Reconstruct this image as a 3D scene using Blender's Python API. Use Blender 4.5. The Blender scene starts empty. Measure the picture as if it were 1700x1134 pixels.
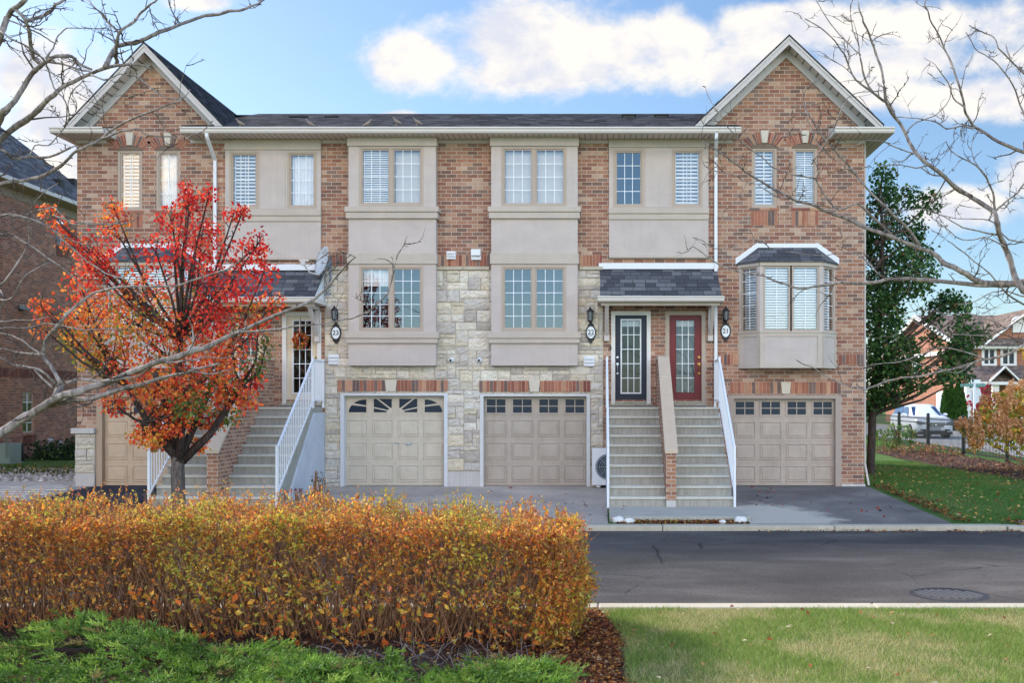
import bpy, math, random
import numpy as np
from mathutils import Vector, Matrix, noise

random.seed(7)
rng = np.random.default_rng(11)
SC = bpy.context.scene
COL = SC.collection

# ---------------------------------------------------------------- camera metrics
F, CX, CY, CZ, D = 1715.0, 994.0, 665.0, 2.04, 24.5      # focal px, principal point, eye height, facade depth


def X(px, d=D):
    return (px - CX) * d / F


def Z(py, d=D):
    return CZ - (py - CY) * d / F


def P(px, py, d=D):
    return (X(px, d), d, Z(py, d))


def lin(c):
    c = c / 255.0
    return c / 12.92 if c <= 0.04045 else ((c + 0.055) / 1.055) ** 2.4


def S(r, g, b, k=1.0):
    return (lin(r) * k, lin(g) * k, lin(b) * k, 1.0)


def smooth(a, b, t):
    t = min(1.0, max(0.0, (t - a) / (b - a)))
    return t * t * (3 - 2 * t)


# ground height by depth
GP = [(-300, -.2), (11.1, -.2), (11.35, -.3), (18.45, -.3), (18.75, -.21), (20.9, -.13), (24.4, 0.0), (36, 0.02), (52, 0.1), (400, 0.12)]


def gz(y):
    for (a, za), (b, zb) in zip(GP, GP[1:]):
        if y <= b:
            return za + (zb - za) * (y - a) / (b - a)
    return GP[-1][1]


# ---------------------------------------------------------------- objects
def tag(o, label=None, cat=None, group=None, kind=None):
    if label: o['label'] = label
    if cat: o['category'] = cat
    if group: o['group'] = group
    if kind: o['kind'] = kind
    return o


def thing(name, label, cat, loc=(0, 0, 0), group=None):
    o = bpy.data.objects.new(name, None)
    o.empty_display_size = .2
    o.location = loc
    COL.objects.link(o)
    return tag(o, label, cat, group)


def root_loc(o):
    v = Vector((0, 0, 0))
    while o is not None:
        v += o.location
        o = o.parent
    return v


def link_mesh(name, me, mats, parent, loc):
    o = bpy.data.objects.new(name, me)
    for m in (mats if isinstance(mats, (list, tuple)) else [mats]):
        me.materials.append(m)
    COL.objects.link(o)
    if parent is not None:
        o.parent = parent
    elif loc is not None:
        o.location = loc
    return o


class MB:
    """collects world-space faces of ONE part and builds them as one mesh object"""

    def __init__(s):
        s.v, s.f, s.m, s.c = [], [], [], []
        s.mi = 0
        s.col = None

    def face(s, pts):
        b = len(s.v)
        s.v.extend([tuple(p) for p in pts])
        s.f.append(tuple(range(b, b + len(pts))))
        s.m.append(s.mi)
        s.c.append(s.col)

    def mesh(s, verts, faces):
        b = len(s.v)
        s.v.extend([tuple(p) for p in verts])
        for f in faces:
            s.f.append(tuple(i + b for i in f))
            s.m.append(s.mi)
            s.c.append(s.col)

    def box(s, x0, x1, y0, y1, z0, z1):
        x0, x1 = sorted((x0, x1)); y0, y1 = sorted((y0, y1)); z0, z1 = sorted((z0, z1))
        v = [(x0, y0, z0), (x1, y0, z0), (x1, y1, z0), (x0, y1, z0), (x0, y0, z1), (x1, y0, z1), (x1, y1, z1), (x0, y1, z1)]
        s.mesh(v, [(0, 3, 2, 1), (4, 5, 6, 7), (0, 1, 5, 4), (1, 2, 6, 5), (2, 3, 7, 6), (3, 0, 4, 7)])
        return s

    def prism_y(s, poly, y0, y1):          # poly in (x,z), counter-clockwise seen from the camera
        n = len(poly)
        v = [(x, y0, z) for x, z in poly] + [(x, y1, z) for x, z in poly]
        f = [tuple(range(n)), tuple(range(2 * n - 1, n - 1, -1))]
        for i in range(n):
            j = (i + 1) % n
            f.append((i, i + n, j + n, j))
        s.mesh(v, f)
        return s

    def prism_x(s, poly, x0, x1):          # poly in (y,z)
        n = len(poly)
        v = [(x0, y, z) for y, z in poly] + [(x1, y, z) for y, z in poly]
        f = [tuple(range(n)), tuple(range(2 * n - 1, n - 1, -1))]
        for i in range(n):
            j = (i + 1) % n
            f.append((i, i + n, j + n, j))
        s.mesh(v, f)
        return s

    def prism_z(s, poly, z0, z1):          # poly in (x,y)
        n = len(poly)
        v = [(x, y, z0) for x, y in poly] + [(x, y, z1) for x, y in poly]
        f = [tuple(range(n - 1, -1, -1)), tuple(range(n, 2 * n))]
        for i in range(n):
            j = (i + 1) % n
            f.append((i, j, j + n, i + n))
        s.mesh(v, f)
        return s

    def bar(s, a, b, w, h, up=(0, 0, 1)):  # rectangular bar from a to b
        a, b, up = Vector(a), Vector(b), Vector(up)
        t = (b - a).normalized()
        sx = t.cross(up)
        if sx.length < 1e-4:
            sx = t.cross(Vector((0, 1, 0)))
        sx.normalize()
        sy = sx.cross(t).normalized()
        v = []
        for p in (a, b):
            for i, j in ((-1, -1), (1, -1), (1, 1), (-1, 1)):
                v.append(p + sx * (i * w / 2) + sy * (j * h / 2))
        s.mesh(v, [(3, 2, 1, 0), (4, 5, 6, 7), (0, 1, 5, 4), (1, 2, 6, 5), (2, 3, 7, 6), (3, 0, 4, 7)])
        return s

    def tube(s, pts, rad, n=6, cap=True):
        pts = [Vector(p) for p in pts]
        if not hasattr(rad, '__len__'):
            rad = [rad] * len(pts)
        v, f = [], []
        ref = Vector((0, 0, 1))
        for i, p in enumerate(pts):
            t = (pts[min(i + 1, len(pts) - 1)] - pts[max(i - 1, 0)])
            if t.length < 1e-9: t = Vector((0, 0, 1))
            t.normalize()
            a = t.cross(ref)
            if a.length < .1: a = t.cross(Vector((0, 1, 0)))
            a.normalize()
            b = t.cross(a)
            for k in range(n):
                an = 2 * math.pi * k / n
                v.append(p + (a * math.cos(an) + b * math.sin(an)) * rad[i])
        for i in range(len(pts) - 1):
            for k in range(n):
                k2 = (k + 1) % n
                f.append((i * n + k, i * n + k2, (i + 1) * n + k2, (i + 1) * n + k))
        if cap:
            f.append(tuple(range(n - 1, -1, -1)))
            f.append(tuple(range((len(pts) - 1) * n, len(pts) * n)))
        s.mesh(v, f)
        return s

    def lathe(s, c, prof, n=16, axis='z', sy=1.0):   # prof: (r,h)
        v, f = [], []
        for r, h in prof:
            for k in range(n):
                a = 2 * math.pi * k / n
                u, w = r * math.cos(a), r * math.sin(a) * sy
                if axis == 'z': v.append((c[0] + u, c[1] + w, c[2] + h))
                elif axis == 'y': v.append((c[0] + u, c[1] + h, c[2] + w))
                else: v.append((c[0] + h, c[1] + u, c[2] + w))
        m = len(prof)
        for i in range(m - 1):
            for k in range(n):
                k2 = (k + 1) % n
                f.append((i * n + k, i * n + k2, (i + 1) * n + k2, (i + 1) * n + k))
        f.append(tuple(range(n - 1, -1, -1)))
        f.append(tuple(range((m - 1) * n, m * n)))
        s.mesh(v, f)
        return s

    def build(s, name, mats, parent=None, loc=None, smooth=False, bevel=0, sub=0):
        off = root_loc(parent) if parent is not None else Vector(loc if loc is not None else (0, 0, 0))
        va = np.array(s.v, dtype=np.float64).reshape(-1, 3) - np.array(off)
        me = bpy.data.meshes.new(name)
        me.from_pydata(va.tolist(), [], s.f)
        if len(set(s.m)) > 1:
            me.polygons.foreach_set('material_index', s.m)
        if any(c is not None for c in s.c):
            at = me.color_attributes.new('Col', 'FLOAT_COLOR', 'CORNER')
            arr = []
            for f, c in zip(s.f, s.c):
                cc = c if c is not None else (1, 1, 1, 1)
                arr.extend(list(cc) * len(f))
            at.data.foreach_set('color', arr)
        me.update()
        o = link_mesh(name, me, mats, parent, tuple(off) if parent is None else None)
        if smooth:
            me.polygons.foreach_set('use_smooth', [True] * len(me.polygons))
            me.update()
        if bevel:
            b = o.modifiers.new('bevel', 'BEVEL'); b.width = bevel; b.segments = 2; b.limit_method = 'ANGLE'; b.angle_limit = .7
        if sub:
            b = o.modifiers.new('sub', 'SUBSURF'); b.levels = sub; b.render_levels = sub
        return o


def quads_mesh(name, verts, faces, cols, mat, parent=None, loc=None):
    """fast mesh from numpy: verts (N,3), faces (M,k), cols (N,3) per vertex"""
    off = root_loc(parent) if parent is not None else Vector(loc if loc is not None else (0, 0, 0))
    verts = np.asarray(verts, dtype=np.float32) - np.array(off, dtype=np.float32)
    faces = np.asarray(faces, dtype=np.int32)
    me = bpy.data.meshes.new(name)
    n, (m, k) = len(verts), faces.shape
    me.vertices.add(n); me.vertices.foreach_set('co', verts.ravel())
    me.loops.add(m * k); me.loops.foreach_set('vertex_index', faces.ravel())
    me.polygons.add(m); me.polygons.foreach_set('loop_start', np.arange(0, m * k, k, dtype=np.int32))
    at = me.color_attributes.new('Col', 'FLOAT_COLOR', 'POINT')
    c4 = np.ones((n, 4), dtype=np.float32); c4[:, :3] = cols
    at.data.foreach_set('color', c4.ravel())
    me.update(calc_edges=True)
    return link_mesh(name, me, mat, parent, tuple(off) if parent is None else None)


def unit(a):
    return a / np.maximum(np.linalg.norm(a, axis=1, keepdims=True), 1e-9)


def leaf_arrays(c, axis, nrm, L, W, fold=.18, droop=.0):
    """folded pointed leaves: two triangles each side of the midrib"""
    axis = unit(axis)
    side = unit(np.cross(axis, nrm))
    nn = np.cross(side, axis)
    L = np.asarray(L)[:, None]; W = np.asarray(W)[:, None]
    b = c - axis * L * .5
    t = c + axis * L * .5 - nn * L * droop
    l = c - axis * L * .06 + side * W * .5 + nn * W * fold
    r = c - axis * L * .06 - side * W * .5 + nn * W * fold
    v = np.stack([b, r, t, l], axis=1).reshape(-1, 3)
    i = np.arange(len(c))[:, None] * 4
    f = np.concatenate([i + np.array([[0, 1, 2]]), i + np.array([[0, 2, 3]])], axis=0)
    return v, f


def leaves(name, c, axis, nrm, L, W, cols, mat, parent=None, loc=None, fold=.18, droop=.0):
    v, f = leaf_arrays(c, axis, nrm, L, W, fold, droop)
    return quads_mesh(name, v, f, np.repeat(cols, 4, axis=0), mat, parent, loc)


def rand_dirs(n):
    a = rng.normal(size=(n, 3))
    return unit(a)


def pick(n, palette, jitter=.12):
    """n colours from a weighted list of (sRGB colour, weight)"""
    cs = np.array([[lin(q) for q in c] for c, w in palette]); w = np.array([w for c, w in palette], float)
    k = rng.choice(len(cs), size=n, p=w / w.sum())
    return cs[k] * (1 + rng.normal(size=(n, 1)) * jitter).clip(.5, 1.6)


# ---------------------------------------------------------------- materials
class NT:
    def __init__(s, name):
        s.mat = bpy.data.materials.new(name)
        s.mat.use_nodes = True
        s.t = s.mat.node_tree
        s.t.nodes.clear()
        s.out = s.t.nodes.new('ShaderNodeOutputMaterial')

    def n(s, typ, **kw):
        nd = s.t.nodes.new('ShaderNode' + typ)
        for k, v in kw.items():
            if k.startswith('i_'):
                nd.inputs[k[2:].replace('_', ' ')].default_value = v
            else:
                setattr(nd, k, v)
        return nd

    def l(s, a, b):
        s.t.links.new(a, b)

    def math(s, op, a, b=None, c=None, clamp=False):
        nd = s.t.nodes.new('ShaderNodeMath'); nd.operation = op; nd.use_clamp = clamp
        for i, q in enumerate((a, b, c)):
            if q is None: continue
            if isinstance(q, (int, float)): nd.inputs[i].default_value = q
            else: s.l(q, nd.inputs[i])
        return nd.outputs[0]

    def mix(s, fac, a, b, blend='MIX'):
        nd = s.t.nodes.new('ShaderNodeMix'); nd.data_type = 'RGBA'; nd.blend_type = blend
        for k, q in ((0, fac), (6, a), (7, b)):
            if isinstance(q, (int, float)): nd.inputs[k].default_value = q
            elif isinstance(q, tuple): nd.inputs[k].default_value = q
            else: s.l(q, nd.inputs[k])
        return nd.outputs[2]

    def ramp(s, fac, stops, interp='LINEAR'):
        nd = s.t.nodes.new('ShaderNodeValToRGB')
        cr = nd.color_ramp; cr.interpolation = interp
        while len(cr.elements) < len(stops): cr.elements.new(.5)
        for e, (p, c) in zip(cr.elements, stops):
            e.position = p; e.color = c
        s.l(fac, nd.inputs[0])
        return nd.outputs[0]

    def coords(s):
        return s.n('TexCoord').outputs['Object']

    def noise(s, vec, scale, detail=4, rough=.55, dist=0):
        nd = s.n('TexNoise'); nd.inputs['Scale'].default_value = scale; nd.inputs['Detail'].default_value = detail
        nd.inputs['Roughness'].default_value = rough; nd.inputs['Distortion'].default_value = dist
        s.l(vec, nd.inputs['Vector'])
        return nd.outputs['Fac']

    def scaled(s, vec, sc):
        nd = s.n('Mapping'); nd.inputs['Scale'].default_value = sc
        s.l(vec, nd.inputs['Vector'])
        return nd.outputs[0]

    def bump(s, h, strength=.4, dist=.01):
        nd = s.n('Bump'); nd.inputs['Strength'].default_value = strength; nd.inputs['Distance'].default_value = dist
        s.l(h, nd.inputs['Height'])
        return nd.outputs[0]

    def bsdf(s, color, rough=.7, normal=None, metal=0, spec=.4):
        nd = s.n('BsdfPrincipled')
        if isinstance(color, tuple): nd.inputs['Base Color'].default_value = color
        else: s.l(color, nd.inputs['Base Color'])
        if isinstance(rough, (int, float)): nd.inputs['Roughness'].default_value = rough
        else: s.l(rough, nd.inputs['Roughness'])
        nd.inputs['Metallic'].default_value = metal
        nd.inputs['Specular IOR Level'].default_value = spec
        if normal is not None: s.l(normal, nd.inputs['Normal'])
        s.l(nd.outputs[0], s.out.inputs[0])
        return nd


def simple(name, col, rough=.6, var=.12, scale=6, metal=0, bump=.0, bscale=40, spec=.4):
    m = NT(name)
    co = m.coords()
    nz = m.noise(co, scale)
    c2 = tuple(q * (1 - var) for q in col[:3]) + (1,)
    c3 = tuple(min(1, q * (1 + var)) for q in col[:3]) + (1,)
    c = m.mix(nz, c2, c3)
    nrm = m.bump(m.noise(co, bscale), bump, .01) if bump else None
    m.bsdf(c, rough, nrm, metal, spec)
    return m.mat


BR = [(0.00, S(110, 88, 80)), (.10, S(144, 100, 82)), (.28, S(160, 114, 91)), (.48, S(170, 126, 101)), (.64, S(181, 144, 118)),
      (.76, S(136, 88, 75)), (.84, S(200, 170, 146)), (.92, S(130, 110, 100))]
MORT = S(196, 180, 166)


def brick_mat(name, stops=BR, mort=MORT, bw=.247, rh=.0915, dark=1.0):
    m = NT(name)
    co = m.coords()
    sep = m.n('SeparateXYZ'); m.l(co, sep.inputs[0])
    geo = m.n('NewGeometry')
    sn = m.n('SeparateXYZ'); m.l(geo.outputs['True Normal'], sn.inputs[0])
    ax = m.math('ABSOLUTE', sn.outputs[0])
    side = m.math('GREATER_THAN', ax, .7)
    h = m.math('ADD', m.math('MULTIPLY', sep.outputs[0], m.math('SUBTRACT', 1.0, side)), m.math('MULTIPLY', sep.outputs[1], side))
    cmb = m.n('CombineXYZ'); m.l(h, cmb.inputs[0]); m.l(sep.outputs[2], cmb.inputs[1])
    bt = m.n('TexBrick'); bt.offset = .5
    bt.inputs['Color1'].default_value = (0, 0, 0, 1); bt.inputs['Color2'].default_value = (1, 1, 1, 1)
    bt.inputs['Mortar'].default_value = (.5, .5, .5, 1)
    bt.inputs['Scale'].default_value = 1; bt.inputs['Mortar Size'].default_value = .0075; bt.inputs['Mortar Smooth'].default_value = .25
    bt.inputs['Brick Width'].default_value = bw; bt.inputs['Row Height'].default_value = rh
    m.l(cmb.outputs[0], bt.inputs['Vector'])
    base = m.ramp(bt.outputs['Color'], stops, 'CONSTANT')
    n1 = m.noise(co, 22, 5, .65)
    n2 = m.noise(co, 1.1, 3)
    base = m.mix(m.math('MULTIPLY', n1, .5), base, S(172, 132, 110), 'MIX')
    sp = m.noise(co, 9, 6, .75)
    base = m.mix(m.ramp(sp, [(.6, (0, 0, 0, 1)), (.68, (.5, .5, .5, 1))]), base, S(206, 182, 156), 'MIX')
    base = m.mix(1.0, base, m.ramp(n2, [(.25, (.80, .80, .82, 1)), (.75, (1.1, 1.08, 1.05, 1))]), 'MULTIPLY')
    strk = m.noise(m.scaled(co, (5, 5, .5)), 1.0, 6, .7)
    base = m.mix(1.0, base, m.ramp(strk, [(.35, (1.06, 1.05, 1.04, 1)), (.75, (.78, .77, .77, 1))]), 'MULTIPLY')
    effl = m.noise(co, .9, 7, .72)
    base = m.mix(m.ramp(effl, [(.60, (0, 0, 0, 1)), (.74, (.38, .38, .38, 1))]), base, S(214, 196, 178))
    mvar = m.noise(co, 3.2, 5, .7)
    mcol = m.mix(mvar, tuple(q * .72 for q in mort[:3]) + (1,), tuple(min(1, q * 1.2) for q in mort[:3]) + (1,))
    c = m.mix(bt.outputs['Fac'], base, mcol)
    if dark != 1.0:
        c = m.mix(1.0, c, (dark, dark, dark, 1), 'MULTIPLY')
    hgt = m.math('SUBTRACT', m.math('MULTIPLY', n1, .35), bt.outputs['Fac'])
    m.bsdf(c, .88, m.bump(hgt, .6, .008), 0, .2)
    return m.mat


def attr_mat(name, rough=.8, bump=.3, bscale=30, var=.25, spec=.25):
    """colour of each piece (one brick, one stone) from the mesh"""
    m = NT(name)
    co = m.coords()
    at = m.n('VertexColor'); at.layer_name = 'Col'
    nz = m.noise(co, bscale, 6, .65)
    n2 = m.noise(co, 7, 4)
    c = m.mix(1.0, at.outputs[0], m.ramp(nz, [(.3, (1 - var, 1 - var, 1 - var, 1)), (.7, (1 + var, 1 + var, 1 + var, 1))]), 'MULTIPLY')
    c = m.mix(1.0, c, m.ramp(n2, [(.3, (.88, .88, .9, 1)), (.7, (1.08, 1.06, 1.02, 1))]), 'MULTIPLY')
    m.bsdf(c, rough, m.bump(nz, bump, .012), 0, spec)
    return m.mat


def leaf_mat(name, trans=.42, rough=.55, spec=.25):
    m = NT(name)
    at = m.n('VertexColor'); at.layer_name = 'Col'
    p = m.bsdf(at.outputs[0], rough, None, 0, spec)
    tr = m.n('BsdfTranslucent'); m.l(at.outputs[0], tr.inputs[0])
    mx = m.n('MixShader'); mx.inputs[0].default_value = trans
    m.l(p.outputs[0], mx.inputs[1]); m.l(tr.outputs[0], mx.inputs[2]); m.l(mx.outputs[0], m.out.inputs[0])
    return m.mat


def glass_mat(name, refl=.2, tint=(1, 1, 1, 1)):
    m = NT(name)
    co = m.coords()
    tr = m.n('BsdfTransparent'); tr.inputs[0].default_value = tint
    gl = m.n('BsdfGlossy'); gl.inputs['Roughness'].default_value = .015; gl.inputs[0].default_value = (.93, .96, 1, 1)
    fr = m.n('Fresnel'); fr.inputs[0].default_value = 1.5
    fac = m.math('ADD', m.math('MULTIPLY', fr.outputs[0], .85), refl, clamp=True)
    mx = m.n('MixShader'); m.l(fac, mx.inputs[0])
    m.l(tr.outputs[0], mx.inputs[1]); m.l(gl.outputs[0], mx.inputs[2]); m.l(mx.outputs[0], m.out.inputs[0])
    return m.mat


def shingle_mat(name, c1, c2, c3, bw=.30, rh=.14):
    m = NT(name)
    co = m.coords()
    sep = m.n('SeparateXYZ'); m.l(co, sep.inputs[0])
    geo = m.n('NewGeometry'); sn = m.n('SeparateXYZ'); m.l(geo.outputs['True Normal'], sn.inputs[0])
    side = m.math('GREATER_THAN', m.math('ABSOLUTE', sn.outputs[0]), m.math('ABSOLUTE', sn.outputs[1]))
    h = m.math('ADD', m.math('MULTIPLY', sep.outputs[0], m.math('SUBTRACT', 1.0, side)), m.math('MULTIPLY', sep.outputs[1], side))
    run = m.math('ADD', m.math('MULTIPLY', sep.outputs[1], m.math('SUBTRACT', 1.0, side)), m.math('MULTIPLY', sep.outputs[0], side))
    # distance up the slope from the fall of the plane
    up = m.math('MULTIPLY', sep.outputs[2], 1.35)
    cmb = m.n('CombineXYZ'); m.l(h, cmb.inputs[0]); m.l(up, cmb.inputs[1])
    bt = m.n('TexBrick'); bt.offset = .37; bt.squash = .8; bt.squash_frequency = 3
    bt.inputs['Color1'].default_value = (0, 0, 0, 1); bt.inputs['Color2'].default_value = (1, 1, 1, 1)
    bt.inputs['Scale'].default_value = 1; bt.inputs['Mortar Size'].default_value = .006; bt.inputs['Mortar Smooth'].default_value = .4
    bt.inputs['Brick Width'].default_value = bw; bt.inputs['Row Height'].default_value = rh
    m.l(cmb.outputs[0], bt.inputs['Vector'])
    base = m.ramp(bt.outputs['Color'], [(0, c1), (.35, c2), (.7, c3)], 'CONSTANT')
    nz = m.noise(co, 45, 4, .7)
    base = m.mix(1.0, base, m.ramp(nz, [(.3, (.75, .75, .75, 1)), (.7, (1.2, 1.2, 1.2, 1))]), 'MULTIPLY')
    c = m.mix(m.math('MULTIPLY', bt.outputs['Fac'], .8), base, (.02, .02, .022, 1))
    hgt = m.math('SUBTRACT', m.math('ADD', m.math('MULTIPLY', nz, .4), m.math('MULTIPLY', bt.outputs['Color'], .3)), bt.outputs['Fac'])
    m.bsdf(c, .95, m.bump(hgt, .8, .015), 0, .02)
    return m.mat


M = {}
M['brick'] = brick_mat('facade brick')
M['brick_red'] = brick_mat('neighbour brick', [(0, S(128, 92, 78)), (.2, S(162, 110, 88)), (.45, S(176, 124, 100)), (.65, S(146, 98, 82)), (.82, S(184, 140, 114)), (.93, S(122, 104, 94))], S(168, 148, 138))
M['brick_orange'] = brick_mat('far brick', [(0, S(150, 88, 66)), (.3, S(168, 100, 74)), (.6, S(176, 112, 86)), (.85, S(140, 82, 66))], S(180, 150, 130))
M['brickbits'] = attr_mat('single bricks', .88, .35, 40, .18)
M['stone'] = attr_mat('split ledge stone', .92, .55, 24, .16, .15)
M['mortar'] = simple('mortar', S(190, 178, 160), .95, .15, 12, bump=.3)
def stucco(name, base, k=1.0):
    m = NT(name)
    co = m.coords()
    grain = m.noise(co, 90, 4, .75)
    trow = m.noise(m.scaled(co, (1.6, 1.6, 2.6)), 1.0, 5, .6, .5)
    strk = m.noise(m.scaled(co, (9, 9, .55)), 1.0, 5, .7)
    c = m.mix(m.ramp(trow, [(.3, (0, 0, 0, 1)), (.7, (1, 1, 1, 1))]), tuple(q * .91 for q in base[:3]) + (1,), tuple(min(1, q * 1.05) for q in base[:3]) + (1,))
    c = m.mix(m.math('MULTIPLY', m.ramp(strk, [(.5, (0, 0, 0, 1)), (.72, (1, 1, 1, 1))]), .22 * k), c, tuple(q * .62 for q in base[:3]) + (1,))
    c = m.mix(1.0, c, m.ramp(grain, [(.3, (.90, .90, .90, 1)), (.7, (1.08, 1.08, 1.08, 1))]), 'MULTIPLY')
    m.bsdf(c, .92, m.bump(grain, .35, .006), 0, .12)
    return m.mat


def painted(name, base, rough=.5):
    m = NT(name)
    co = m.coords()
    strk = m.noise(m.scaled(co, (7, 7, .8)), 1.0, 6, .7)
    blot = m.noise(co, 3.5, 6, .7)
    c = m.mix(m.math('MULTIPLY', m.ramp(strk, [(.48, (0, 0, 0, 1)), (.75, (1, 1, 1, 1))]), .35), base, tuple(q * .7 for q in base[:3]) + (1,))
    c = m.mix(1.0, c, m.ramp(blot, [(.3, (.88, .88, .87, 1)), (.7, (1.07, 1.07, 1.07, 1))]), 'MULTIPLY')
    rg = m.ramp(blot, [(.3, (rough + .2,) * 3 + (1,)), (.7, (rough - .1,) * 3 + (1,))])
    m.bsdf(c, rg, None, 0, .3)
    return m.mat


M['stucco'] = stucco('taupe stucco', S(197, 183, 174), .8)
M['stucco_trim'] = stucco('stucco trim bands', S(194, 180, 166), .7)
M['frame'] = simple('taupe window frames', S(176, 158, 142), .5, .05, 4)
M['white'] = simple('white painted metal', S(226, 226, 228), .45, .05, 3)
M['whitewood'] = simple('white painted wood', S(222, 218, 212), .6, .08, 5)
M['muntin'] = simple('white muntins', S(238, 240, 242), .4, .02, 4)
M['blind'] = simple('white blinds', S(240, 242, 245), .55, .03, 3)
M['curtain'] = simple('sheer curtain', S(232, 234, 238), .8, .06, 3)
M['soffit'] = None
M['fascia'] = simple('fascia metal', S(196, 187, 181), .5, .06, 3)
M['gutter'] = simple('gutter metal', S(214, 206, 198), .4, .07, 2.5)
M['glass'] = glass_mat('window glass', .072)
M['glass_door'] = glass_mat('door glass', .0, (.8, .84, .86, 1))
M['glass_dark'] = glass_mat('garage and car glass', .05, (.25, .28, .3, 1))
M['concrete'] = None
M['capstone'] = simple('cast stone cap', S(196, 174, 150), .85, .12, 5, bump=.2)
M['dark'] = simple('black metal', S(26, 27, 29), .45, .2, 6)
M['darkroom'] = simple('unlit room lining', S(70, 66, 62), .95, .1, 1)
M['brass'] = simple('brass', S(200, 160, 80), .25, .05, 5, metal=1)
M['nickel'] = simple('satin nickel', S(200, 200, 205), .25, .05, 5, metal=1)
M['bark'] = None
M['leaf'] = leaf_mat('leaves')
M['grassblade'] = leaf_mat('grass blades', .3, .6)
M['needle'] = leaf_mat('needles', .25, .6)
M['roof'] = shingle_mat('charcoal shingles', S(44, 45, 50), S(58, 58, 63), S(74, 74, 78))
M['roof_porch'] = shingle_mat('blue grey shingles', S(80, 80, 84), S(95, 95, 99), S(114, 113, 115))
M['roof_grey'] = shingle_mat('grey shingles', S(84, 84, 90), S(98, 98, 104), S(114, 112, 116))
M['roof_brown'] = shingle_mat('brown shingles', S(110, 96, 90), S(126, 110, 102), S(142, 124, 112))
M['navy'] = simple('navy door paint', S(13, 20, 46), .4, .06, 3)
M['red'] = simple('red door paint', S(112, 20, 28), .4, .06, 3)
M['cream'] = simple('cream door paint', S(214, 200, 176), .5, .05, 3)
M['iron'] = simple('fence iron', S(22, 23, 25), .5, .1, 5)


def soffit():
    m = NT('vented soffit')
    co = m.coords()
    sep = m.n('SeparateXYZ'); m.l(co, sep.inputs[0])
    f = m.math('FRACT', m.math('MULTIPLY', m.math('ADD', sep.outputs[0], m.math('MULTIPLY', sep.outputs[1], 0.0)), 7.5))
    ln = m.math('LESS_THAN', f, .14)
    c = m.mix(ln, S(214, 204, 190), S(128, 118, 108))
    m.bsdf(c, .6)
    return m.mat


def soffit_side():
    m = NT('vented soffit across')
    co = m.coords()
    sep = m.n('SeparateXYZ'); m.l(co, sep.inputs[0])
    f = m.math('FRACT', m.math('MULTIPLY', sep.outputs[2], 6.5))
    ln = m.math('LESS_THAN', f, .16)
    c = m.mix(ln, S(206, 196, 184), S(110, 104, 98))
    m.bsdf(c, .6)
    return m.mat


M['soffit'] = soffit()
M['soffit_rake'] = soffit_side()


def concrete(name, base, stain, amt=.6):
    m = NT(name)
    co = m.coords()
    geo = m.n('NewGeometry'); sn = m.n('SeparateXYZ'); m.l(geo.outputs['True Normal'], sn.inputs[0])
    vert = m.math('SUBTRACT', 1.0, m.math('ABSOLUTE', sn.outputs[2]), clamp=True)
    streak = m.noise(m.scaled(co, (16, 16, 1.6)), 1.0, 5, .7)
    blot = m.noise(co, 2.2, 5, .6)
    fine = m.noise(co, 60, 4, .7)
    c = m.mix(m.ramp(blot, [(.3, (0, 0, 0, 1)), (.75, (1, 1, 1, 1))]), base, tuple(q * .8 for q in base[:3]) + (1,))
    st = m.math('MULTIPLY', m.math('MULTIPLY', m.ramp(streak, [(.35, (0, 0, 0, 1)), (.62, (1, 1, 1, 1))]), vert), amt)
    c = m.mix(st, c, stain)
    c = m.mix(1.0, c, m.ramp(fine, [(.25, (.86, .86, .86, 1)), (.75, (1.1, 1.1, 1.1, 1))]), 'MULTIPLY')
    m.bsdf(c, .9, m.bump(fine, .25, .006), 0, .25)
    return m.mat


M['concrete'] = concrete('step concrete', S(188, 182, 168), S(128, 122, 104))
M['riser'] = concrete('stained and shaded riser concrete', S(178, 173, 163), S(124, 118, 104), .5)  # stain streaks, with the shade below each nosing put into the darker base
M['nosing'] = concrete('worn and skylit step nosing', S(208, 202, 188), S(176, 170, 152), .3)  # treads and nosings toned lighter for skylight as well as wear
M['kerbstone'] = concrete('kerb concrete', S(202, 190, 168), S(150, 136, 116), .4)
M['parge'] = concrete('pale parging', S(206, 208, 214), S(176, 180, 190), .35)
M['slab'] = concrete('foundation concrete', S(208, 202, 196), S(168, 160, 152), .4)


def bark(name, c1, c2, sc=1.0):
    m = NT(name)
    co = m.coords()
    a = m.noise(m.scaled(co, (28 * sc, 28 * sc, 5 * sc)), 1.0, 5, .65, .6)
    b = m.noise(co, 5 * sc, 3)
    c = m.mix(m.ramp(a, [(.35, (0, 0, 0, 1)), (.65, (1, 1, 1, 1))]), c1, c2)
    c = m.mix(1.0, c, m.ramp(b, [(.3, (.75, .75, .75, 1)), (.7, (1.2, 1.18, 1.15, 1))]), 'MULTIPLY')
    m.bsdf(c, .9, m.bump(a, .6, .015), 0, .2)
    return m.mat


M['bark'] = bark('grey brown bark', S(70, 62, 58), S(120, 110, 104))
M['bark_pale'] = bark('pale honey locust bark', S(96, 85, 80), S(160, 148, 140), .8)
M['bark_mid'] = bark('grey honey locust bark', S(98, 88, 84), S(166, 154, 148), .8)
M['bark_dark'] = bark('dark branch bark', S(62, 52, 48), S(108, 94, 86), .9)
M['twig'] = bark('brown hedge twigs', S(112, 80, 58), S(178, 138, 106))


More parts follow.
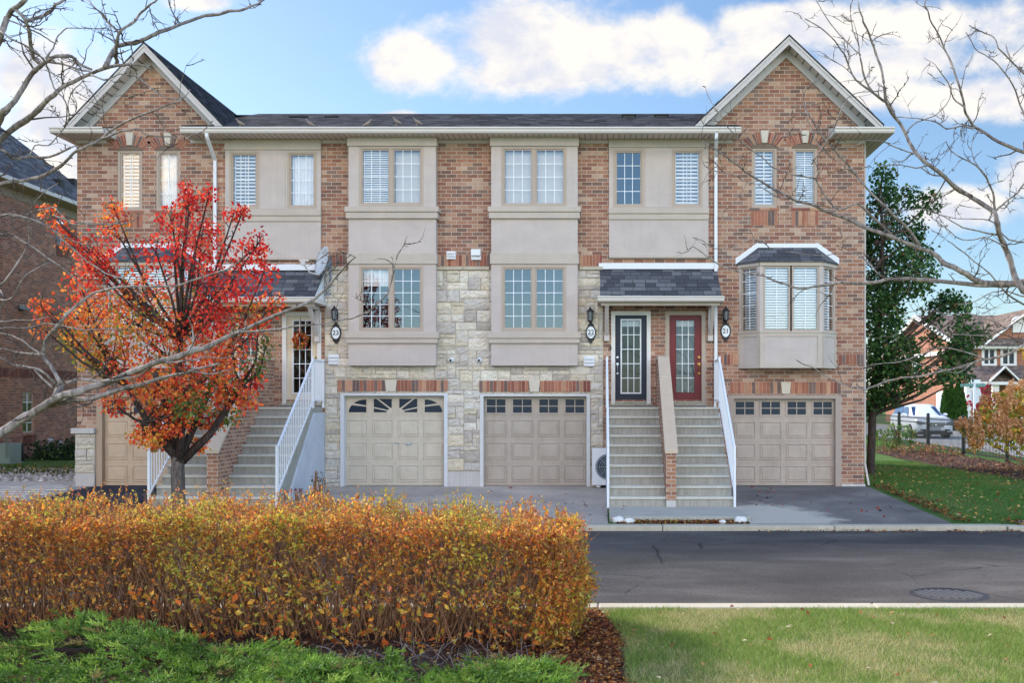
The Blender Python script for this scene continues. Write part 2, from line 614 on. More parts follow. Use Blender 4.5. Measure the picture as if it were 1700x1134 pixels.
def asphalt(name, c1, c2, c3, streaky=True, patch=None):
    m = NT(name)
    co = m.coords()
    fine = m.noise(co, 130, 3, .7)
    st = m.noise(m.scaled(co, (.5, 1.1, 1)), 1.0, 7, .65, .4) if streaky else m.noise(co, .8, 6, .6)
    big = m.noise(co, .28, 3)
    c = m.ramp(st, [(.28, c1), (.5, c2), (.74, c3)])
    c = m.mix(1.0, c, m.ramp(big, [(.3, (.85, .85, .86, 1)), (.7, (1.12, 1.12, 1.12, 1))]), 'MULTIPLY')
    c = m.mix(1.0, c, m.ramp(m.noise(co, 42, 6, .85), [(.32, (.55, .55, .55, 1)), (.68, (1.45, 1.45, 1.45, 1))]), 'MULTIPLY')
    if patch:                    # a pale area with a ragged edge
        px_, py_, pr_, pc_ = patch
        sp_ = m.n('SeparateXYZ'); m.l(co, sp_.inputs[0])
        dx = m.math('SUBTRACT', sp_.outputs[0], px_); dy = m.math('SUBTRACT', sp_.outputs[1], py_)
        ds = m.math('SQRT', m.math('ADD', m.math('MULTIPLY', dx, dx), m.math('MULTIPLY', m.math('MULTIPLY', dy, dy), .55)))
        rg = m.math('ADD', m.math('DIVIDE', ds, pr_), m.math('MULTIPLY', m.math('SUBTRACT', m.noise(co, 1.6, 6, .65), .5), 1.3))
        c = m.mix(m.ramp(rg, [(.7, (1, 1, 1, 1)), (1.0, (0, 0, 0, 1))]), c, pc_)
    # thin pale scuffs and dark cracks
    sc = m.noise(m.scaled(co, (.5, 5.5, 1)), 1.3, 6, .75, 1.0)
    c = m.mix(m.ramp(sc, [(.68, (0, 0, 0, 1)), (.76, (.55, .55, .55, 1))]), c, S(170, 166, 160))
    vo = m.n('TexVoronoi'); vo.feature = 'DISTANCE_TO_EDGE'; vo.inputs['Scale'].default_value = .55
    wob = m.n('TexNoise'); wob.inputs['Scale'].default_value = 2.2; m.l(co, wob.inputs['Vector'])
    vm = m.mix(.12, co, wob.outputs['Color'])
    m.l(vm, vo.inputs['Vector'])
    ck = m.ramp(vo.outputs['Distance'], [(.0, (1, 1, 1, 1)), (.012, (0, 0, 0, 1))])
    gate = m.ramp(m.noise(co, .5, 2), [(.5, (0, 0, 0, 1)), (.6, (.8, .8, .8, 1))])
    c = m.mix(m.math('MULTIPLY', ck, gate), c, (.012, .012, .013, 1))
    m.bsdf(c, .95, m.bump(fine, .4, .006), 0, .08)
    return m.mat


M['road'] = asphalt('lane asphalt', S(76, 72, 69), S(88, 83, 79), S(110, 104, 99))
M['drive_dark'] = asphalt('fresh drive asphalt', S(58, 60, 66), S(68, 70, 76), S(84, 85, 92), False)
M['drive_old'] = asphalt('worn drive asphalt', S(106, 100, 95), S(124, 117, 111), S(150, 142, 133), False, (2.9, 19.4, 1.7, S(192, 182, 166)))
M['drive_conc'] = asphalt('grey concrete drive', S(164, 154, 142), S(180, 169, 156), S(198, 186, 172), False)
M['street'] = asphalt('side street', S(150, 148, 148), S(164, 162, 160), S(178, 176, 172))


def ground_mat(name, cols, sc=1.5, bump=.5):
    m = NT(name)
    co = m.coords()
    a = m.noise(co, sc, 6, .65)
    b = m.noise(co, 24, 5, .7)
    c = m.ramp(a, [(.28 + .44 * i / (len(cols) - 1), q) for i, q in enumerate(cols)])
    c = m.mix(1.0, c, m.ramp(b, [(.25, (.6, .6, .6, 1)), (.75, (1.3, 1.3, 1.3, 1))]), 'MULTIPLY')
    m.bsdf(c, .95, m.bump(b, bump, .03), 0, .15)
    return m.mat


M['lawn'] = ground_mat('lawn soil and turf', [S(96, 108, 56), S(124, 128, 74), S(158, 146, 100)])
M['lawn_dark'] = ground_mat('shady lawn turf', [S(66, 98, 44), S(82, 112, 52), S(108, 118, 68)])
M['mulch'] = ground_mat('bark mulch', [S(58, 46, 40), S(80, 62, 54), S(104, 86, 74)], 5, .9)
M['gravel'] = ground_mat('pale gravel', [S(138, 134, 130), S(182, 178, 172), S(206, 202, 196)], 9, 1.0)

# ================================================================ GROUND, ROADS
def strip(name, poly_fn_x, ys, mat, dz=0.0, kind='structure', nx=1):
    """sheet following the ground profile; poly_fn_x(y)->(x0,x1)"""
    mb = MB()
    v, f = [], []
    for y in ys:
        x0, x1 = poly_fn_x(y)
        for i in range(nx + 1):
            v.append((x0 + (x1 - x0) * i / nx, y, gz(y) + dz))
    for j in range(len(ys) - 1):
        for i in range(nx):
            a = j * (nx + 1) + i
            f.append((a, a + 1, a + nx + 2, a + nx + 1))
    mb.mesh(v, f)
    return tag(mb.build(name, mat, None, (0, 0, 0)), kind=kind)


g = MB()
gy = [(-300, -.2), (0, -.2), (6, -.2), (11.1, -.2), (11.3, -.42), (18.5, -.42), (18.72, -.225), (19.5, gz(19.5) - .012), (20.9, -.142), (24.4, -.012), (30, gz(30)), (36, .02), (44, .06), (52, .1), (90, .1), (400, .12), (1500, .12)]
gx = [-1200, -200, -60, -30, -12, 0, 8, 16, 30, 60, 200, 1200]
vv = [(x, y, z) for y, z in gy for x in gx]
ff = []
for j in range(len(gy) - 1):
    for i in range(len(gx) - 1):
        a = j * len(gx) + i
        ff.append((a, a + 1, a + len(gx) + 1, a + len(gx)))
g.mesh(vv, ff)
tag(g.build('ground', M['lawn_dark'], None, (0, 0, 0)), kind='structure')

strip('road', lambda y: (-60, 40), [11.33, 13, 15, 17, 18.47], M['road'])
strip('lawn', lambda y: (-40, 40), [-20, 6, 9, 11.08], M['lawn'], .004)


def kerb(name, y0, y1, ztop, zlow, x0, x1):
    mb = MB()
    n = int((x1 - x0) / 3)
    for i in range(n):                       # cast in three metre lengths
        a = x0 + (x1 - x0) * i / n; b = x0 + (x1 - x0) * (i + 1) / n - .012
        mb.prism_x([(y0, zlow), (y1, zlow), (y1, ztop), (y0, ztop)], a, b)
    return tag(mb.build(name, M['kerbstone'], None, (0, 0, 0), bevel=.015), kind='structure')


kerb('kerb', 11.10, 11.34, -.185, -.45, -45, 45)
kerb('kerb', 18.45, 18.76, -.205, -.45, -45, 7.3)
k2 = MB()
k2.prism_z([(7.32, 18.45), (7.7, 18.28), (8.4, 18.1), (8.4, 18.4), (7.75, 18.6), (7.32, 18.76)], -.45, -.21)
tag(k2.build('kerb', M['kerbstone'], None, (0, 0, 0), bevel=.015), kind='structure')
k3 = MB()
k3.prism_z([(7.75, 18.75), (8.3, 18.95), (9.6, 19.0), (20, 19.0), (20, 19.4), (9.0, 19.4), (7.7, 18.98)], -.4, -.17)
tag(k3.build('path', M['kerbstone'], None, (0, 0, 0), bevel=.015), kind='structure')

strip('driveway', lambda y: (-6.4, .17), [18.77, 20.9, 22.5, 24.65], M['drive_conc'], .006)
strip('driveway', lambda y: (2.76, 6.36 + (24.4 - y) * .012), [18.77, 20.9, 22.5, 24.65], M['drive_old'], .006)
strip('driveway', lambda y: (-12.0 + max(0, (21.2 - y)) * .3, -9.12), [18.77, 20.9, 22.5, 24.65], M['drive_dark'], .006)
strip('gravel_path', lambda y: (-21, -12.02), [21, 24.4, 29.5], M['gravel'], .006)
# pale pavers crossing the gap between the houses
pv = MB()
random.seed(3)
for r in range(9):
    for c in range(16):
        x0 = -20.5 + c * .52 + (r % 2) * .26; y0 = 22.0 + r * .42
        if x0 + .5 > -12.1: continue
        pv.box(x0, x0 + .505, y0, y0 + .405, gz(y0) - .03, gz(y0 + .4) + .02 + random.uniform(-.004, .006))
tag(pv.build('paving', simple('worn pavers', S(198, 189, 178), .9, .15, 3, bump=.3), None, (0, 0, 0), bevel=.01), kind='structure')

st = MB()
st.prism_z([(.2, 19.12), (2.82, 19.12), (2.76, 20.95), (.2, 20.95)], -.4, -.115)
tag(st.build('path', M['concrete'], None, (0, 0, 0), bevel=.012), kind='structure')
st = MB()
st.prism_z([(-9.1, 19.12), (-6.5, 19.12), (-6.5, 20.95), (-9.1, 20.95)], -.4, -.115)
tag(st.build('path', M['concrete'], None, (0, 0, 0), bevel=.012), kind='structure')

strip('side_street', lambda y: (15.0, 23.0), [21, 30, 36, 52, 70, 130], M['street'], .01)
# bed of bark mulch along the iron fence, and the bed under the hedge
strip('mulch_bed', lambda y: (10.7 + .3 * math.sin(y * .35) - (.05 * max(0, y - 30)), 13.05), [22 + i * 1.2 for i in range(20)], M['mulch'], .012)
strip('mulch_bed', lambda y: (-12, .06 + .05 * math.sin(y * 2.1) + max(0, (11 - y)) * .075), [5 + .5 * i for i in range(13)], M['mulch'], .012)

# ================================================================ THE TOWNHOUSE ROW
HX = -3.0
house = thing('townhouse_row', 'long three storey row of brick and stone townhouses with twin gables', 'townhouses', (HX, D, 0))
WL, WR = X(128), X(1435)
ZE = 8.228                       # top of the wall at the soffit


def cut(mb, x0, x1, z0, z1, y, holes, reveal=0.0):
    xs = sorted({x0, x1, *[h[0] for h in holes if x0 < h[0] < x1], *[h[2] for h in holes if x0 < h[2] < x1]})
    zs = sorted({z0, z1, *[h[1] for h in holes if z0 < h[1] < z1], *[h[3] for h in holes if z0 < h[3] < z1]})
    for i in range(len(xs) - 1):
        for j in range(len(zs) - 1):
            cx, cz = (xs[i] + xs[i + 1]) / 2, (zs[j] + zs[j + 1]) / 2
            if any(h[0] < cx < h[2] and h[1] < cz < h[3] for h in holes): continue
            mb.face([(xs[i], y, zs[j]), (xs[i + 1], y, zs[j]), (xs[i + 1], y, zs[j + 1]), (xs[i], y, zs[j + 1])])
    if reveal:
        for a, b, c, d in holes:
            y2 = y + reveal
            mb.face([(a, y, b), (a, y, d), (a, y2, d), (a, y2, b)])
            mb.face([(c, y, b), (c, y2, b), (c, y2, d), (c, y, d)])
            mb.face([(a, y, d), (c, y, d), (c, y2, d), (a, y2, d)])
            mb.face([(a, y, b), (a, y2, b), (c, y2, b), (c, y, b)])


def R(x0, y0, x1, y1, d=D):       # photo rectangle -> (xmin,zmin,xmax,zmax) at depth d
    return (X(x0, d), Z(y1, d), X(x1, d), Z(y0, d))


GAR = {'24': R(168, 657, 345, 808), '23': R(570, 655, 740, 806), '22': R(801, 656, 976, 806), '21': R(1216, 660, 1389, 808)}
for k in GAR:
    a, b, c, d = GAR[k]; GAR[k] = (a, -.05, c, d)
TOW = [R(195, 249, 236, 349), R(259, 249, 299, 349), R(1248, 245, 1290, 345), R(1316, 245, 1357, 345)]
STU = [R(382, 252, 431, 347), R(478, 252, 527, 347), R(1018, 248, 1069, 345), R(1115, 248, 1166, 345)]
BAYU = [R(596, 243, 703, 342, D - .25), R(832, 243, 941, 343, D - .25)]
BAYL = [R(596, 441, 703, 550, D - .25), R(832, 441, 940, 550, D - .25)]
DOORS = {'24': (-8.77, 1.93, -7.91, 4.08), '23': R(470, 519, 532, 664), '22': R(1016, 518, 1079, 664), '21': R(1106, 518, 1170, 664)}
BOX = {'24': (-11.76, 3.0, -9.44, 5.42), '21': (3.31, 3.0, 5.63, 5.42)}      # angled bay windows
for k in BOX:
    a, b, c, d = BOX[k]; m_ = (a + c) / 2
    BOX[k] = (m_ - .95, Z(550), m_ + .95, Z(440))
holes = list(GAR.values()) + TOW + STU + BAYU + BAYL + list(DOORS.values()) + list(BOX.values())
mb = MB()
cut(mb, WL, WR, -.3, ZE, D, holes, .16)
# tower gables, in the same brickwork
APX = {'l': (-10.6, 10.37, 1.05, 1.91), 'r': (4.44, 10.54, .95, 2.19)}
for k, (xc, za, sl, hw) in APX.items():
    a, b = (WL, -9.0) if k == 'l' else (2.62, WR)
    zt = za - .24
    pl = [(a, ZE), (b, ZE), (b, min(zt, za - sl * (b - xc) - .18)), (xc, zt), (a, za - sl * (xc - a) - .18)]
    mb.face([(x, D, z) for x, z in pl])
# flank and rear walls
mb.face([(WL, 34.5, -.3), (WL, D, -.3), (WL, D, ZE), (WL, 34.5, ZE)])
mb.face([(WR, D, -.3), (WR, 34.5, -.3), (WR, 34.5, ZE), (WR, D, ZE)])
mb.face([(WR, 34.5, -.3), (WL, 34.5, -.3), (WL, 34.5, ZE), (WR, 34.5, ZE)])
mb.build('brick_wall', M['brick'], house)
# floors and party walls inside, so that the panes look into rooms
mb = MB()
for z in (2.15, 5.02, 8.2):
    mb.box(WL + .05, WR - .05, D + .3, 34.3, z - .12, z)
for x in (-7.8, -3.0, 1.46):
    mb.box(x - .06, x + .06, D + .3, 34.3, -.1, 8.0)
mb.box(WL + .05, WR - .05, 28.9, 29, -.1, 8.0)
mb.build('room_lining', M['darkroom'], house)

# ---- single soldier bricks, arches and stones
def bcol():
    c = random.choice([S(164, 106, 84), S(150, 94, 78), S(174, 120, 96), S(166, 112, 90), S(136, 82, 70), S(156, 102, 82), S(124, 102, 94), S(184, 140, 112), S(112, 92, 86)])
    j = random.uniform(.88, 1.1)
    return (c[0] * j, c[1] * j, c[2] * j, 1)



def soldiers(mb, x0, x1, z0, z1, y, w=.083, gap=.010, proud=.012, redder=0.0):
    mb = MB()
    n = max(1, round((x1 - x0) / w))
    w = (x1 - x0) / n
    for i in range(n):
        mb.col = bcol()
        mb.box(x0 + i * w + gap / 2, x0 + (i + 1) * w - gap / 2, y - proud, y + .02, z0 + gap / 2, z1 - gap / 2)
    mb.col = MORT
    mb.box(x0, x1, y - proud * .45, y + .015, z0, z1)
    mb.build('soldier_course', M['brickbits'], house)


random.seed(21)
KEY = simple('cast keystone', S(204, 192, 174), .85, .12, 9, bump=.3)
for (gk, xl, xr, y0, y1, k0, k1, yy) in (('23', 562, 744, 631, 650, 640, 660, D - .06), ('22', 796, 980, 632, 651, 878, 897, D - .06),
                                        ('21', 1212, 1396, 634, 654, 1296, 1313, D), ('24', 160, 345, 634, 654, 244, 262, D)):
    soldiers(None, X(xl), X(k0), Z(y1), Z(y0), yy); soldiers(None, X(k1), X(xr), Z(y1), Z(y0), yy)
    ks = MB()
    ks.prism_y([(X(k0 + 2), Z(y1)), (X(k1 - 2), Z(y1)), (X(k1), Z(y0)), (X(k0), Z(y0))], yy - .035, yy + .02)
    ks.build('keystone', KEY, house, bevel=.006)
for xl, xr in ((536, 574), (726, 814), (962, 1000)):
    soldiers(None, X(xl), X(xr), Z(442), Z(423), D)
for xl, xr in ((1196, 1229), (1392, 1434), (129, 168), (338, 372)):
    soldiers(None, X(xl), X(xr), Z(606), Z(588), D)
for w in TOW:
    soldiers(None, w[0] - .02, w[2] + .02, w[1] - .42, w[1] - .07, D)
    soldiers(None, w[0] - .05, w[2] + .05, w[1] - .065, w[1] - .0, D, .25, proud=.03)

    def arc(t, w=w):
        q = 1 - (2 * t - 1) ** 2
        return ((w[0] - .03 + (w[2] - w[0] + .06) * t, w[3] + .012 + .10 * q), (w[0] - .22 + (w[2] - w[0] + .44) * t, w[3] + .18 + .19 * q))
    n = 15
    sb, ks = MB(), MB()
    for i in range(n):
        t0, t1 = i / n + .006, (i + 1) / n - .006
        if 6 <= i <= 8:
            if i == 6:
                a, b = arc(6 / n + .01)
                c, e = arc(9 / n - .01)
                ks.prism_y([a, c, (e[0], e[1] + .04), (b[0], b[1] + .04)], D - .045, D + .02)
            continue
        (a, b), (c, e) = arc(t0), arc(t1)
        sb.col = bcol()
        sb.prism_y([a, c, e, b], D - .014, D + .02)
    sb.col = MORT
    pts = [arc(i / n)[0] for i in range(n + 1)] + [arc(i / n)[1] for i in range(n, -1, -1)]
    for i in range(n):
        (a, b), (c, e) = arc(i / n), arc((i + 1) / n)
        sb.prism_y([a, c, e, b], D - .006, D + .015)
    sb.col = S(120, 104, 92)
    for i in range(n):
        a, c = arc(i / n)[0], arc((i + 1) / n)[0]
        sb.prism_y([(a[0], w[3] - .01), (c[0], w[3] - .01), c, a], D - .003, D + .02)
    sb.build('brick_arch', M['brickbits'], house)
    ks.build('keystone', KEY, house, bevel=.006)

# ---- split-face stone cladding, laid stone by stone
def cladding(name, x0, x1, z0, z1, holes, y, seed, depth=.055, cell=(.10, .095), tone=0):
    rs = random.Random(seed)
    cw, ch = cell
    nx, nz = int(round((x1 - x0) / cw)), int(round((z1 - z0) / ch))
    cw, ch = (x1 - x0) / nx, (z1 - z0) / nz
    occ = [[False] * nx for _ in range(nz)]
    for j in range(nz):
        for i in range(nx):
            cx, cz = x0 + (i + .5) * cw, z0 + (j + .5) * ch
            if any(h[0] < cx < h[2] and h[1] < cz < h[3] for h in holes): occ[j][i] = True
    pal = [S(212, 202, 187), S(206, 196, 182), S(198, 189, 179), S(216, 206, 192), S(210, 199, 180), S(192, 183, 174), S(202, 195, 186), S(209, 196, 173), S(186, 176, 165), S(218, 210, 196), S(206, 197, 181)]
    mb = MB()
    for j in range(nz):
        i = 0
        while i < nx:
            if occ[j][i]: i += 1; continue
            hh = rs.choice([1, 1, 1, 2, 2, 2, 3])
            ww = rs.choice([2, 3, 3, 4, 4, 5, 6, 7]) if hh < 3 else rs.choice([3, 4, 5])
            w = 0
            while w < ww and i + w < nx and not occ[j][i + w]: w += 1
            h = 1
            while h < hh and j + h < nz and all(not occ[j + h][i + q] for q in range(w)): h += 1
            for a in range(h):
                for b in range(w): occ[j + a][i + b] = True
            c = rs.choice(pal); k = rs.uniform(.9, 1.06)
            mb.col = (c[0] * k, c[1] * k, c[2] * k, 1)
            a0, a1 = x0 + i * cw + .006, x0 + (i + w) * cw - .006
            b0, b1 = z0 + j * ch + .006, z0 + (j + h) * ch - .006
            nu, nv = max(3, int((a1 - a0) / .055)), max(3, int((b1 - b0) / .04))
            v, f = [], []
            base = rs.uniform(.4, 1.0) * depth
            for q in range(nv + 1):
                for p in range(nu + 1):
                    e = min(p, nu - p, q, nv - q)
                    dd = base + (rs.uniform(-.012, .022) if e else -.010 + rs.uniform(-.004, .004))
                    jx = rs.uniform(-.009, .009) if 0 < p < nu else 0
                    jz = rs.uniform(-.006, .006) if 0 < q < nv else 0
                    v.append((a0 + (a1 - a0) * p / nu + jx, y - dd, b0 + (b1 - b0) * q / nv + jz))
            for q in range(nv):
                for p in range(nu):
                    k0 = q * (nu + 1) + p
                    f.append((k0, k0 + 1, k0 + nu + 2, k0 + nu + 1))
            # edges back to the wall
            ring = [p for p in range(nu + 1)] + [q * (nu + 1) + nu for q in range(1, nv + 1)] + [nv * (nu + 1) + p for p in range(nu - 1, -1, -1)] + [q * (nu + 1) for q in range(nv - 1, 0, -1)]
            nb = len(v)
            for r in ring: v.append((v[r][0], y, v[r][2]))
            for r in range(len(ring)):
                r2 = (r + 1) % len(ring)
                f.append((ring[r2], ring[r], nb + r, nb + r2))
            mb.mesh(v, f)
            i += w
    return mb.build(name, M['stone'], house)


SX0, SX1 = X(540), X(1001)
gh = []
for k in ('23', '22'):
    a, b, c, d = GAR[k]
    gh.append((a - .06, -1, c + .06, d + .03))
gh += [(X(562), Z(650), X(744), Z(631)), (X(796), Z(651), X(980), Z(632))]
for x0, x1 in ((578, 724), (815, 960)):
    gh.append((X(x0, D - .25) + .03, Z(606), X(x1, D - .25) - .03, 9))
gh.append((X(742), -1, X(799), Z(783)))
cladding('stone_cladding', SX0, SX1, -.1, Z(449), gh, D - .004, 5)
mb = MB()
cut(mb, SX0 - .01, SX1 + .01, -.1, Z(446), D - .008, [(a, b, c, d) for a, b, c, d in gh])
mb.build('cladding_mortar', M['mortar'], house)
for x0, x1 in ((540, 576), (726, 813), (962, 1001)):
    mb = MB()
    xa, xb = X(x0), X(x1)
    n = max(1, int((xb - xa) / .55))
    for i in range(n):
        mb.box(xa + (xb - xa) * i / n + .003, xa + (xb - xa) * (i + 1) / n - .003, D - .085, D + .02, Z(448.5), Z(443))
    mb.build('stone_sill', M['kerbstone'], house, bevel=.008)
for q in ((X(742), X(799), D - .05, D + .02, -.3, Z(783)), (X(562), X(569), D - .03, D + .02, -.3, Z(783)), (X(981), X(1003), D - .03, D + .02, -.3, Z(790)), (X(1397), WR + .02, D - .03, D + .05, -.3, Z(804))):
    mb = MB(); mb.box(*q)
    mb.build('foundation', M['slab'], house, bevel=.01)
# stone corner pier by the left garage
cladding('stone_pier', X(126), X(158), Z(785), Z(720), [], D - .02, 9, .05)
mb = MB()
mb.box(X(126), X(159), D - .022, D + .1, Z(786), Z(720))
mb.build('pier_core', M['mortar'], house)
mb = MB()
mb.box(X(121), X(160), D - .12, D + .1, Z(720), Z(711))
mb.build('pier_cap', M['slab'], house, bevel=.012)
mb = MB()
mb.box(X(127), X(159), D - .06, D + .1, -.3, Z(786))
mb.build('pier_base', M['slab'], house, bevel=.012)

# ---- windows ------------------------------------------------------------------
def window(x0, z0, x1, z1, y, lights=1, grid=(3, 4), blind=None, fw=.055, parent=house, name='window', fmat='frame', gl='glass'):
    mb = MB()
    fo = .035
    mb.box(x0, x1, y - fo, y + .06, z1 - fw, z1); mb.box(x0, x1, y - fo, y + .06, z0, z0 + fw)
    mb.box(x0, x0 + fw, y - fo, y + .06, z0 + fw, z1 - fw); mb.box(x1 - fw, x1, y - fo, y + .06, z0 + fw, z1 - fw)
    iw = (x1 - x0 - 2 * fw - (lights - 1) * .075) / lights
    wins = []
    for i in range(lights):
        a = x0 + fw + i * (iw + .075)
        if i: mb.box(a - .075, a, y - fo + .004, y + .06, z0 + fw, z1 - fw)
        s = .032                      # the sash
        b0, b1, c0, c1 = a, a + iw, z0 + fw, z1 - fw
        mb.box(b0, b1, y - .012, y + .05, c1 - s, c1); mb.box(b0, b1, y - .012, y + .05, c0, c0 + s)
        mb.box(b0, b0 + s, y - .012, y + .05, c0 + s, c1 - s); mb.box(b1 - s, b1, y - .012, y + .05, c0 + s, c1 - s)
        wins.append((b0 + s, b1 - s, c0 + s, c1 - s))
    fr = mb.build(name, M[fmat], parent)
    for li, (a, b, c, d) in enumerate(wins):
        g_ = MB(); g_.face([(a, y + .012, c), (b, y + .012, c), (b, y + .012, d), (a, y + .012, d)])
        g_.build('pane', M[gl], fr)
        bl = blind[li] if isinstance(blind, (list, tuple)) else blind
        if grid:
            mm = MB(); t = .014
            for i in range(1, grid[0]):
                xx = a + (b - a) * i / grid[0]
                mm.box(xx - t / 2, xx + t / 2, y + .002, y + .010, c, d)
            for j in range(1, grid[1]):
                zz = c + (d - c) * j / grid[1]
                mm.box(a, b, y + .0035, y + .0085, zz - t / 2, zz + t / 2)
            mm.build('muntin', M['muntin'], fr)
        if bl in ('shutter', 'mini'):
            st, th = (.082, .066) if bl == 'shutter' else (.052, .046)
            bb = MB(); yb = y + .10
            n = int((d - c) / st)
            for j in range(n):
                zz = c + (d - c) * (j + .5) / n
                hw = th * .5
                bb.box(a + .012, b - .012, yb, yb + .004, zz - hw * .78, zz + hw * .78)
                bb.face([(a + .012, yb, zz - hw * .78), (b - .012, yb, zz - hw * .78), (b - .012, yb - .018, zz - hw * .3), (a + .012, yb - .018, zz - hw * .3)])
            bb.box(a, a + .02, yb - .01, yb + .02, c, d); bb.box(b - .02, b, yb - .01, yb + .02, c, d)
            if bl == 'shutter':
                bb.box((a + b) / 2 - .007, (a + b) / 2 + .007, yb - .032, yb - .020, c, d)
            bb.build('blind', M['blind'], fr)
        elif bl in ('sheer', 'half', 'drape'):
            bb = MB(); yb = y + .11
            n = 26
            zt = d; zb = c if bl != 'half' else d - (d - c) * .28
            xa, xb = (a, b) if bl != 'drape' else (a, a + (b - a) * .35)
            v, f = [], []
            for i in range(n + 1):
                xx = xa + (xb - xa) * i / n
                yy = yb + .015 * math.sin(i * 1.7) + .006 * math.sin(i * .6)
                v += [(xx, yy, zb), (xx, yy, zt)]
            for i in range(n): f.append((2 * i, 2 * i + 2, 2 * i + 3, 2 * i + 1))
            bb.mesh(v, f)
            bb.build('curtain', M['curtain'], fr)
        elif bl == 'pale':
            bb = MB(); bb.box(a, b, y + .14, y + .15, c, d)
            bb.build('roller_shade', simple('cream roller shade', S(206, 204, 200), .8, .04, 2), fr)
    return fr


window(*TOW[0], D + .05, 1, (2, 4), 'shutter')
window(*TOW[1], D + .05, 1, (2, 4), 'sheer')
window(*TOW[2], D + .05, 1, (2, 4), 'shutter')
window(*TOW[3], D + .05, 1, (2, 4), 'mini')
for w, b in zip(STU, ('shutter', 'sheer', None, 'shutter')):
    window(*w, D - .02, 1, (3, 4), b)

# ---- flush stucco panels ---------------------------------------------------------
for (x0, x1, yt, yb, s0, s1, s2, ws) in ((375, 533.5, 233, 431, 348, 359, 368, STU[:2]), (1011, 1176, 231, 428, 345.5, 355.5, 365, STU[2:])):
    a, b = X(x0), X(x1)
    mb = MB()
    cut(mb, a, b, Z(s2) - .01, ZE, D - .05, ws, .09)
    cut(mb, a, b, Z(yb), Z(s2) - .01, D - .045, [])
    for xx, dx in ((a, 0), (b, 0)):
        mb.face([(xx, D - .05, Z(yb)), (xx, D, Z(yb)), (xx, D, ZE), (xx, D - .05, ZE)])
    mb.face([(a, D - .05, Z(yb)), (b, D - .05, Z(yb)), (b, D, Z(yb)), (a, D, Z(yb))])
    # raised field between the windows
    xa, xb = ws[0][2] + .03, ws[1][0] - .05
    mb.box(xa, xb, D - .064, D - .045, Z(s0) + .01, ws[0][3] + .03)
    mb.build('stucco_panel', M['stucco'], house)
    for q in ((a - .01, b + .01, D - .085, D, ws[0][3] + .035, ZE), (a - .01, b + .01, D - .10, D, Z(s1) + .003, Z(s0)), (a - .008, b + .008, D - .075, D, Z(s2), Z(s1) - .002), (a, b, D - .09, D + .01, Z(yb) - .015, Z(yb) + .055)):
        mb = MB(); mb.box(*q)
        mb.build('stucco_band', M['stucco_trim'], house, bevel=.008)

# ---- square bays -----------------------------------------------------------------
YB = D - .25


def xb_(px): return X(px, YB)
def zb_(py): return Z(py, YB)


for bi, (x0, x1) in enumerate(((578.5, 723.5), (815.5, 959))):
    a, b = xb_(x0), xb_(x1)
    mb = MB()
    hl = [BAYU[bi], BAYL[bi]]
    cut(mb, a, b, zb_(607), ZE, YB, hl, .09)
    for xx in (a, b):
        mb.face([(xx, YB, zb_(607)), (xx, D, zb_(607)), (xx, D, ZE), (xx, YB, ZE)])
    mb.face([(a, YB, zb_(607)), (b, YB, zb_(607)), (b, D, zb_(607)), (a, D, zb_(607))])
    bay = mb.build('bay', M['stucco'], house)
    e = .028
    for q in ((a - e, b + e, YB - .045, D, zb_(242.5), zb_(226.5)), (a - .075, b + .075, YB - .09, D, zb_(352.3), zb_(343.5)), (a - .05, b + .05, YB - .065, D, zb_(363), zb_(352.8)), (a - e, b + e, YB - .04, D, zb_(438.5), zb_(420)), (a - .075, b + .075, YB - .09, D, zb_(562), zb_(551.5)), (a - .05, b + .05, YB - .065, D, zb_(570), zb_(562.5))):
        mb = MB(); mb.box(*q)
        mb.build('bay_band', M['stucco_trim'], bay, bevel=.01)
    window(*BAYU[bi], YB + .03, 2, (3, 4), ('mini', 'pale') if bi == 0 else ('pale', 'pale'))
    window(*BAYL[bi], YB + .03, 2, (3, 5), ('half', None) if bi == 0 else (None, None))

# ---- angled bay windows on the towers ---------------------------------------------
def facet(mb, p, q, z0, z1, t, out=.0):
    """slab along plan segment p->q, thickness t inwards"""
    p, q = Vector((p[0], p[1], 0)), Vector((q[0], q[1], 0))
    d = (q - p).normalized(); nrm = Vector((d.y, -d.x, 0))
    a, b = p + nrm * out, q + nrm * out
    c, e = q - nrm * t, p - nrm * t
    v = [(w.x, w.y, z0) for w in (a, b, c, e)] + [(w.x, w.y, z1) for w in (a, b, c, e)]
    mb.mesh(v, [(3, 2, 1, 0), (4, 5, 6, 7), (0, 1, 5, 4), (1, 2, 6, 5), (2, 3, 7, 6), (3, 0, 4, 7)])


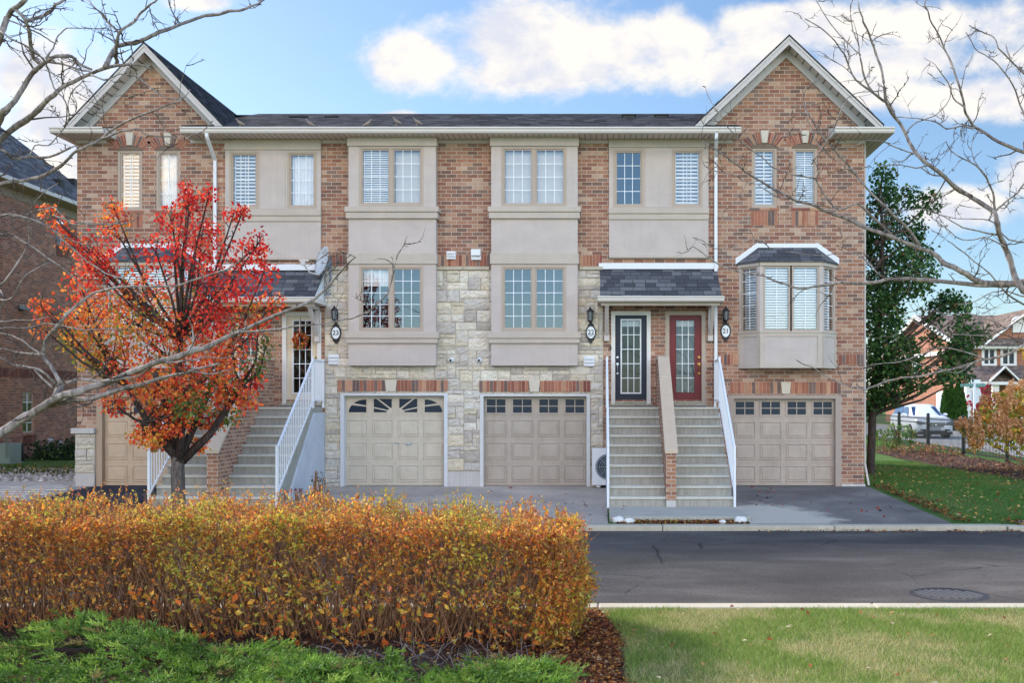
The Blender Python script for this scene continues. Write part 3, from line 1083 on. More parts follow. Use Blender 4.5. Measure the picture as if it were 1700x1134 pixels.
def angled_bay(xc):
    hw, fw, pr = 1.157, .727, .5
    yf = D - pr
    pl = [(xc - hw, D + .02), (xc - fw, yf), (xc + fw, yf), (xc + hw, D + .02)]
    zb, zs, zt, zh = Z(611, yf), Z(552, yf), Z(441, yf), Z(431, yf)
    mb = MB()
    mb.prism_z(pl, zb, zs)
    mb.prism_z(pl, zt, zh)
    for p, q in zip(pl, pl[1:]):            # corner posts
        d = (Vector(q) - Vector(p)).normalized()
        w = .075
        facet(mb, p, Vector(p) + d * w, zs, zt, .08)
        facet(mb, Vector(q) - d * w, q, zs, zt, .08)
    base = mb.build('bay', M['stucco'], house)
    mb = MB()                               # raised borders of the panels under the sills
    for p, q in zip(pl, pl[1:]):
        p, q = Vector(p), Vector(q); d = (q - p).normalized(); L = (q - p).length
        m0 = .11 if L > 1 else .085
        facet(mb, p, q, zs - .09, zs, .01, .018)
        facet(mb, p, q, zb, zb + .11, .01, .018)
        facet(mb, p, p + d * m0, zb + .11, zs - .09, .01, .018)
        facet(mb, q - d * m0, q, zb + .11, zs - .09, .01, .018)
        facet(mb, p, q, zs - .005, zs + .03, .02, .035)
    mb.build('bay_band', M['stucco_trim'], base)
    mb = MB()
    for p, q in zip(pl, pl[1:]):
        facet(mb, Vector(p), Vector(q), zt, zh, .02, .03)
    mb.build('bay_cornice', M['stucco_trim'], base)

    # lights
    def light(p, q, grid):
        p, q = Vector(p), Vector(q); d = (q - p).normalized(); nrm = Vector((d.y, -d.x)); L = (q - p).length
        mb = MB(); s = .045
        a, b = p + d * 0, q
        def sl(m, u0, u1, z0, z1, t0, t1):
            pp, qq = p + d * u0 - nrm * t0, p + d * u1 - nrm * t0
            facet(m, pp, qq, z0, z1, t1 - t0)
        z0, z1 = zs + .03, zt
        sl(mb, 0, L, z1 - s, z1, .01, .06); sl(mb, 0, L, z0, z0 + s, .01, .06)
        sl(mb, 0, s, z0 + s, z1 - s, .01, .06); sl(mb, L - s, L, z0 + s, z1 - s, .01, .06)
        fr = mb.build('window', M['frame'], house)
        gq = MB(); pp, qq = p + d * s - nrm * .035, p + d * (L - s) - nrm * .035
        gq.face([(pp.x, pp.y, z0 + s), (qq.x, qq.y, z0 + s), (qq.x, qq.y, z1 - s), (pp.x, pp.y, z1 - s)])
        gq.build('pane', M['glass'], fr)
        mm = MB()
        for i in range(1, grid[0]):
            u = s + (L - 2 * s) * i / grid[0]
            sl(mm, u - .007, u + .007, z0 + s, z1 - s, .022, .032)
        for j in range(1, grid[1]):
            zz = z0 + s + (z1 - z0 - 2 * s) * j / grid[1]
            sl(mm, s, L - s, zz - .007, zz + .007, .024, .030)
        mm.build('muntin', M['muntin'], fr)
        bb = MB()
        n = int((z1 - z0) / .06)
        for j in range(n):
            zz = z0 + (z1 - z0) * (j + .5) / n
            sl(bb, s, L - s, zz - .019, zz + .019, .10, .104)
        bb.build('blind', M['blind'], fr)
    P0, P1, P2, P3 = [Vector(p) for p in pl]
    u = (P1 - P0).normalized(); light(P0 + u * .078, P1 - u * .078, (2, 5))
    u = (P2 - P1).normalized(); m_ = (P1 + P2) / 2
    light(P1 + u * .078, m_ - u * .02, (2, 1)); light(m_ + u * .02, P2 - u * .078, (2, 1))
    u = (P3 - P2).normalized(); light(P2 + u * .078, P3 - u * .078, (2, 5))
    # hipped roof and stepped white flashing
    zr, zt2 = Z(433, yf), Z(411)
    o = .07
    e0, e1, e2, e3 = (xc - hw - o, D), (xc - fw - .03, yf - o), (xc + fw + .03, yf - o), (xc + hw + o, D)
    t0, t1 = (xc - .70, D), (xc + .70, D)
    mb = MB()
    mb.face([(*e1, zr), (*e2, zr), (*t1, zt2), (*t0, zt2)])
    mb.face([(*e0, zr), (*e1, zr), (*t0, zt2)])
    mb.face([(*e2, zr), (*e3, zr), (*t1, zt2)])
    mb.face([(*e0, zr - .03), (*e1, zr - .03), (*e2, zr - .03), (*e3, zr - .03)])
    for p, q in ((e0, e1), (e1, e2), (e2, e3)):
        mb.face([(*p, zr - .03), (*q, zr - .03), (*q, zr), (*p, zr)])
    rf = mb.build('bay_roof', M['roof_porch'], house)
    mb = MB()
    mb.box(t0[0] - .02, t1[0] + .02, D - .03, D, zt2 - .005, zt2 + .095)
    for sgn in (-1, 1):
        n = 4
        for i in range(n):
            xa = xc + sgn * (.70 + (hw + o - .70) * i / n); xb2 = xc + sgn * (.70 + (hw + o - .70) * (i + 1) / n)
            za = zt2 + (zr - zt2) * i / n; zb2 = zt2 + (zr - zt2) * (i + 1) / n
            lo = [(xa, za - .02), (xb2, zb2 - .02), (xb2, zb2 + .13), (xa, za + .115)]
            if sgn < 0: lo = lo[::-1]
            mb.prism_y(lo, D - .022 - i * .002, D)
    mb.build('flashing', M['white'], rf)


angled_bay((BOX['21'][0] + BOX['21'][2]) / 2)
angled_bay((BOX['24'][0] + BOX['24'][2]) / 2)

# ---- roofs ------------------------------------------------------------------------
YG = 23.9
zg = Z(212, YG)
mb = MB()
xl, xr = X(301, YG), X(1230, YG)
yr, zr = 29.3, zg + .333 * 5.4
mb.mesh([(xl, YG - .03, zg - .01), (xr, YG - .03, zg - .01), (xr, yr, zr), (xl, yr, zr), (xl, YG - .03, zg + .02), (xr, YG - .03, zg + .02), (xr, yr, zr + .03), (xl, yr, zr + .03)],
        [(4, 5, 6, 7), (0, 1, 5, 4), (3, 2, 1, 0)])
mb.face([(WL, 35, zg), (WR, 35, zg), (WR, yr, zr), (WL, yr, zr)])
for k, (xc, za, sl, hw) in APX.items():
    for s in (-1, 1):
        x1 = xc + s * (hw + .02); z1 = za - sl * (hw + .02)
        y0, y1 = 24.06, 34.8
        mb.mesh([(xc, y0, za), (x1, y0, z1), (x1, y1, z1), (xc, y1, za), (xc, y0, za + .045), (x1, y0, z1 + .045), (x1, y1, z1 + .045), (xc, y1, za + .045)],
                [(4, 5, 6, 7) if s > 0 else (7, 6, 5, 4), (0, 1, 5, 4), (1, 2, 6, 5), (3, 2, 1, 0)])
# little roofs over the cornice returns
RET = [(X(85, YG), X(173, YG)), (X(1385, YG), X(1484, YG))]
for a, b in RET:
    z0 = zg + .01
    mb.face([(a, YG - .03, z0), (b, YG - .03, z0), (b, D, z0 + .17), (a, D, z0 + .17)])
roof = mb.build('roof', M['roof'], house)
mb = MB()
for px, py in ((497, 199), (552, 199), (1044, 195.5), (1098, 195.5)):
    w = .16 if px != 497 else .22
    yy = 27.6
    x, z = X(px, yy), Z(py, yy)
    mb.box(x - w, x + w, yy - .1, yy + .3, z - .12, z + .06)
    mb.box(x - w - .03, x + w + .03, yy - .14, yy + .34, z + .055, z + .075)
mb.build('roof_vent', M['dark'], roof)

# rakes
for k, (xc, za, sl, hw) in APX.items():
    fas, sof, trim = MB(), MB(), MB()
    for s in (-1, 1):
        x1 = xc + s * hw
        def rk(mb, drop0, drop1, y0, y1, xi=0.0, xo=None):
            xo_ = x1 if xo is None else xo
            a = [(xc, za - drop0), (xo_, za - sl * abs(xo_ - xc) - drop0), (xo_, za - sl * abs(xo_ - xc) - drop1), (xc, za - drop1)]
            if s < 0: a = a[::-1]
            mb.prism_y(a, y0, y1)
        rk(fas, -.004, .19, 24.085, 24.105)
        rk(fas, -.012, .065, 24.068, 24.084)
        # sloping soffit
        a0, a1 = za - .17, za - sl * hw - .17
        f_ = [(xc, 24.106, a0), (x1, 24.106, a1), (x1, D - .02, a1), (xc, D - .02, a0)]
        sof.face(f_)
        lim = WL if (k == 'l' and s < 0) else WR if (k == 'r' and s > 0) else xc + s * (hw - .16)
        rk(trim, .172, .37, D - .045, D - .002, xo=lim)
    fas.build('rake_board', M['fascia'], roof)
    sof.build('rake_soffit', M['soffit_rake'], roof)
    trim.build('rake_trim', M['fascia'], roof)

# eaves: gutters, soffits, friezes
gp = [(YG + .02, zg - .135), (YG - .06, zg - .13), (YG - .085, zg - .09), (YG - .085, zg - .055), (YG - .115, zg - .03), (YG - .115, zg), (YG - .095, zg), (YG - .095, zg - .02), (YG + .02, zg - .02)]
mb = MB()
xg0, xg1 = X(301, YG), X(1230, YG)
mb.prism_x(gp, xg0, xg1)
for a, b in RET: mb.prism_x(gp, a, b)
for xx, s in ((RET[0][0], -1), (RET[1][1], 1)):     # flank gutters running back
    mb.box(xx, xx - s * .1, YG + .02, 34.5, zg - .13, zg)
gut = mb.build('gutter', M['gutter'], house)
mb = MB()
zs_ = ZE + .004
mb.face([(xg0, YG, zg - .13), (xg1, YG, zg - .13), (xg1, D, zs_), (xg0, D, zs_)])
mb.face([(xg1, YG, zg - .13), (xg1, D, zs_), (xg1, D, zg), (xg1, YG, zg - .01)])
mb.face([(xg0, YG, zg - .13), (xg0, D, zs_), (xg0, D, zg), (xg0, YG, zg - .01)])
for a, b in RET:
    mb.face([(a, YG, zg - .13), (b, YG, zg - .13), (b, D, zs_), (a, D, zs_)])
mb.face([(RET[0][1], YG, zg - .13), (RET[0][1], D, zs_), (RET[0][1], D, zg + .15), (RET[0][1], YG, zg)])
mb.face([(RET[1][0], YG, zg - .13), (RET[1][0], D, zs_), (RET[1][0], D, zg + .15), (RET[1][0], YG, zg)])
mb.face([(RET[0][0], D, zs_), (WL, D, zs_), (WL, 34.5, zs_), (RET[0][0], 34.5, zs_)])
mb.face([(WR, D, zs_), (RET[1][1], D, zs_), (RET[1][1], 34.5, zs_), (WR, 34.5, zs_)])
mb.build('soffit', M['soffit'], house)
mb = MB()
for x0, x1 in ((317, 374), (534.5, 576), (725, 813), (961, 1010), (1177, 1216), (128, 177), (1386, 1435.5)):
    mb.box(X(x0), X(x1), D - .03, D, Z(237.5), ZE)
mb.build('frieze_board', M['fascia'], house)

# downspouts
def spout(pts, name='downspout', w=.075, m='white'):
    mb = MB()
    for a, b in zip(pts, pts[1:]):
        mb.bar(a, b, w, w * .8, (0, 1, 0))
    return mb.build(name, M[m], house, bevel=.008)


xs = X(357, D - .06)
spout([(X(344, YG), YG - .03, zg - .12), (X(344, YG), YG - .02, zg - .22), (xs, D - .06, zg - .62), (xs, D - .06, .1)])
xs = 2.77
spout([(X(1189, YG), YG - .03, zg - .12), (X(1189, YG), YG - .02, zg - .24), (xs, D - .06, zg - .55), (xs, D - .06, 5.2), (xs, D - .06, 2.0)])
spout([(WR + .045, D + .14, ZE), (WR + .045, D + .14, .55), (WR + .12, D + .06, .02)], w=.05, m='fascia')

# ---- garage doors ------------------------------------------------------------------
M['garage_glass'] = simple('dark garage glazing', S(38, 48, 62), .3, .1, 1, spec=.25)


def garage(k, col, trimcol, style):
    x0, z0, x1, z1 = GAR[k]
    z0 = .015
    y = D + .12
    mat = painted('garage door paint ' + k, col)
    mb = MB()
    mb.box(x0, x1, y, y + .04, z0, z1)
    door = mb.build('garage_door', mat, house)
    ncol, nrow = 4, 4
    cw, rh = (x1 - x0) / ncol, (z1 - z0) / nrow
    pm, fm = MB(), MB()
    for r in range(nrow):
        zz0 = z0 + r * rh
        # section joint
        if r: pm.box(x0, x1, y - .006, y, zz0 + .012, zz0 + .022)
        for c in range(ncol):
            a, b = x0 + c * cw + .05, x0 + (c + 1) * cw - .05
            d0, d1 = zz0 + .07, zz0 + rh - .055
            if r < nrow - 1:
                i = .045
                v = [(a, y - .001, d0), (b, y - .001, d0), (b, y - .001, d1), (a, y - .001, d1)]
                # moulded ring and raised field
                for (p, q, yy, zz) in ((0, .018, -.001, -.016), (.018, .034, -.016, -.002)):
                    o_ = [(a + p, d0 + p), (b - p, d0 + p), (b - p, d1 - p), (a + p, d1 - p)]
                    n_ = [(a + q, d0 + q), (b - q, d0 + q), (b - q, d1 - q), (a + q, d1 - q)]
                    for s in range(4):
                        s2 = (s + 1) % 4
                        pm.face([(o_[s][0], y + yy, o_[s][1]), (o_[s2][0], y + yy, o_[s2][1]), (n_[s2][0], y + zz, n_[s2][1]), (n_[s][0], y + zz, n_[s][1])])
                q0, q1 = .05, .075
                o_ = [(a + q0, d0 + q0), (b - q0, d0 + q0), (b - q0, d1 - q0), (a + q0, d1 - q0)]
                n_ = [(a + q1, d0 + q1), (b - q1, d0 + q1), (b - q1, d1 - q1), (a + q1, d1 - q1)]
                for s in range(4):
                    s2 = (s + 1) % 4
                    pm.face([(o_[s][0], y - .002, o_[s][1]), (o_[s2][0], y - .002, o_[s2][1]), (n_[s2][0], y - .016, n_[s2][1]), (n_[s][0], y - .016, n_[s][1])])
                pm.face([(n[0], y - .016, n[1]) for n in n_])
            else:
                # frame of the glazed top panel
                pn = MB()
                t = .022
                for (e0, e1, f0, f1) in ((a, b, d1 - t, d1), (a, b, d0, d0 + t), (a, a + t, d0 + t, d1 - t), (b - t, b, d0 + t, d1 - t)):
                    fm.box(e0, e1, y - .018, y, f0, f1)
                a2, b2, c2, e2 = a + .04, b - .04, d0 + .045, d1 - .05
                if style == 'grid':
                    pn.box(a2, b2, y - .004, y + .001, c2, e2)
                    for (e0, e1, f0, f1) in ((a2 - .02, b2 + .02, e2, e2 + .02), (a2 - .02, b2 + .02, c2 - .02, c2), (a2 - .02, a2, c2, e2), (b2, b2 + .02, c2, e2)):
                        fm.box(e0, e1, y - .013, y, f0, f1)
                    fm.box((a2 + b2) / 2 - .010, (a2 + b2) / 2 + .010, y - .012, y, c2, e2)
                    fm.box(a2, b2, y - .011, y, (c2 + e2) / 2 - .010, (c2 + e2) / 2 + .010)
                else:
                    flip = c in (2, 3)
                    def mp(u, w): return ((b2 - (b2 - a2) * u) if flip else (a2 + (b2 - a2) * u), c2 + (e2 - c2) * w)
                    def pf(pts, yy=-.004):
                        q = [mp(*p) for p in pts]
                        if flip: q = q[::-1]
                        pn.prism_y(q, y + yy, y + .001)
                    if c in (0, 3):      # quarter fan
                        arc_ = [(0.02 + .98 * (1 - math.cos(t * math.pi / 2)), .96 * math.sin(t * math.pi / 2)) for t in [i / 8 for i in range(9)]]
                        lo = [p for p in arc_ if p[1] <= .60]
                        pf([(1, 0), (1, .42)] + [(lo[-1][0] + .01, lo[-1][1])] + lo[::-1][1:])
                        hi = [p for p in arc_ if p[1] > .62]
                        pf([(1, .52), (1, .95)] + hi[::-1][1:] + [(hi[0][0] + .03, hi[0][1] - .02)])
                    else:
                        pf([(0, 0), (.70, 0), (.74, .10), (0, .30)])
                        pf([(0, .40), (.80, .17), (.86, .26), (.14, 1), (0, 1)])
                        pf([(.27, 1), (.94, .33), (1, .33), (1, 1)])
                pn.build('window_pane', M['garage_glass'], door)
    pm.build('door_panel', mat, door)
    fm.build('window_frame', mat, door)
    hm = MB()
    xm = (x0 + x1) / 2
    if k == '23':
        hm.tube([(xm - .02, y - .03, 1.03), (xm + .1, y - .035, 1.01)], .008)
        hm.tube([(xm + .26, y - .04, .99), (xm + .40, y - .04, 1.0)], .012)
        hm.box(xm + .30, xm + .34, y - .03, y, .96, 1.02)
        hm.build('handle', M['nickel'], door)
    tm = MB()
    tw = .095 if k in ('22', '23') else .12
    yf = D - (.075 if k in ('22', '23') else .02)
    tm.box(x0 - .055, x0 + .03, yf, y + .05, -.1, z1 + .02); tm.box(x1 - .03, x1 + .055, yf, y + .05, -.1, z1 + .02)
    tm.box(x0 + .03, x1 - .03, yf, y + .05, z1 - .03, z1 + .02)
    if k in ('21', '24'):
        tm.box(x0 - .11, x0 - .055, D - .012, D + .05, -.1, z1 + .055); tm.box(x1 + .055, x1 + .11, D - .012, D + .05, -.1, z1 + .055)
        tm.box(x0 - .11, x1 + .11, D - .015, D + .05, z1 + .021, z1 + .055)
    tm.build('door_frame', simple('garage trim ' + k, trimcol, .55, .06, 3), door)


garage('24', S(206, 180, 152), S(176, 152, 128), 'grid')
garage('23', S(200, 188, 170), S(206, 206, 208), 'fan')
garage('22', S(176, 163, 150), S(204, 202, 200), 'grid')
garage('21', S(182, 165, 151), S(166, 148, 136), 'grid')

# ---- front doors ---------------------------------------------------------------------
def front_door(k, mat, framemat, handlemat, side, gw=.56, grid=(3, 5)):
    x0, z0, x1, z1 = DOORS[k]
    z0 = 1.96
    f = .075
    y = D + .055
    mb = MB()
    mb.box(x0 - .02, x0 + f, D - .02, D + .12, z0, z1 + .02); mb.box(x1 - f, x1 + .02, D - .02, D + .12, z0, z1 + .02)
    mb.box(x0 + f, x1 - f, D - .02, D + .12, z1 - f, z1 + .02)
    # slab in four rails round the glass
    a, b, c, d = x0 + f, x1 - f, z0 + .05, z1 - f
    fr = mb
    xm = (a + b) / 2; w2 = (b - a) * .285
    ga, gb, gc, gd = xm - w2, xm + w2, c + .22, d - .12
    mb = MB()
    mb.box(a, ga, y, y + .045, c, d); mb.box(gb, b, y, y + .045, c, d)
    mb.box(ga, gb, y, y + .045, c, gc); mb.box(ga, gb, y, y + .045, gd, d)
    door = mb.build('front_door', mat, house, bevel=.003)
    fr.build('door_frame', M[framemat], door)
    mb = MB(); t = .032 if k != '21' else .012
    tm_ = M['white'] if k != '21' else mat
    for q in ((ga - t, gb + t, gd, gd + t), (ga - t, gb + t, gc - t, gc), (ga - t, ga, gc, gd), (gb, gb + t, gc, gd)):
        mb.box(q[0], q[1], y - .014, y, q[2], q[3])
    mb.build('glazing_bead', tm_, door)
    mb = MB(); mb.face([(ga, y + .02, gc), (gb, y + .02, gc), (gb, y + .02, gd), (ga, y + .02, gd)])
    mb.build('pane', M['glass_door'], door)
    mb = MB()
    for i in range(1, grid[0]):
        xx = ga + (gb - ga) * i / grid[0]; mb.box(xx - .008, xx + .008, y + .006, y + .016, gc, gd)
    for j in range(1, grid[1]):
        zz = gc + (gd - gc) * j / grid[1]; mb.box(ga, gb, y + .007, y + .015, zz - .008, zz + .008)
    mb.build('muntin', M['muntin'], door)
    mb = MB()
    hx = a + .055 if side < 0 else b - .055
    for zz, r in ((z0 + 1.10, .026), (z0 + .94, .03), (z0 + .72, .022)):
        mb.lathe((hx, y, zz), [(r * 1.15, 0), (r * 1.15, -.012), (r * .6, -.014), (r * .8, -.04), (r * .5, -.055)], 12, 'y')
    mb.tube([(hx, y - .04, z0 + .92), (hx, y - .06, z0 + .84), (hx, y - .03, z0 + .72)], .011, 6)
    mb.build('handle', M[handlemat], door)
    mb = MB()
    mb.box(x0 - .06, x1 + .06, D - .10, D + .14, z0 - .05, z0 + .0); mb.box(x0 + f, x1 - f, D - .03, D + .1, z0 + .002, z0 + .05)
    mb.build('threshold', M['concrete'], door, bevel=.006)
    if k in ('22', '21'):        # a shade or something pale inside, at the top of the glass
        mb = MB(); mb.box(ga, gb, y + .09, y + .1, gd - .14, gd)
        mb.build('door_shade', M['blind'], door)
    if k == '21':
        mb = MB(); mb.box(ga - .03, gb + .03, y + .12, y + .125, gc - .02, gd)
        mb.build('door_curtain', simple('grey door curtain', S(120, 132, 140), .8, .1, 6), door)
    return door


front_door('22', M['navy'], 'whitewood', 'nickel', -1)
front_door('21', M['red'], 'frame', 'brass', 1)
front_door('23', M['cream'], 'whitewood', 'brass', 1)
front_door('24', M['cream'], 'frame', 'brass', -1)

# ---- porch canopies ----------------------------------------------------------------------
def canopy(xa, xb, ztop, zfront, pr=.95):
    yf = D - pr
    mb = MB()
    t = .04
    poly = [(D - .002, ztop), (D - .002, ztop - .05), (yf, zfront - .05), (yf, zfront)]
    mb.prism_x(poly, xa, xb)
    # flared lower courses give each row a thick butt edge
    n = 9
    for i in range(n):
        f0, f1 = i / n, (i + 1) / n
        ya, za = D - pr * f0, ztop + (zfront - ztop) * f0
        yb, zb = D - pr * f1, ztop + (zfront - ztop) * f1
        mb.mesh([(xa, ya, za + .001), (xb, ya, za + .001), (xb, yb, zb + .013), (xa, yb, zb + .013), (xa, yb, zb), (xb, yb, zb)], [(3, 2, 1, 0), (4, 5, 2, 3)])
    can = mb.build('porch_canopy', M['roof_porch'], house)
    mb = MB()
    z = zfront
    gpf = [(yf + .03, z - .125), (yf - .05, z - .12), (yf - .07, z - .08), (yf - .07, z - .05), (yf - .095, z - .03), (yf - .095, z - .002), (yf - .078, z - .002), (yf - .078, z - .03), (yf + .03, z - .03)]
    mb.prism_x(gpf, xa - .06, xb + .06)
    for xx, s in ((xa, -1), (xb, 1)):
        mb.prism_x([(yf + .03, z - .12), (D, z - .12), (D, z - .01), (yf + .03, z - .01)], xx + s * .06, xx + s * .005)
    mb.build('canopy_gutter', M['gutter'], can, bevel=.005)
    mb = MB()
    mb.box(xa - .06, xb + .06, yf + .03, D, z - .135, z - .125)
    mb.box(xa + .02, xb - .02, yf + .12, yf + .2, z - .20, z - .135)
    mb.build('canopy_soffit', M['stucco_trim'], can)
    mb = MB()
    mb.box(xa - .03, xb + .03, D - .06, D, ztop + .0, ztop + .14)
    for xx, s in ((xa, 1), (xb, -1)):
        mb.face([(xx, D - .002, ztop + .02), (xx, D - .002, z - .02), (xx, yf + .03, z - .02)])
    mb.build('flashing', M['white'], can)
    for xx in (xa + .16, xb - .16):
        mb = MB()
        zt = z - .135
        w = .05
        mb.box(xx - w, xx + w, D - .09, D, zt - .82, zt)
        mb.box(xx - w - .012, xx + w + .012, D - .11, D, zt - .84, zt - .68)
        mb.bar((xx, D - .09, zt - .68), (xx, yf + .2, zt - .03), .085, .085, (1, 0, 0))
        mb.box(xx - w, xx + w, yf + .14, D - .09, zt - .085, zt)
        mb.build('bracket', M['fascia'], can, bevel=.006)


canopy(.03, 2.80, Z(447), 4.42)
canopy(-9.28, -6.50, Z(449), 4.40)

# ================================================================ STEPS, DIVIDERS, RAILINGS
YS, RUN, NS = 20.92, .272, 10
ZB, ZT = -.118, 1.885
RISE = (ZT - ZB) / NS


def steps(label, x0, x1):
    t = thing('front_steps', label, 'front steps', ((x0 + x1) / 2, YS, ZB), 'concrete steps up to the front doors')
    mb = MB()
    poly = [(YS, ZB - .2)]
    for i in range(NS):
        y, z0, z1 = YS + i * RUN, ZB + i * RISE, ZB + (i + 1) * RISE
        poly += [(y, z0 - (.2 if i == 0 else 0)), (y, z1 - .045), (y - .022, z1 - .036), (y - .024, z1 - .006), (y - .015, z1)]
    poly += [(D - .02, ZT), (D - .02, ZB - .2)]
    poly = poly[1:]
    mb.prism_x(poly, x0, x1)
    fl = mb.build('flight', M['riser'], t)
    mb = MB()
    for i in range(NS):
        y, z1 = YS + i * RUN, ZB + (i + 1) * RISE
        y2 = y + RUN + .01 if i < NS - 1 else D - .03
        mb.prism_x([(y - .034, z1 - .04), (y - .028, z1 - .046), (y + .004, z1 - .046), (y + .004, z1 - .01), (y2, z1 - .01), (y2, z1 + .004), (y - .026, z1 + .004), (y - .034, z1 - .004)], x0 + .004, x1 - .004)
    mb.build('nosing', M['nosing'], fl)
    mb = MB()
    rs = random.Random(int(x0 * 100))
    mb.prism_x([(YS + .4, ZB - .2), (D - .02, ZB - .2), (D - .02, ZT - .13), (YS + NS * RUN, ZT - .13)], x1 + .002, x1 + .05)
    mb.prism_x([(YS + .4, ZB - .2), (D - .02, ZB - .2), (D - .02, ZT - .13), (YS + NS * RUN, ZT - .13)], x0 - .05, x0 - .002)
    mb.build('side_wall', M['parge'], t)
    return t


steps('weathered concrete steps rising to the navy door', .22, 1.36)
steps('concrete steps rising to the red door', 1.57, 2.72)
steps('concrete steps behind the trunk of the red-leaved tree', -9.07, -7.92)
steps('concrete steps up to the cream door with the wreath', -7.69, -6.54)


def divider(label, x0, x1):
    t = thing('divider_wall', label, 'divider wall', ((x0 + x1) / 2, YS, ZB), 'brick walls between paired steps')
    y0, y1, z0, z1 = YS - .06, YS + NS * RUN - .25, Z(752, YS - .06), 2.98
    mb = MB()
    mb.prism_x([(y0, .02), (D - .01, .02), (D - .01, z1), (y1, z1), (y0, z0)], x0, x1)
    t_ = mb.build('brick_pier', M['brick_pier'], t)
    mb = MB()
    mb.prism_x([(y0 + .004, ZB - .2), (D - .01, ZB - .2), (D - .01, .018), (y0 + .004, .018)], x0 + .003, x1 - .003)
    mb.build('footing', M['slab'], t)
    mb = MB()
    e = .03
    n = 4
    for i in range(n):
        a, b = i / n, (i + 1) / n
        ya, yb = y0 - .035 + (y1 - y0 + .035) * a, y0 - .035 + (y1 - y0 + .035) * b - .006
        za, zb = z0 - .02 + (z1 - z0 + .02) * a, z0 - .02 + (z1 - z0 + .02) * b - .005
        mb.prism_x([(ya, za), (yb, zb), (yb, zb + .075), (ya, za + .075)], x0 - e, x1 + e)
    mb.prism_x([(y1, z1), (D - .02, z1), (D - .02, z1 + .07), (y1 + .02, z1 + .07)], x0 - e + .002, x1 + e - .002)
    mb.build('cap', M['capstone'], t, bevel=.012)
    return t


M['brick_pier'] = brick_mat('pier brick', [(0, S(150, 100, 74)), (.3, S(172, 118, 86)), (.55, S(184, 136, 102)), (.8, S(140, 90, 72)), (.92, S(190, 152, 120))], MORT, .2, .08)
divider('sloping brick wall with stone cap between navy and red door steps', 1.362, 1.568)
divider('sloping brick wall with stone cap beside the red-leaved tree', -7.918, -7.692)


def railing(label, x, deck=True, dx=0):
    t = thing('railing', label, 'railing', (x, YS, ZB), 'white metal stair railings')
    y0, y1, y2 = YS - .02, YS + NS * RUN - .1, D - .08
    zl, zt = 1.06, 2.97
    mb = MB()
    for yy, zz0, zz1 in ((y0, ZB - .05, zl + .05), (y1, ZT - .02, zt + .05), (y2, ZT - .02, zt + .02)):
        mb.box(x - .024, x + .024, yy - .024, yy + .024, zz0, zz1)
        mb.box(x - .03, x + .03, yy - .03, yy + .03, zz1, zz1 + .02)
    mb.build('post', M['white'], t)
    mb = MB()
    lo = .93
    mb.bar((x, y0, zl), (x, y1, zt), .045, .035); mb.bar((x, y0, zl - lo), (x, y1, zt - lo), .03, .03)
    mb.bar((x, y1, zt), (x, y2, zt), .045, .035); mb.bar((x, y1, zt - lo), (x, y2, zt - lo), .03, .03)
    mb.build('rail', M['white'], t)
    mb = MB()
    n = 21
    for i in range(1, n):
        f = i / n
        yy, zz = y0 + (y1 - y0) * f, zl + (zt - zl) * f
        mb.box(x - .009, x + .009, yy - .009, yy + .009, zz - lo, zz)
    n = 10
    for i in range(1, n):
        yy = y1 + (y2 - y1) * i / n
        mb.box(x - .009, x + .009, yy - .009, yy + .009, zt - lo, zt)
    mb.build('baluster', M['white'], t)
    return t


railing('white metal railing left of the steps to the navy door', .19)
railing('white metal railing on the right of the steps to the red door', 2.75)
railing('white metal railing left of the steps behind the red-leaved tree', -9.10)
railing('white metal railing of steps to the cream door with the wreath', -6.51)

# ================================================================ FITTINGS ON THE FACADE
def lantern(label, px, py, yw):
    x, z = X(px, yw), Z(py, yw)
    t = thing('wall_lantern', label, 'wall lantern', (x, yw, z), 'black carriage lanterns by the doors')
    mb = MB(); y = yw - .16
    mb.box(x - .05, x + .05, yw - .03, yw, z - .12, z + .1)
    mb.tube([(x, yw - .02, z + .07), (x, yw - .08, z + .17), (x, y, z + .19), (x, y, z + .15)], .012)
    mb.lathe((x, y, z), [(.012, .22), (.03, .18), (.085, .125), (.09, .105), (.075, .1)], 6)
    mb.lathe((x, y, z), [(.05, -.12), (.055, -.10), (.02, -.14), (.012, -.17)], 6)
    for k in range(6):
        a = math.pi * k / 3
        mb.tube([(x + .074 * math.cos(a), y + .074 * math.sin(a), z + .10), (x + .05 * math.cos(a), y + .05 * math.sin(a), z - .11)], .006, 4)
    mb.build('lantern_frame', M['dark'], t)
    mb = MB(); mb.lathe((x, y, z), [(.044, -.1), (.068, .1)], 6)
    mb.build('lantern_glass', simple('smoky lantern glass', S(120, 128, 132), .15, .05, 3), t)
    return t


lantern('black wall lantern above the number 23 plaque', 558, 524, D - .05)
lantern('black wall lantern above the number 22 plaque', 980, 526, D - .05)
lantern('black wall lantern above the number 21 plaque', 1204, 525, D)

PLAQ = simple('white plaque enamel', S(232, 236, 238), .35, .02, 3)
INK = simple('dark blue numerals', S(24, 34, 58), .4, .05, 3)


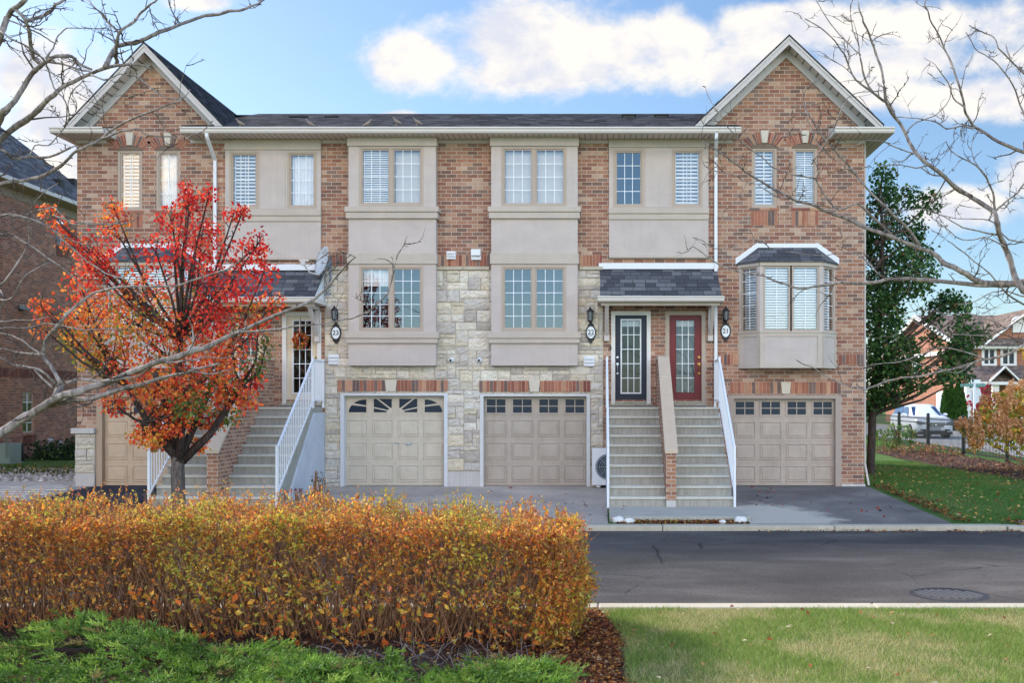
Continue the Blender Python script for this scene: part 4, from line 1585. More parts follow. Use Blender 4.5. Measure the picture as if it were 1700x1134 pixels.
def plaque(num, px, py, yw, label):
    x, z = X(px, yw), Z(py, yw)
    t = thing('house_number_plaque', label, 'house number', (x, yw, z), 'oval house number plaques')
    mb = MB(); y = yw - .02
    n = 32
    mb.prism_y([(x + .125 * math.cos(2 * math.pi * k / n), z + .175 * math.sin(2 * math.pi * k / n)) for k in range(n)], y - .012, yw + .03)
    for s in (1, -1):
        pts = [(-.075, .145), (.075, .145), (.07, .19), (.04, .20), (.03, .235), (0, .26), (-.03, .235), (-.04, .20), (-.07, .19)]
        pts = [(x + a, z + s * b) for a, b in pts]
        if s < 0: pts = pts[::-1]
        mb.prism_y(pts, y - .008, yw + .02)
    mb.build('plaque_border', M['dark'], t)
    mb = MB()
    mb.prism_y([(x + .095 * math.cos(2 * math.pi * k / n), z + .14 * math.sin(2 * math.pi * k / n)) for k in range(n)], y - .018, y)
    mb.build('plaque_face', PLAQ, t)
    cu = bpy.data.curves.new('number', 'FONT')
    cu.body = num; cu.size = .155; cu.align_x = 'CENTER'; cu.align_y = 'CENTER'; cu.extrude = .003; cu.offset = .0015
    tmp = bpy.data.objects.new('number', cu); COL.objects.link(tmp)
    dg = bpy.context.evaluated_depsgraph_get()
    me = bpy.data.meshes.new_from_object(tmp.evaluated_get(dg))
    bpy.data.objects.remove(tmp)
    o = bpy.data.objects.new('numeral', me); COL.objects.link(o)
    me.materials.clear(); me.materials.append(INK)
    me.transform(Matrix.Translation((0, y - .021 - yw, 0)) @ Matrix.Rotation(math.pi / 2, 4, 'X'))
    o.parent = t
    if num == '22':
        mb = MB(); mb.box(x - .06, x + .06, y - .022, y - .017, z - .085, z - .068); mb.build('plaque_line', INK, t)
    return t


plaque('23', 558, 553, D - .055, 'oval plaque with number 23 on the stone wall')
plaque('22', 981, 552, D - .055, 'oval plaque with number 22 on the stone wall')
plaque('21', 1204.5, 550, D, 'oval plaque with number 21 on the brick wall')


def vent(label, px, py, w, h, yw, louv=3, dome=False):
    x, z = X(px, yw), Z(py, yw)
    t = MB()
    t.box(x - w / 2, x + w / 2, yw - .02, yw + .03, z - h / 2, z + h / 2)
    for i in range(louv):
        zz = z + h / 2 - (i + .15) * h / louv
        d = h / louv
        t.prism_x([(yw - .02, zz - .01), (yw - .075, zz - d * .75), (yw - .065, zz - d * .8), (yw - .02, zz - d * .5)], x - w * .42, x + w * .42)
    if dome:
        t.box(x - w * .46, x + w * .46, yw - .12, yw - .02, z - h * .1, z + h * .46)
    o = t.build('wall_vent', M['white'], None, (x, yw, z), bevel=.004)
    return tag(o, label, 'vent', 'white wall vents')


vent('small louvred white vent on brick between the bays', 749, 424, .22, .2, D)
vent('hooded white vent on brick left of the right bay', 790.5, 423, .24, .26, D, 3, True)
vent('white vent plate on stone below the number 23 plaque', 554, 597, .25, .24, D - .05)
vent('white vent plate on stone below the number 22 plaque', 978, 600, .26, .24, D - .05)


def camera_(label, px, py):
    yw = D - .055
    x, z = X(px, yw), Z(py, yw)
    t = thing('security_camera', label, 'security camera', (x, yw, z), 'white dome cameras on the stone wall')
    mb = MB()
    mb.lathe((x, yw + .03, z), [(.055, 0), (.06, -.05), (.05, -.07)], 14, 'y')
    mb.tube([(x, yw - .02, z), (x - .01, yw - .13, z + .0)], .045, 12)
    mb.build('camera_body', M['white'], t, smooth=False)
    mb = MB(); mb.tube([(x - .01, yw - .12, z - .01), (x - .013, yw - .135, z - .012)], .03, 12)
    mb.build('lens', M['dark'], t)
    return t


camera_('white security camera on stone below the left bay', 750, 598)
camera_('white security camera on stone nearest the grey garage door', 797, 598)

# satellite dish on the porch edge
x, z = X(541, D - .35), Z(436, D - .35)
t = thing('satellite_dish', 'pale grey satellite dish on the left porch roof', 'satellite dish', (x, D - .1, z - .8))
mb = MB()
nrm = Vector((-.72, -.66, .26)).normalized()
u = nrm.cross(Vector((0, 0, 1))).normalized(); w = u.cross(nrm)
c = Vector((x, D - .45, z))
v, f = [], []
NR, NA = 6, 28
for layer in (0, 1):
    for i in range(NR + 1):
        r = i / NR
        for k in range(NA):
            a = 2 * math.pi * k / NA
            p = c + (u * math.cos(a) * .27 + w * math.sin(a) * .36) * r + nrm * (.09 * r * r - .012 * layer)
            v.append(p)
for layer in (0, 1):
    o_ = layer * (NR + 1) * NA
    for i in range(NR):
        for k in range(NA):
            k2 = (k + 1) % NA
            q = (o_ + i * NA + k, o_ + i * NA + k2, o_ + (i + 1) * NA + k2, o_ + (i + 1) * NA + k)
            f.append(q if layer == 0 else q[::-1])
for k in range(NA):
    k2 = (k + 1) % NA
    f.append((NR * NA + k, NR * NA + k2, (2 * NR + 1) * NA + k2, (2 * NR + 1) * NA + k))
mb.mesh(v, f)
mb.build('dish', simple('dish paint', S(196, 198, 200), .5, .05, 3), t, smooth=True)
mb = MB()
fe = c + nrm * .50 - w * .22
mb.tube([c - w * .34 + nrm * .05, c - w * .36 + nrm * .3, fe], .018)
mb.box(fe.x - .05, fe.x + .05, fe.y - .04, fe.y + .04, fe.z - .04, fe.z + .07)
mb.box(fe.x - .09, fe.x + .13, fe.y - .03, fe.y + .03, fe.z + .05, fe.z + .10)
mb.build('feed_arm', M['fascia'], t)
mb = MB()
b = c - nrm * .1
mb.tube([b + nrm * .08, b, (x + .1, D - .3, z - .35), (x - .05, D - .02, z - .62)], .026, 8)
mb.box(b.x - .06, b.x + .06, b.y - .07, b.y + .07, b.z - .1, b.z + .08)
mb.box(x - .15, x + .05, D - .06, D, z - .72, z - .52)
mb.build('mast', simple('galvanised mast', S(120, 126, 134), .5, .1, 4), t)

# wreath on the cream door
x, z, y = X(499, D - .02), Z(566, D - .02), D - .06
t = thing('door_wreath', 'autumn wreath of orange and red leaves on the cream door', 'wreath', (x, y, z))
mb = MB()
mb.tube([(x + .15 * math.cos(a), y, z + .15 * math.sin(a)) for a in [2 * math.pi * i / 20 for i in range(21)]], .025, 6)
mb.tube([(x, y + .03, z + .15), (x, y + .04, z + .55)], .008, 4)
mb.build('wreath_ring', M['twig'], t)
n = 170
a = rng.uniform(0, 2 * math.pi, n); rr = .15 + rng.normal(size=n) * .035
c_ = np.stack([x + rr * np.cos(a), y - .03 + rng.normal(size=n) * .02, z + rr * np.sin(a)], 1)
leaves('wreath_leaf', c_, rand_dirs(n), np.tile([[0, -1, .2]], (n, 1)) + rng.normal(size=(n, 3)) * .4, rng.uniform(.06, .11, n), rng.uniform(.04, .07, n),
       pick(n, [((190, 60, 40), 3), ((214, 130, 50), 3), ((232, 200, 150), 2), ((120, 110, 50), 2), ((150, 40, 40), 2)]), M['leaf'], t)

# mini split unit at the foot of the navy door's steps
x0, x1, yy = X(983, D - .45), X(983, D - .45) + .92, D - .45
t = thing('heat_pump', 'white outdoor heat pump unit behind the left white railing', 'heat pump', ((x0 + x1) / 2, yy, 0))
mb = MB(); z0, z1 = .06, .92
mb.box(x0, x1, yy, yy + .33, z0, z1)
mb.box(x0 + .1, x0 + .2, yy + .05, yy + .3, .0, z0); mb.box(x1 - .2, x1 - .1, yy + .05, yy + .3, .0, z0)
mb.build('casing', M['white'], t, bevel=.02)
mb = MB(); cx, cz = x0 + .38, .49
mb.lathe((cx, yy, cz), [(.31, .0), (.31, -.012), (.28, -.013), (.28, .0)], 28, 'y')
for r in (.06, .11, .16, .21, .26):
    mb.tube([(cx + r * math.cos(q), yy - .02, cz + r * math.sin(q)) for q in [2 * math.pi * i / 24 for i in range(25)]], .006, 4)
for k in range(8):
    q = math.pi * k / 4
    mb.tube([(cx, yy - .022, cz), (cx + .28 * math.cos(q), yy - .018, cz + .28 * math.sin(q))], .006, 4)
mb.build('fan_grille', simple('grille wire', S(150, 156, 160), .5), t)
mb = MB(); mb.lathe((cx, yy, cz), [(.28, -.002), (.28, -.006)], 28, 'y')
mb.build('fan_opening', simple('fan opening', S(52, 64, 76), .6), t)

# door bell beside navy door
mb = MB(); mb.box(X(1012.5), X(1015), D - .05, D, Z(580), Z(575.5)); tag(mb.build('doorbell', M['dark'], None, (X(1013.7), D, Z(578))), 'black doorbell on the left jamb of the navy door', 'doorbell')

# birds along the eaves
def bird(label, px, py, face):
    x, y, z = X(px, 24.05), 24.05, Z(py, 24.05)
    mb = MB()
    prof = [(-.15, .02, .004, .008), (-.10, .035, .012, .020), (-.06, .05, .035, .035), (0, .07, .05, .052), (.045, .085, .048, .05), (.075, .115, .034, .036), (.09, .145, .030, .030), (.105, .165, .026, .026), (.122, .165, .012, .012), (.142, .158, .003, .003)]
    v, f = [], []
    n = 10
    for (l, h, rw, rh) in prof:
        for k in range(n):
            a = 2 * math.pi * k / n
            v.append((x + face * l * .8, y + rw * .9 * math.cos(a), z + (h + rh * math.sin(a)) * .95))
    for i in range(len(prof) - 1):
        for k in range(n):
            f.append((i * n + k, i * n + (k + 1) % n, (i + 1) * n + (k + 1) % n, (i + 1) * n + k))
    f += [tuple(range(n)), tuple(range((len(prof) - 1) * n, len(prof) * n))]
    mb.mesh(v, f)
    for s_ in (-.02, .02):
        mb.tube([(x + .01, y + s_, z + .03), (x + face * .02, y + s_, z - .03)], .006, 4)
        mb.tube([(x + face * .02, y + s_, z - .03), (x + face * .045, y + s_, z - .032)], .005, 4)
    o = mb.build('bird', M['bird'], None, (x, y, z), smooth=True)
    tag(o, label, 'bird', 'brown doves on the roof edge')


M['bird'] = simple('dove feathers', S(140, 124, 112), .8, .25, 14)
bird('brown dove on the roof edge next to the left gable', 399, 208.5, -1)
bird('brown dove right of the larger roof vent', 515, 209.5, -1)
bird('brown dove near the left end of the row of three', 610, 210, 1)
bird('brown dove in the middle of the row of three', 659, 206, -1)
bird('brown dove at right end of the row of three', 693, 206.5, -1)

# ================================================================ LEFT NEIGHBOUR
NX, NE = -19.6, -19.08
nb = thing('neighbour_house', 'dark red brick house in shade at the left edge', 'house', (-24, 34, 0))
mb = MB()
zn = 9.05
wins = [(35.15, 1.05, 35.87, 2.05 + .27), (37.35, 7.3, 38.15, 8.85), (33.3, 3.0, 33.95, 3.25)]
ys = sorted({16.0, 41.0, *[w[0] for w in wins], *[w[2] for w in wins]}); zs = sorted({-.3, zn, *[w[1] for w in wins], *[w[3] for w in wins]})
wins[0] = (35.15, Z(719, 35.4), 35.87, Z(651, 35.4)); wins[1] = (37.35, Z(407, 37.8), 38.15, Z(354, 37.8)); wins[2] = (33.2, Z(626, 33.5), 33.95, Z(611, 33.5))
ys = sorted({16.0, 41.0, *[w[0] for w in wins], *[w[2] for w in wins]}); zs = sorted({-.3, zn, *[w[1] for w in wins], *[w[3] for w in wins]})
for i in range(len(ys) - 1):
    for j in range(len(zs) - 1):
        cy, cz = (ys[i] + ys[i + 1]) / 2, (zs[j] + zs[j + 1]) / 2
        if any(w[0] < cy < w[2] and w[1] < cz < w[3] for w in wins): continue
        mb.face([(NX, ys[i], zs[j]), (NX, ys[i + 1], zs[j]), (NX, ys[i + 1], zs[j + 1]), (NX, ys[i], zs[j + 1])])
for a, b, c, d in wins:
    q = NX - .12
    mb.face([(NX, a, b), (NX, a, d), (q, a, d), (q, a, b)]); mb.face([(NX, c, b), (q, c, b), (q, c, d), (NX, c, d)])
    mb.face([(NX, a, d), (NX, c, d), (q, c, d), (q, a, d)]); mb.face([(NX, a, b), (q, a, b), (q, c, b), (NX, c, b)])
mb.face([(NX, 16, -.3), (NX, 16, zn), (-32, 16, zn), (-32, 16, -.3)])
mb.face([(NX, 41, -.3), (-32, 41, -.3), (-32, 41, zn), (NX, 41, zn)])
mb.face([(-32, 16, -.3), (-32, 16, zn), (-32, 41, zn), (-32, 41, -.3)])
mb.build('brick_wall', M['brick_red'], nb)
random.seed(4)
mb = MB()


def soldiers_y(mb, y0, y1, z0, z1, x):
    mb = MB(); n = max(1, round((y1 - y0) / .083)); w = (y1 - y0) / n
    for i in range(n):
        k = random.uniform(.6, .9); c = random.choice([S(120, 76, 66), S(140, 92, 78), S(108, 74, 68)])
        mb.col = (c[0], c[1], c[2], 1)
        mb.box(x - .02, x + .014, y0 + i * w + .005, y0 + (i + 1) * w - .005, z0 + .005, z1 - .005)
    mb.col = MORT; mb.box(x - .02, x + .006, y0, y1, z0, z1)
    mb.build('soldier_course', M['brickbits'], nb)


soldiers_y(mb, 16, 41, Z(628, 36), Z(613, 36), NX)
for a, b, c, d in wins[:2]: soldiers_y(mb, a - .06, c + .06, b - .45, b - .09, NX)
for a, b, c, d in wins:
    mb = MB(); xx = NX - .06
    for q in ((a, c, d - .06, d), (a, c, b, b + .06)): mb.box(xx - .05, xx + .02, q[0], q[1], q[2], q[3])
    mb.box(xx - .05, xx + .02, a, a + .06, b + .06, d - .06); mb.box(xx - .05, xx + .02, c - .06, c, b + .06, d - .06)
    fr = mb.build('window', M['frame'], nb)
    mb = MB(); mb.face([(xx - .01, a + .06, b + .06), (xx - .01, c - .06, b + .06), (xx - .01, c - .06, d - .06), (xx - .01, a + .06, d - .06)]); mb.build('pane', M['glass'], fr)
    mb = MB(); m_ = (a + c) / 2
    mb.box(xx - .002, xx + .012, m_ - .014, m_ + .014, b + .06, d - .06)
    for j in range(1, 4): mb.box(xx - .001, xx + .011, a + .06, c - .06, b + (d - b) * j / 4 - .014, b + (d - b) * j / 4 + .014)
    mb.build('muntin', M['muntin'], fr)
    mb = MB(); mb.box(NX - .02, NX + .06, a - .05, c + .05, b - .085, b - .005); mb.build('sill', M['brick_red'], fr)
ze = Z(287.5, -NE * F / CX)
mb = MB()
p = .94
dE = 41.4
x_r = -25.2; t_ = NE - x_r
zr_ = ze + p * t_
mb.face([(NE, 15, ze), (NE, dE, ze), (x_r, dE - t_, zr_), (x_r, 15 + t_, zr_)])
mb.face([(NE, dE, ze), (x_r * 2 - NE, dE, ze), (x_r, dE - t_, zr_)])
mb.face([(x_r * 2 - NE, dE, ze), (x_r * 2 - NE, 15, ze), (x_r, 15 + t_, zr_), (x_r, dE - t_, zr_)])
mb.face([(NE, 15, ze), (x_r, 15 + t_, zr_), (x_r * 2 - NE, 15, ze)])
nr = mb.build('roof', M['roof_grey'], nb)
mb = MB()
for yy, up_ in ((37.9, .75), (39.8, 1.2)):
    xx, zz = NE - up_, ze + p * up_
    mb.box(xx - .16, xx + .16, yy - .16, yy + .16, zz - .2, zz + .16)
mb.build('roof_vent', M['dark'], nr)
mb = MB()
mb.box(NE - .02, NE + .10, 15, dE, ze - .13, ze + .0)
mb.build('gutter', M['gutter'], nb)
mb = MB(); mb.face([(NE, 15, ze - .13), (NE, dE, ze - .13), (NX - .1, dE, ze - .2), (NX - .1, 15, ze - .2)])
mb.box(NX, NX + .03, 16, 41, ze - .48, ze - .19)
mb.build('soffit', simple('brown soffit', S(150, 134, 118), .7), nb)

# air conditioner, utility box, gas meters, flood light along that wall
xa, ya = X(-2, 33), 33.0
t = thing('air_conditioner', 'green grey air conditioner cabinet at the far left edge', 'air conditioner', (xa, ya, 0))
z1 = Z(737, ya)
mb = MB(); mb.box(xa - .7, X(15.5, ya), ya, ya + .7, .04, z1); mb.box(xa - .8, X(17, ya), ya - .04, ya + .75, -.02, .04)
mb.build('cabinet', simple('green grey enamel', S(136, 152, 146), .5, .06, 4), t, bevel=.02)
mb = MB()
for i in range(16): mb.box(X(9, ya), X(15, ya), ya - .012, ya - .002, .2 + i * .045, .222 + i * .045)
mb.build('louvre', simple('green grey louvres', S(96, 112, 108), .5), t)
xa = X(21, 34.2)
mb = MB(); mb.box(xa - .14, xa + .14, 34.2, 34.6, -.02, Z(738, 34.2)); mb.box(xa - .02, xa + .1, 34.19, 34.2, .5, .62)
tag(mb.build('utility_box', simple('dark utility box paint', S(44, 48, 50), .6), None, (xa, 34.2, 0), bevel=.015), 'dark utility box standing right of the air conditioner', 'utility box')
for i, px in enumerate((86, 101)):
    yy = 36.6 + i * .65
    x0 = NX + .16; z0 = Z(728 + i * 4, yy)
    t = thing('gas_meter', ('left' if i == 0 else 'right') + ' of the two grey gas meters on the shaded wall', 'gas meter', (x0, yy, 0), 'gas meters on the neighbour wall')
    mb = MB(); mb.lathe((x0, yy, z0 - .3), [(.05, .1), (.05, .2), (.11, .22), (.11, .27), (.04, .30)], 12)
    mb.tube([(x0, yy, .0), (x0, yy, z0 - .15)], .03); mb.tube([(x0, yy, z0 - .25), (NX, yy, z0 - .25)], .03)
    mb.build('regulator', simple('pale grey meter paint', S(170, 176, 182), .5), t)
    mb = MB(); mb.box(x0 - .12, x0 + .14, yy + .05, yy + .42, z0 - .75, z0 - .38); mb.lathe((x0, yy + .24, z0 - .6), [(.14, .0), (.16, .1), (.12, .24)], 12)
    mb.build('meter_case', simple('meter case', S(110, 122, 130), .5), t, bevel=.02)
xx, yy, zz = NX, 35.0, Z(511, 35)
t = thing('flood_light', 'small grey flood light on the shaded brick wall', 'flood light', (xx, yy, zz))
mb = MB(); mb.box(xx, xx + .06, yy - .1, yy + .1, zz - .1, zz + .1); mb.build('back_box', M['dark'], t)
mb = MB(); mb.mesh([(xx + .05, yy - .14, zz + .1), (xx + .42, yy - .12, zz - .02), (xx + .42, yy + .12, zz - .02), (xx + .05, yy + .14, zz + .1), (xx + .05, yy - .14, zz - .04), (xx + .40, yy - .12, zz - .09), (xx + .40, yy + .12, zz - .09), (xx + .05, yy + .14, zz - .04)],
                   [(0, 1, 2, 3), (7, 6, 5, 4), (0, 4, 5, 1), (1, 5, 6, 2), (2, 6, 7, 3), (3, 7, 4, 0)])
mb.build('lamp_head', simple('lamp head', S(120, 134, 140), .5), t)

# ================================================================ RIGHT BACKGROUND
# brick house across the side street
fh = thing('corner_house', 'red brick corner house with brown roof far behind the fence', 'house', (33, 75, .1))
HX0, HX1, HY0, HY1 = 26.4, 42, 75, 95
ZEV, ZRG = 6.06, 9.05
mb = MB()
fw = [R(1633, 581, 1651, 604, HY0), R(1664, 581, 1684, 604, HY0)]
fw += [R(1655, 650, 1667, 690, HY0)]
cut(mb, HX0, HX1, -.2, ZEV, HY0, fw, .12)
mb.face([(HX0, HY1, -.2), (HX0, HY0, -.2), (HX0, HY0, ZEV), (HX0, (HY0 + HY1) / 2, ZRG - .1), (HX0, HY1, ZEV)])
mb.face([(HX1, HY0, -.2), (HX1, HY1, -.2), (HX1, HY1, ZEV), (HX1, 85, ZRG), (HX1, HY0, ZEV)])
# front cross gable
gx0, gx1, gxa, gza = 27.7, 35.0, 31.35, 8.75
mb.face([(gx0 + .3, HY0 - .35, ZEV), (gx1 - .3, HY0 - .35, ZEV), (gxa, HY0 - .35, gza - .3)])
mb.build('brick_wall', M['brick_orange'], fh)
mb = MB()
mb.mesh([(HX0 - .4, HY0 - .5, ZEV - .1), (HX1 + .4, HY0 - .5, ZEV - .1), (HX1 + .4, 85, ZRG), (HX0 - .4, 85, ZRG), (HX0 - .4, HY1 + .5, ZEV - .1), (HX1 + .4, HY1 + .5, ZEV - .1)], [(0, 1, 2, 3), (3, 2, 5, 4)])
for s, xe in ((-1, gx0), (1, gx1)):
    mb.face([(gxa, HY0 - .7, gza), (xe, HY0 - .7, ZEV - .05), (xe, 83, ZEV - .05), (gxa, 83, gza)])
# pent roof under gable and porch roof
mb.face([(gx0, HY0 - .9, ZEV - .05), (gx1, HY0 - .9, ZEV - .05), (gx1, HY0 - .3, ZEV + .55), (gx0, HY0 - .3, ZEV + .55)])
pz = Z(634, 73.2)
mb.face([(26.2, 73.0, pz), (36, 73.0, pz), (36, HY0, pz + 1.25), (26.2, HY0, pz + 1.25)])
px0, px1 = X(1641, 73), X(1692, 73); pm_ = (px0 + px1) / 2
mb.face([(pm_, 72.8, pz + 1.05), (px0, 72.8, pz + .02), (px0, 75, pz + .02), (pm_, 75, pz + 1.05)])
mb.face([(pm_, 72.8, pz + 1.05), (px1, 72.8, pz + .02), (px1, 75, pz + .02), (pm_, 75, pz + 1.05)])
rf = mb.build('roof', M['roof_brown'], fh)
mb = MB()
mb.box(HX0 - .4, HX1 + .4, HY0 - .62, HY0 - .5, ZEV - .28, ZEV - .08)
for a, b in (((HX0 - .42, HY0 - .5, ZEV - .2), (HX0 - .42, 85, ZRG - .1)), ((HX0 - .42, HY1 + .5, ZEV - .2), (HX0 - .42, 85, ZRG - .1))): mb.bar(a, b, .12, .28)
for xe in (gx0, gx1): mb.bar((xe, HY0 - .72, ZEV - .05), (gxa, HY0 - .72, gza), .1, .24, (0, 1, 0))
mb.box(26.2, 36, 72.9, 73.05, pz - .22, pz)
for xe in (px0, px1): mb.bar((xe, 72.76, pz + .02), (pm_, 72.76, pz + 1.05), .1, .18, (0, 1, 0))
mb.box(HX0 - .25, HX0 - .02, HY0 + 1, HY1 - 1, 5.55, 5.85)
mb.build('white_trim', M['whitewood'], fh)
mb = MB()
for px in (1604, 1649, 1691): mb.box(X(px, 73.2), X(px, 73.2) + .42, 73.2, 73.6, -.1, pz - .2)
mb.build('porch_column', M['whitewood'], fh)
for w in fw[:2]:
    mb = MB()
    mb.box(w[0] - .15, w[2] + .15, HY0 - .06, HY0 + .05, w[3], w[3] + .18); mb.box(w[0] - .15, w[2] + .15, HY0 - .08, HY0 + .05, w[1] - .18, w[1])
    mb.box(w[0] - .15, w[0] + .04, HY0 - .05, HY0 + .05, w[1], w[3]); mb.box(w[2] - .04, w[2] + .15, HY0 - .05, HY0 + .05, w[1], w[3]); m_ = (w[0] + w[2]) / 2
    mb.box(m_ - .05, m_ + .05, HY0 - .03, HY0 + .05, w[1], w[3])
    fr = mb.build('window', M['whitewood'], fh)
    mb = MB(); mb.box(w[0], w[2], HY0 + .06, HY0 + .08, w[1], w[3]); mb.build('pane', M['far_glass'] if 'far_glass' in M else M['garage_glass'], fr)
mb = MB(); xq = X(1690, HY0 - .4)
ap = [(xq - .45, 6.95), (xq + .45, 6.95)] + [(xq + .45 * math.cos(a), 7.7 + .45 * math.sin(a)) for a in [math.pi * i / 8 for i in range(9)]]
mb.prism_y(ap, HY0 - .42, HY0 - .34); mb.build('window', M['whitewood'], fh)
mb = MB(); w = fw[2]; mb.box(w[0], w[2], HY0 + .08, HY0 + .12, w[1], w[3]); mb.build('front_door', simple('far door', S(96, 88, 84), .5), fh)
for (y0, y1, z0, z1) in ((79.0, 80.6, .3, 2.0 + .75), (85.2, 86.8, 4.0, 5.4)):
    mb = MB()
    mb.box(HX0 - .08, HX0 + .05, y0, y1, z0, z1)
    fr = mb.build('window', M['whitewood'], fh)
    mb = MB(); mb.box(HX0 - .10, HX0 - .081, y0 + .3, y1 - .3, z0 + .2, z1 - .25); mb.build('pane', simple('pale far glass', S(190, 206, 222), .2), fr)

# white sport utility vehicle, nose towards the camera
def suv():
    cx, yf, zb = 16.95, 52.0, .115
    t = thing('parked_car', 'white sport utility vehicle parked behind the black iron fence', 'car', (cx, yf + 2.4, zb))
    # stations from nose (0) to tail: (y, half width, z sill, z belt, z top, half width at top)
    W = 1.0
    body = [(0.00, .62, .42, .78, .80, .60), (.06, .82, .34, .86, .92, .76), (.25, .94, .28, .92, 1.00, .82), (.7, .98, .27, .98, 1.07, .84), (1.25, 1.0, .27, 1.02, 1.13, .86),
            (1.5, 1.0, .27, 1.04, 1.16, .86), (2.4, 1.0, .27, 1.05, 1.17, .88), (3.6, 1.0, .27, 1.08, 1.18, .88), (4.5, .98, .30, 1.10, 1.18, .86), (4.85, .92, .38, 1.08, 1.16, .80), (4.98, .84, .45, 1.02, 1.10, .74)]
    mb = MB()
    v, f = [], []
    for (y, hw, z0, zb_, zt, ht) in body:
        pr = [(-hw * .9, z0), (-hw, z0 + .10), (-hw * 1.0, (z0 + zb_) / 2), (-hw * .975, zb_), (-ht, zt), (-ht * .5, zt + .02), (0, zt + .03), (ht * .5, zt + .02), (ht, zt), (hw * .975, zb_), (hw, (z0 + zb_) / 2), (hw, z0 + .10), (hw * .9, z0)]
        v += [(cx + a, yf + y, zb + b) for a, b in pr]
    k = 13
    for i in range(len(body) - 1):
        for j in range(k):
            j2 = (j + 1) % k
            f.append((i * k + j, i * k + j2, (i + 1) * k + j2, (i + 1) * k + j))
    f.append(tuple(range(k))[::-1]); f.append(tuple(range((len(body) - 1) * k, len(body) * k)))
    mb.mesh(v, f)
    paint = simple('pearl white car paint', S(226, 228, 232), .18, .02, 2, spec=.6)
    b = mb.build('body', paint, t, smooth=True)
    # greenhouse
    mb = MB(); v, f = [], []
    cab = [(1.28, .80, 1.12, .80), (2.05, .86, 1.60, .68), (2.5, .87, 1.70, .66), (3.6, .87, 1.70, .66), (4.3, .84, 1.62, .64), (4.8, .78, 1.14, .76)]
    roofm = []
    for (y, hw, zt, ht) in cab:
        pr = [(-hw, 1.12), (-ht, zt), (-ht * .5, zt + .035), (ht * .5, zt + .035), (ht, zt), (hw, 1.12)]
        v += [(cx + a, yf + y, zb + q) for a, q in pr]
    for i in range(len(cab) - 1):
        for j in range(5):
            f.append((i * 6 + j, i * 6 + j + 1, (i + 1) * 6 + j + 1, (i + 1) * 6 + j))
    mb.mesh(v, f)
    mb.build('cabin', paint, t, smooth=True)
    car_glass = simple('dark blue car glass', S(52, 72, 104), .08, .15, 2, spec=.8)
    mb = MB()
    e = .012
    mb.face([(cx - .74, yf + 1.32, zb + 1.16), (cx + .74, yf + 1.32, zb + 1.16), (cx + .62, yf + 2.0, zb + 1.60), (cx - .62, yf + 2.0, zb + 1.60)])
    mb.build('windscreen', car_glass, t)
    mb = MB()
    for s in (-1, 1):
        for (ya, yb, yc, yd) in ((1.75, 2.75, 2.70, 2.12), (2.83, 3.65, 3.6, 2.80), (3.73, 4.5, 4.2, 3.70)):
            hw = .872 + e
            pts = [(ya, 1.19, .0), (yb, 1.19, 0), (yc, 1.60, 1), (yd, 1.60, 1)]
            mb.face([(cx + s * ((.862 if q == 0 else .70) + .012), yf + y, zb + z) for y, z, q in pts])
    mb.build('side_window', car_glass, t)
    for s in (-1, 1):
        for y in (.98, 3.95):
            mb = MB(); xw = cx + s * .80
            mb.lathe((xw, yf + y, zb + .36), [(.36, -.12 * 1), (.37, -.08), (.37, .18 * 1), (.35, .21)] if s > 0 else [(.35, -.21), (.37, -.18), (.37, .08), (.36, .12)], 20, 'x')
            wh = mb.build('wheel', M['dark'], t)
            mb = MB(); mb.lathe((xw, yf + y, zb + .36), [(.24, s * .212), (.24, s * .218), (.06, s * .225)], 10, 'x')
            mb.build('rim', M['nickel'], wh)
        mb = MB()
        mb.prism_y([(cx + s * .52, zb + .80), (cx + s * .90, zb + .90), (cx + s * .93, zb + .80), (cx + s * .84, zb + .70), (cx + s * .55, zb + .72)][::s], yf - .01 + .0, yf + .25)
        mb.build('headlight', simple('headlight lens', S(86, 92, 104), .1, .3, 9, spec=.8), t)
        mb = MB(); mb.box(cx + s * .60 - .14, cx + s * .60 + .14, yf - .03, yf + .1, zb + .40, zb + .47); mb.build('fog_light', M['dark'], t)
        mb = MB(); mb.lathe((cx + s * 1.06, yf + 1.72, zb + 1.2), [(.02, -.13), (.10, -.08), (.12, 0), (.10, .08), (.02, .13)], 10, 'x', .6)
        mb.build('wing_mirror', paint, t, smooth=True)
    mb = MB()
    mb.prism_y([(cx - .50, zb + .80), (cx - .40, zb + .58), (cx + .40, zb + .58), (cx + .50, zb + .80)], yf - .03, yf + .1)
    gr = mb.build('grille', M['dark'], t)
    mb = MB()
    for i in range(4): mb.box(cx - .42, cx + .42, yf - .04, yf - .028, zb + .61 + i * .05, zb + .622 + i * .05)
    mb.lathe((cx, yf - .04, zb + .69), [(.06, 0), (.06, -.02), (.04, -.025)], 14, 'y')
    mb.build('grille_bar', M['nickel'], gr)
    mb = MB(); mb.box(cx - .26, cx + .26, yf - .045, yf, zb + .42, zb + .55); mb.build('licence_plate', simple('plate', S(150, 152, 160), .5), t)
    mb = MB(); mb.box(cx - .85, cx + .85, yf + .0, yf + .3, zb + .20, zb + .34); mb.box(cx - .6, cx + .6, yf - .02, yf + .1, zb + .34, zb + .40); mb.build('lower_bumper', M['dark'], t)


suv()

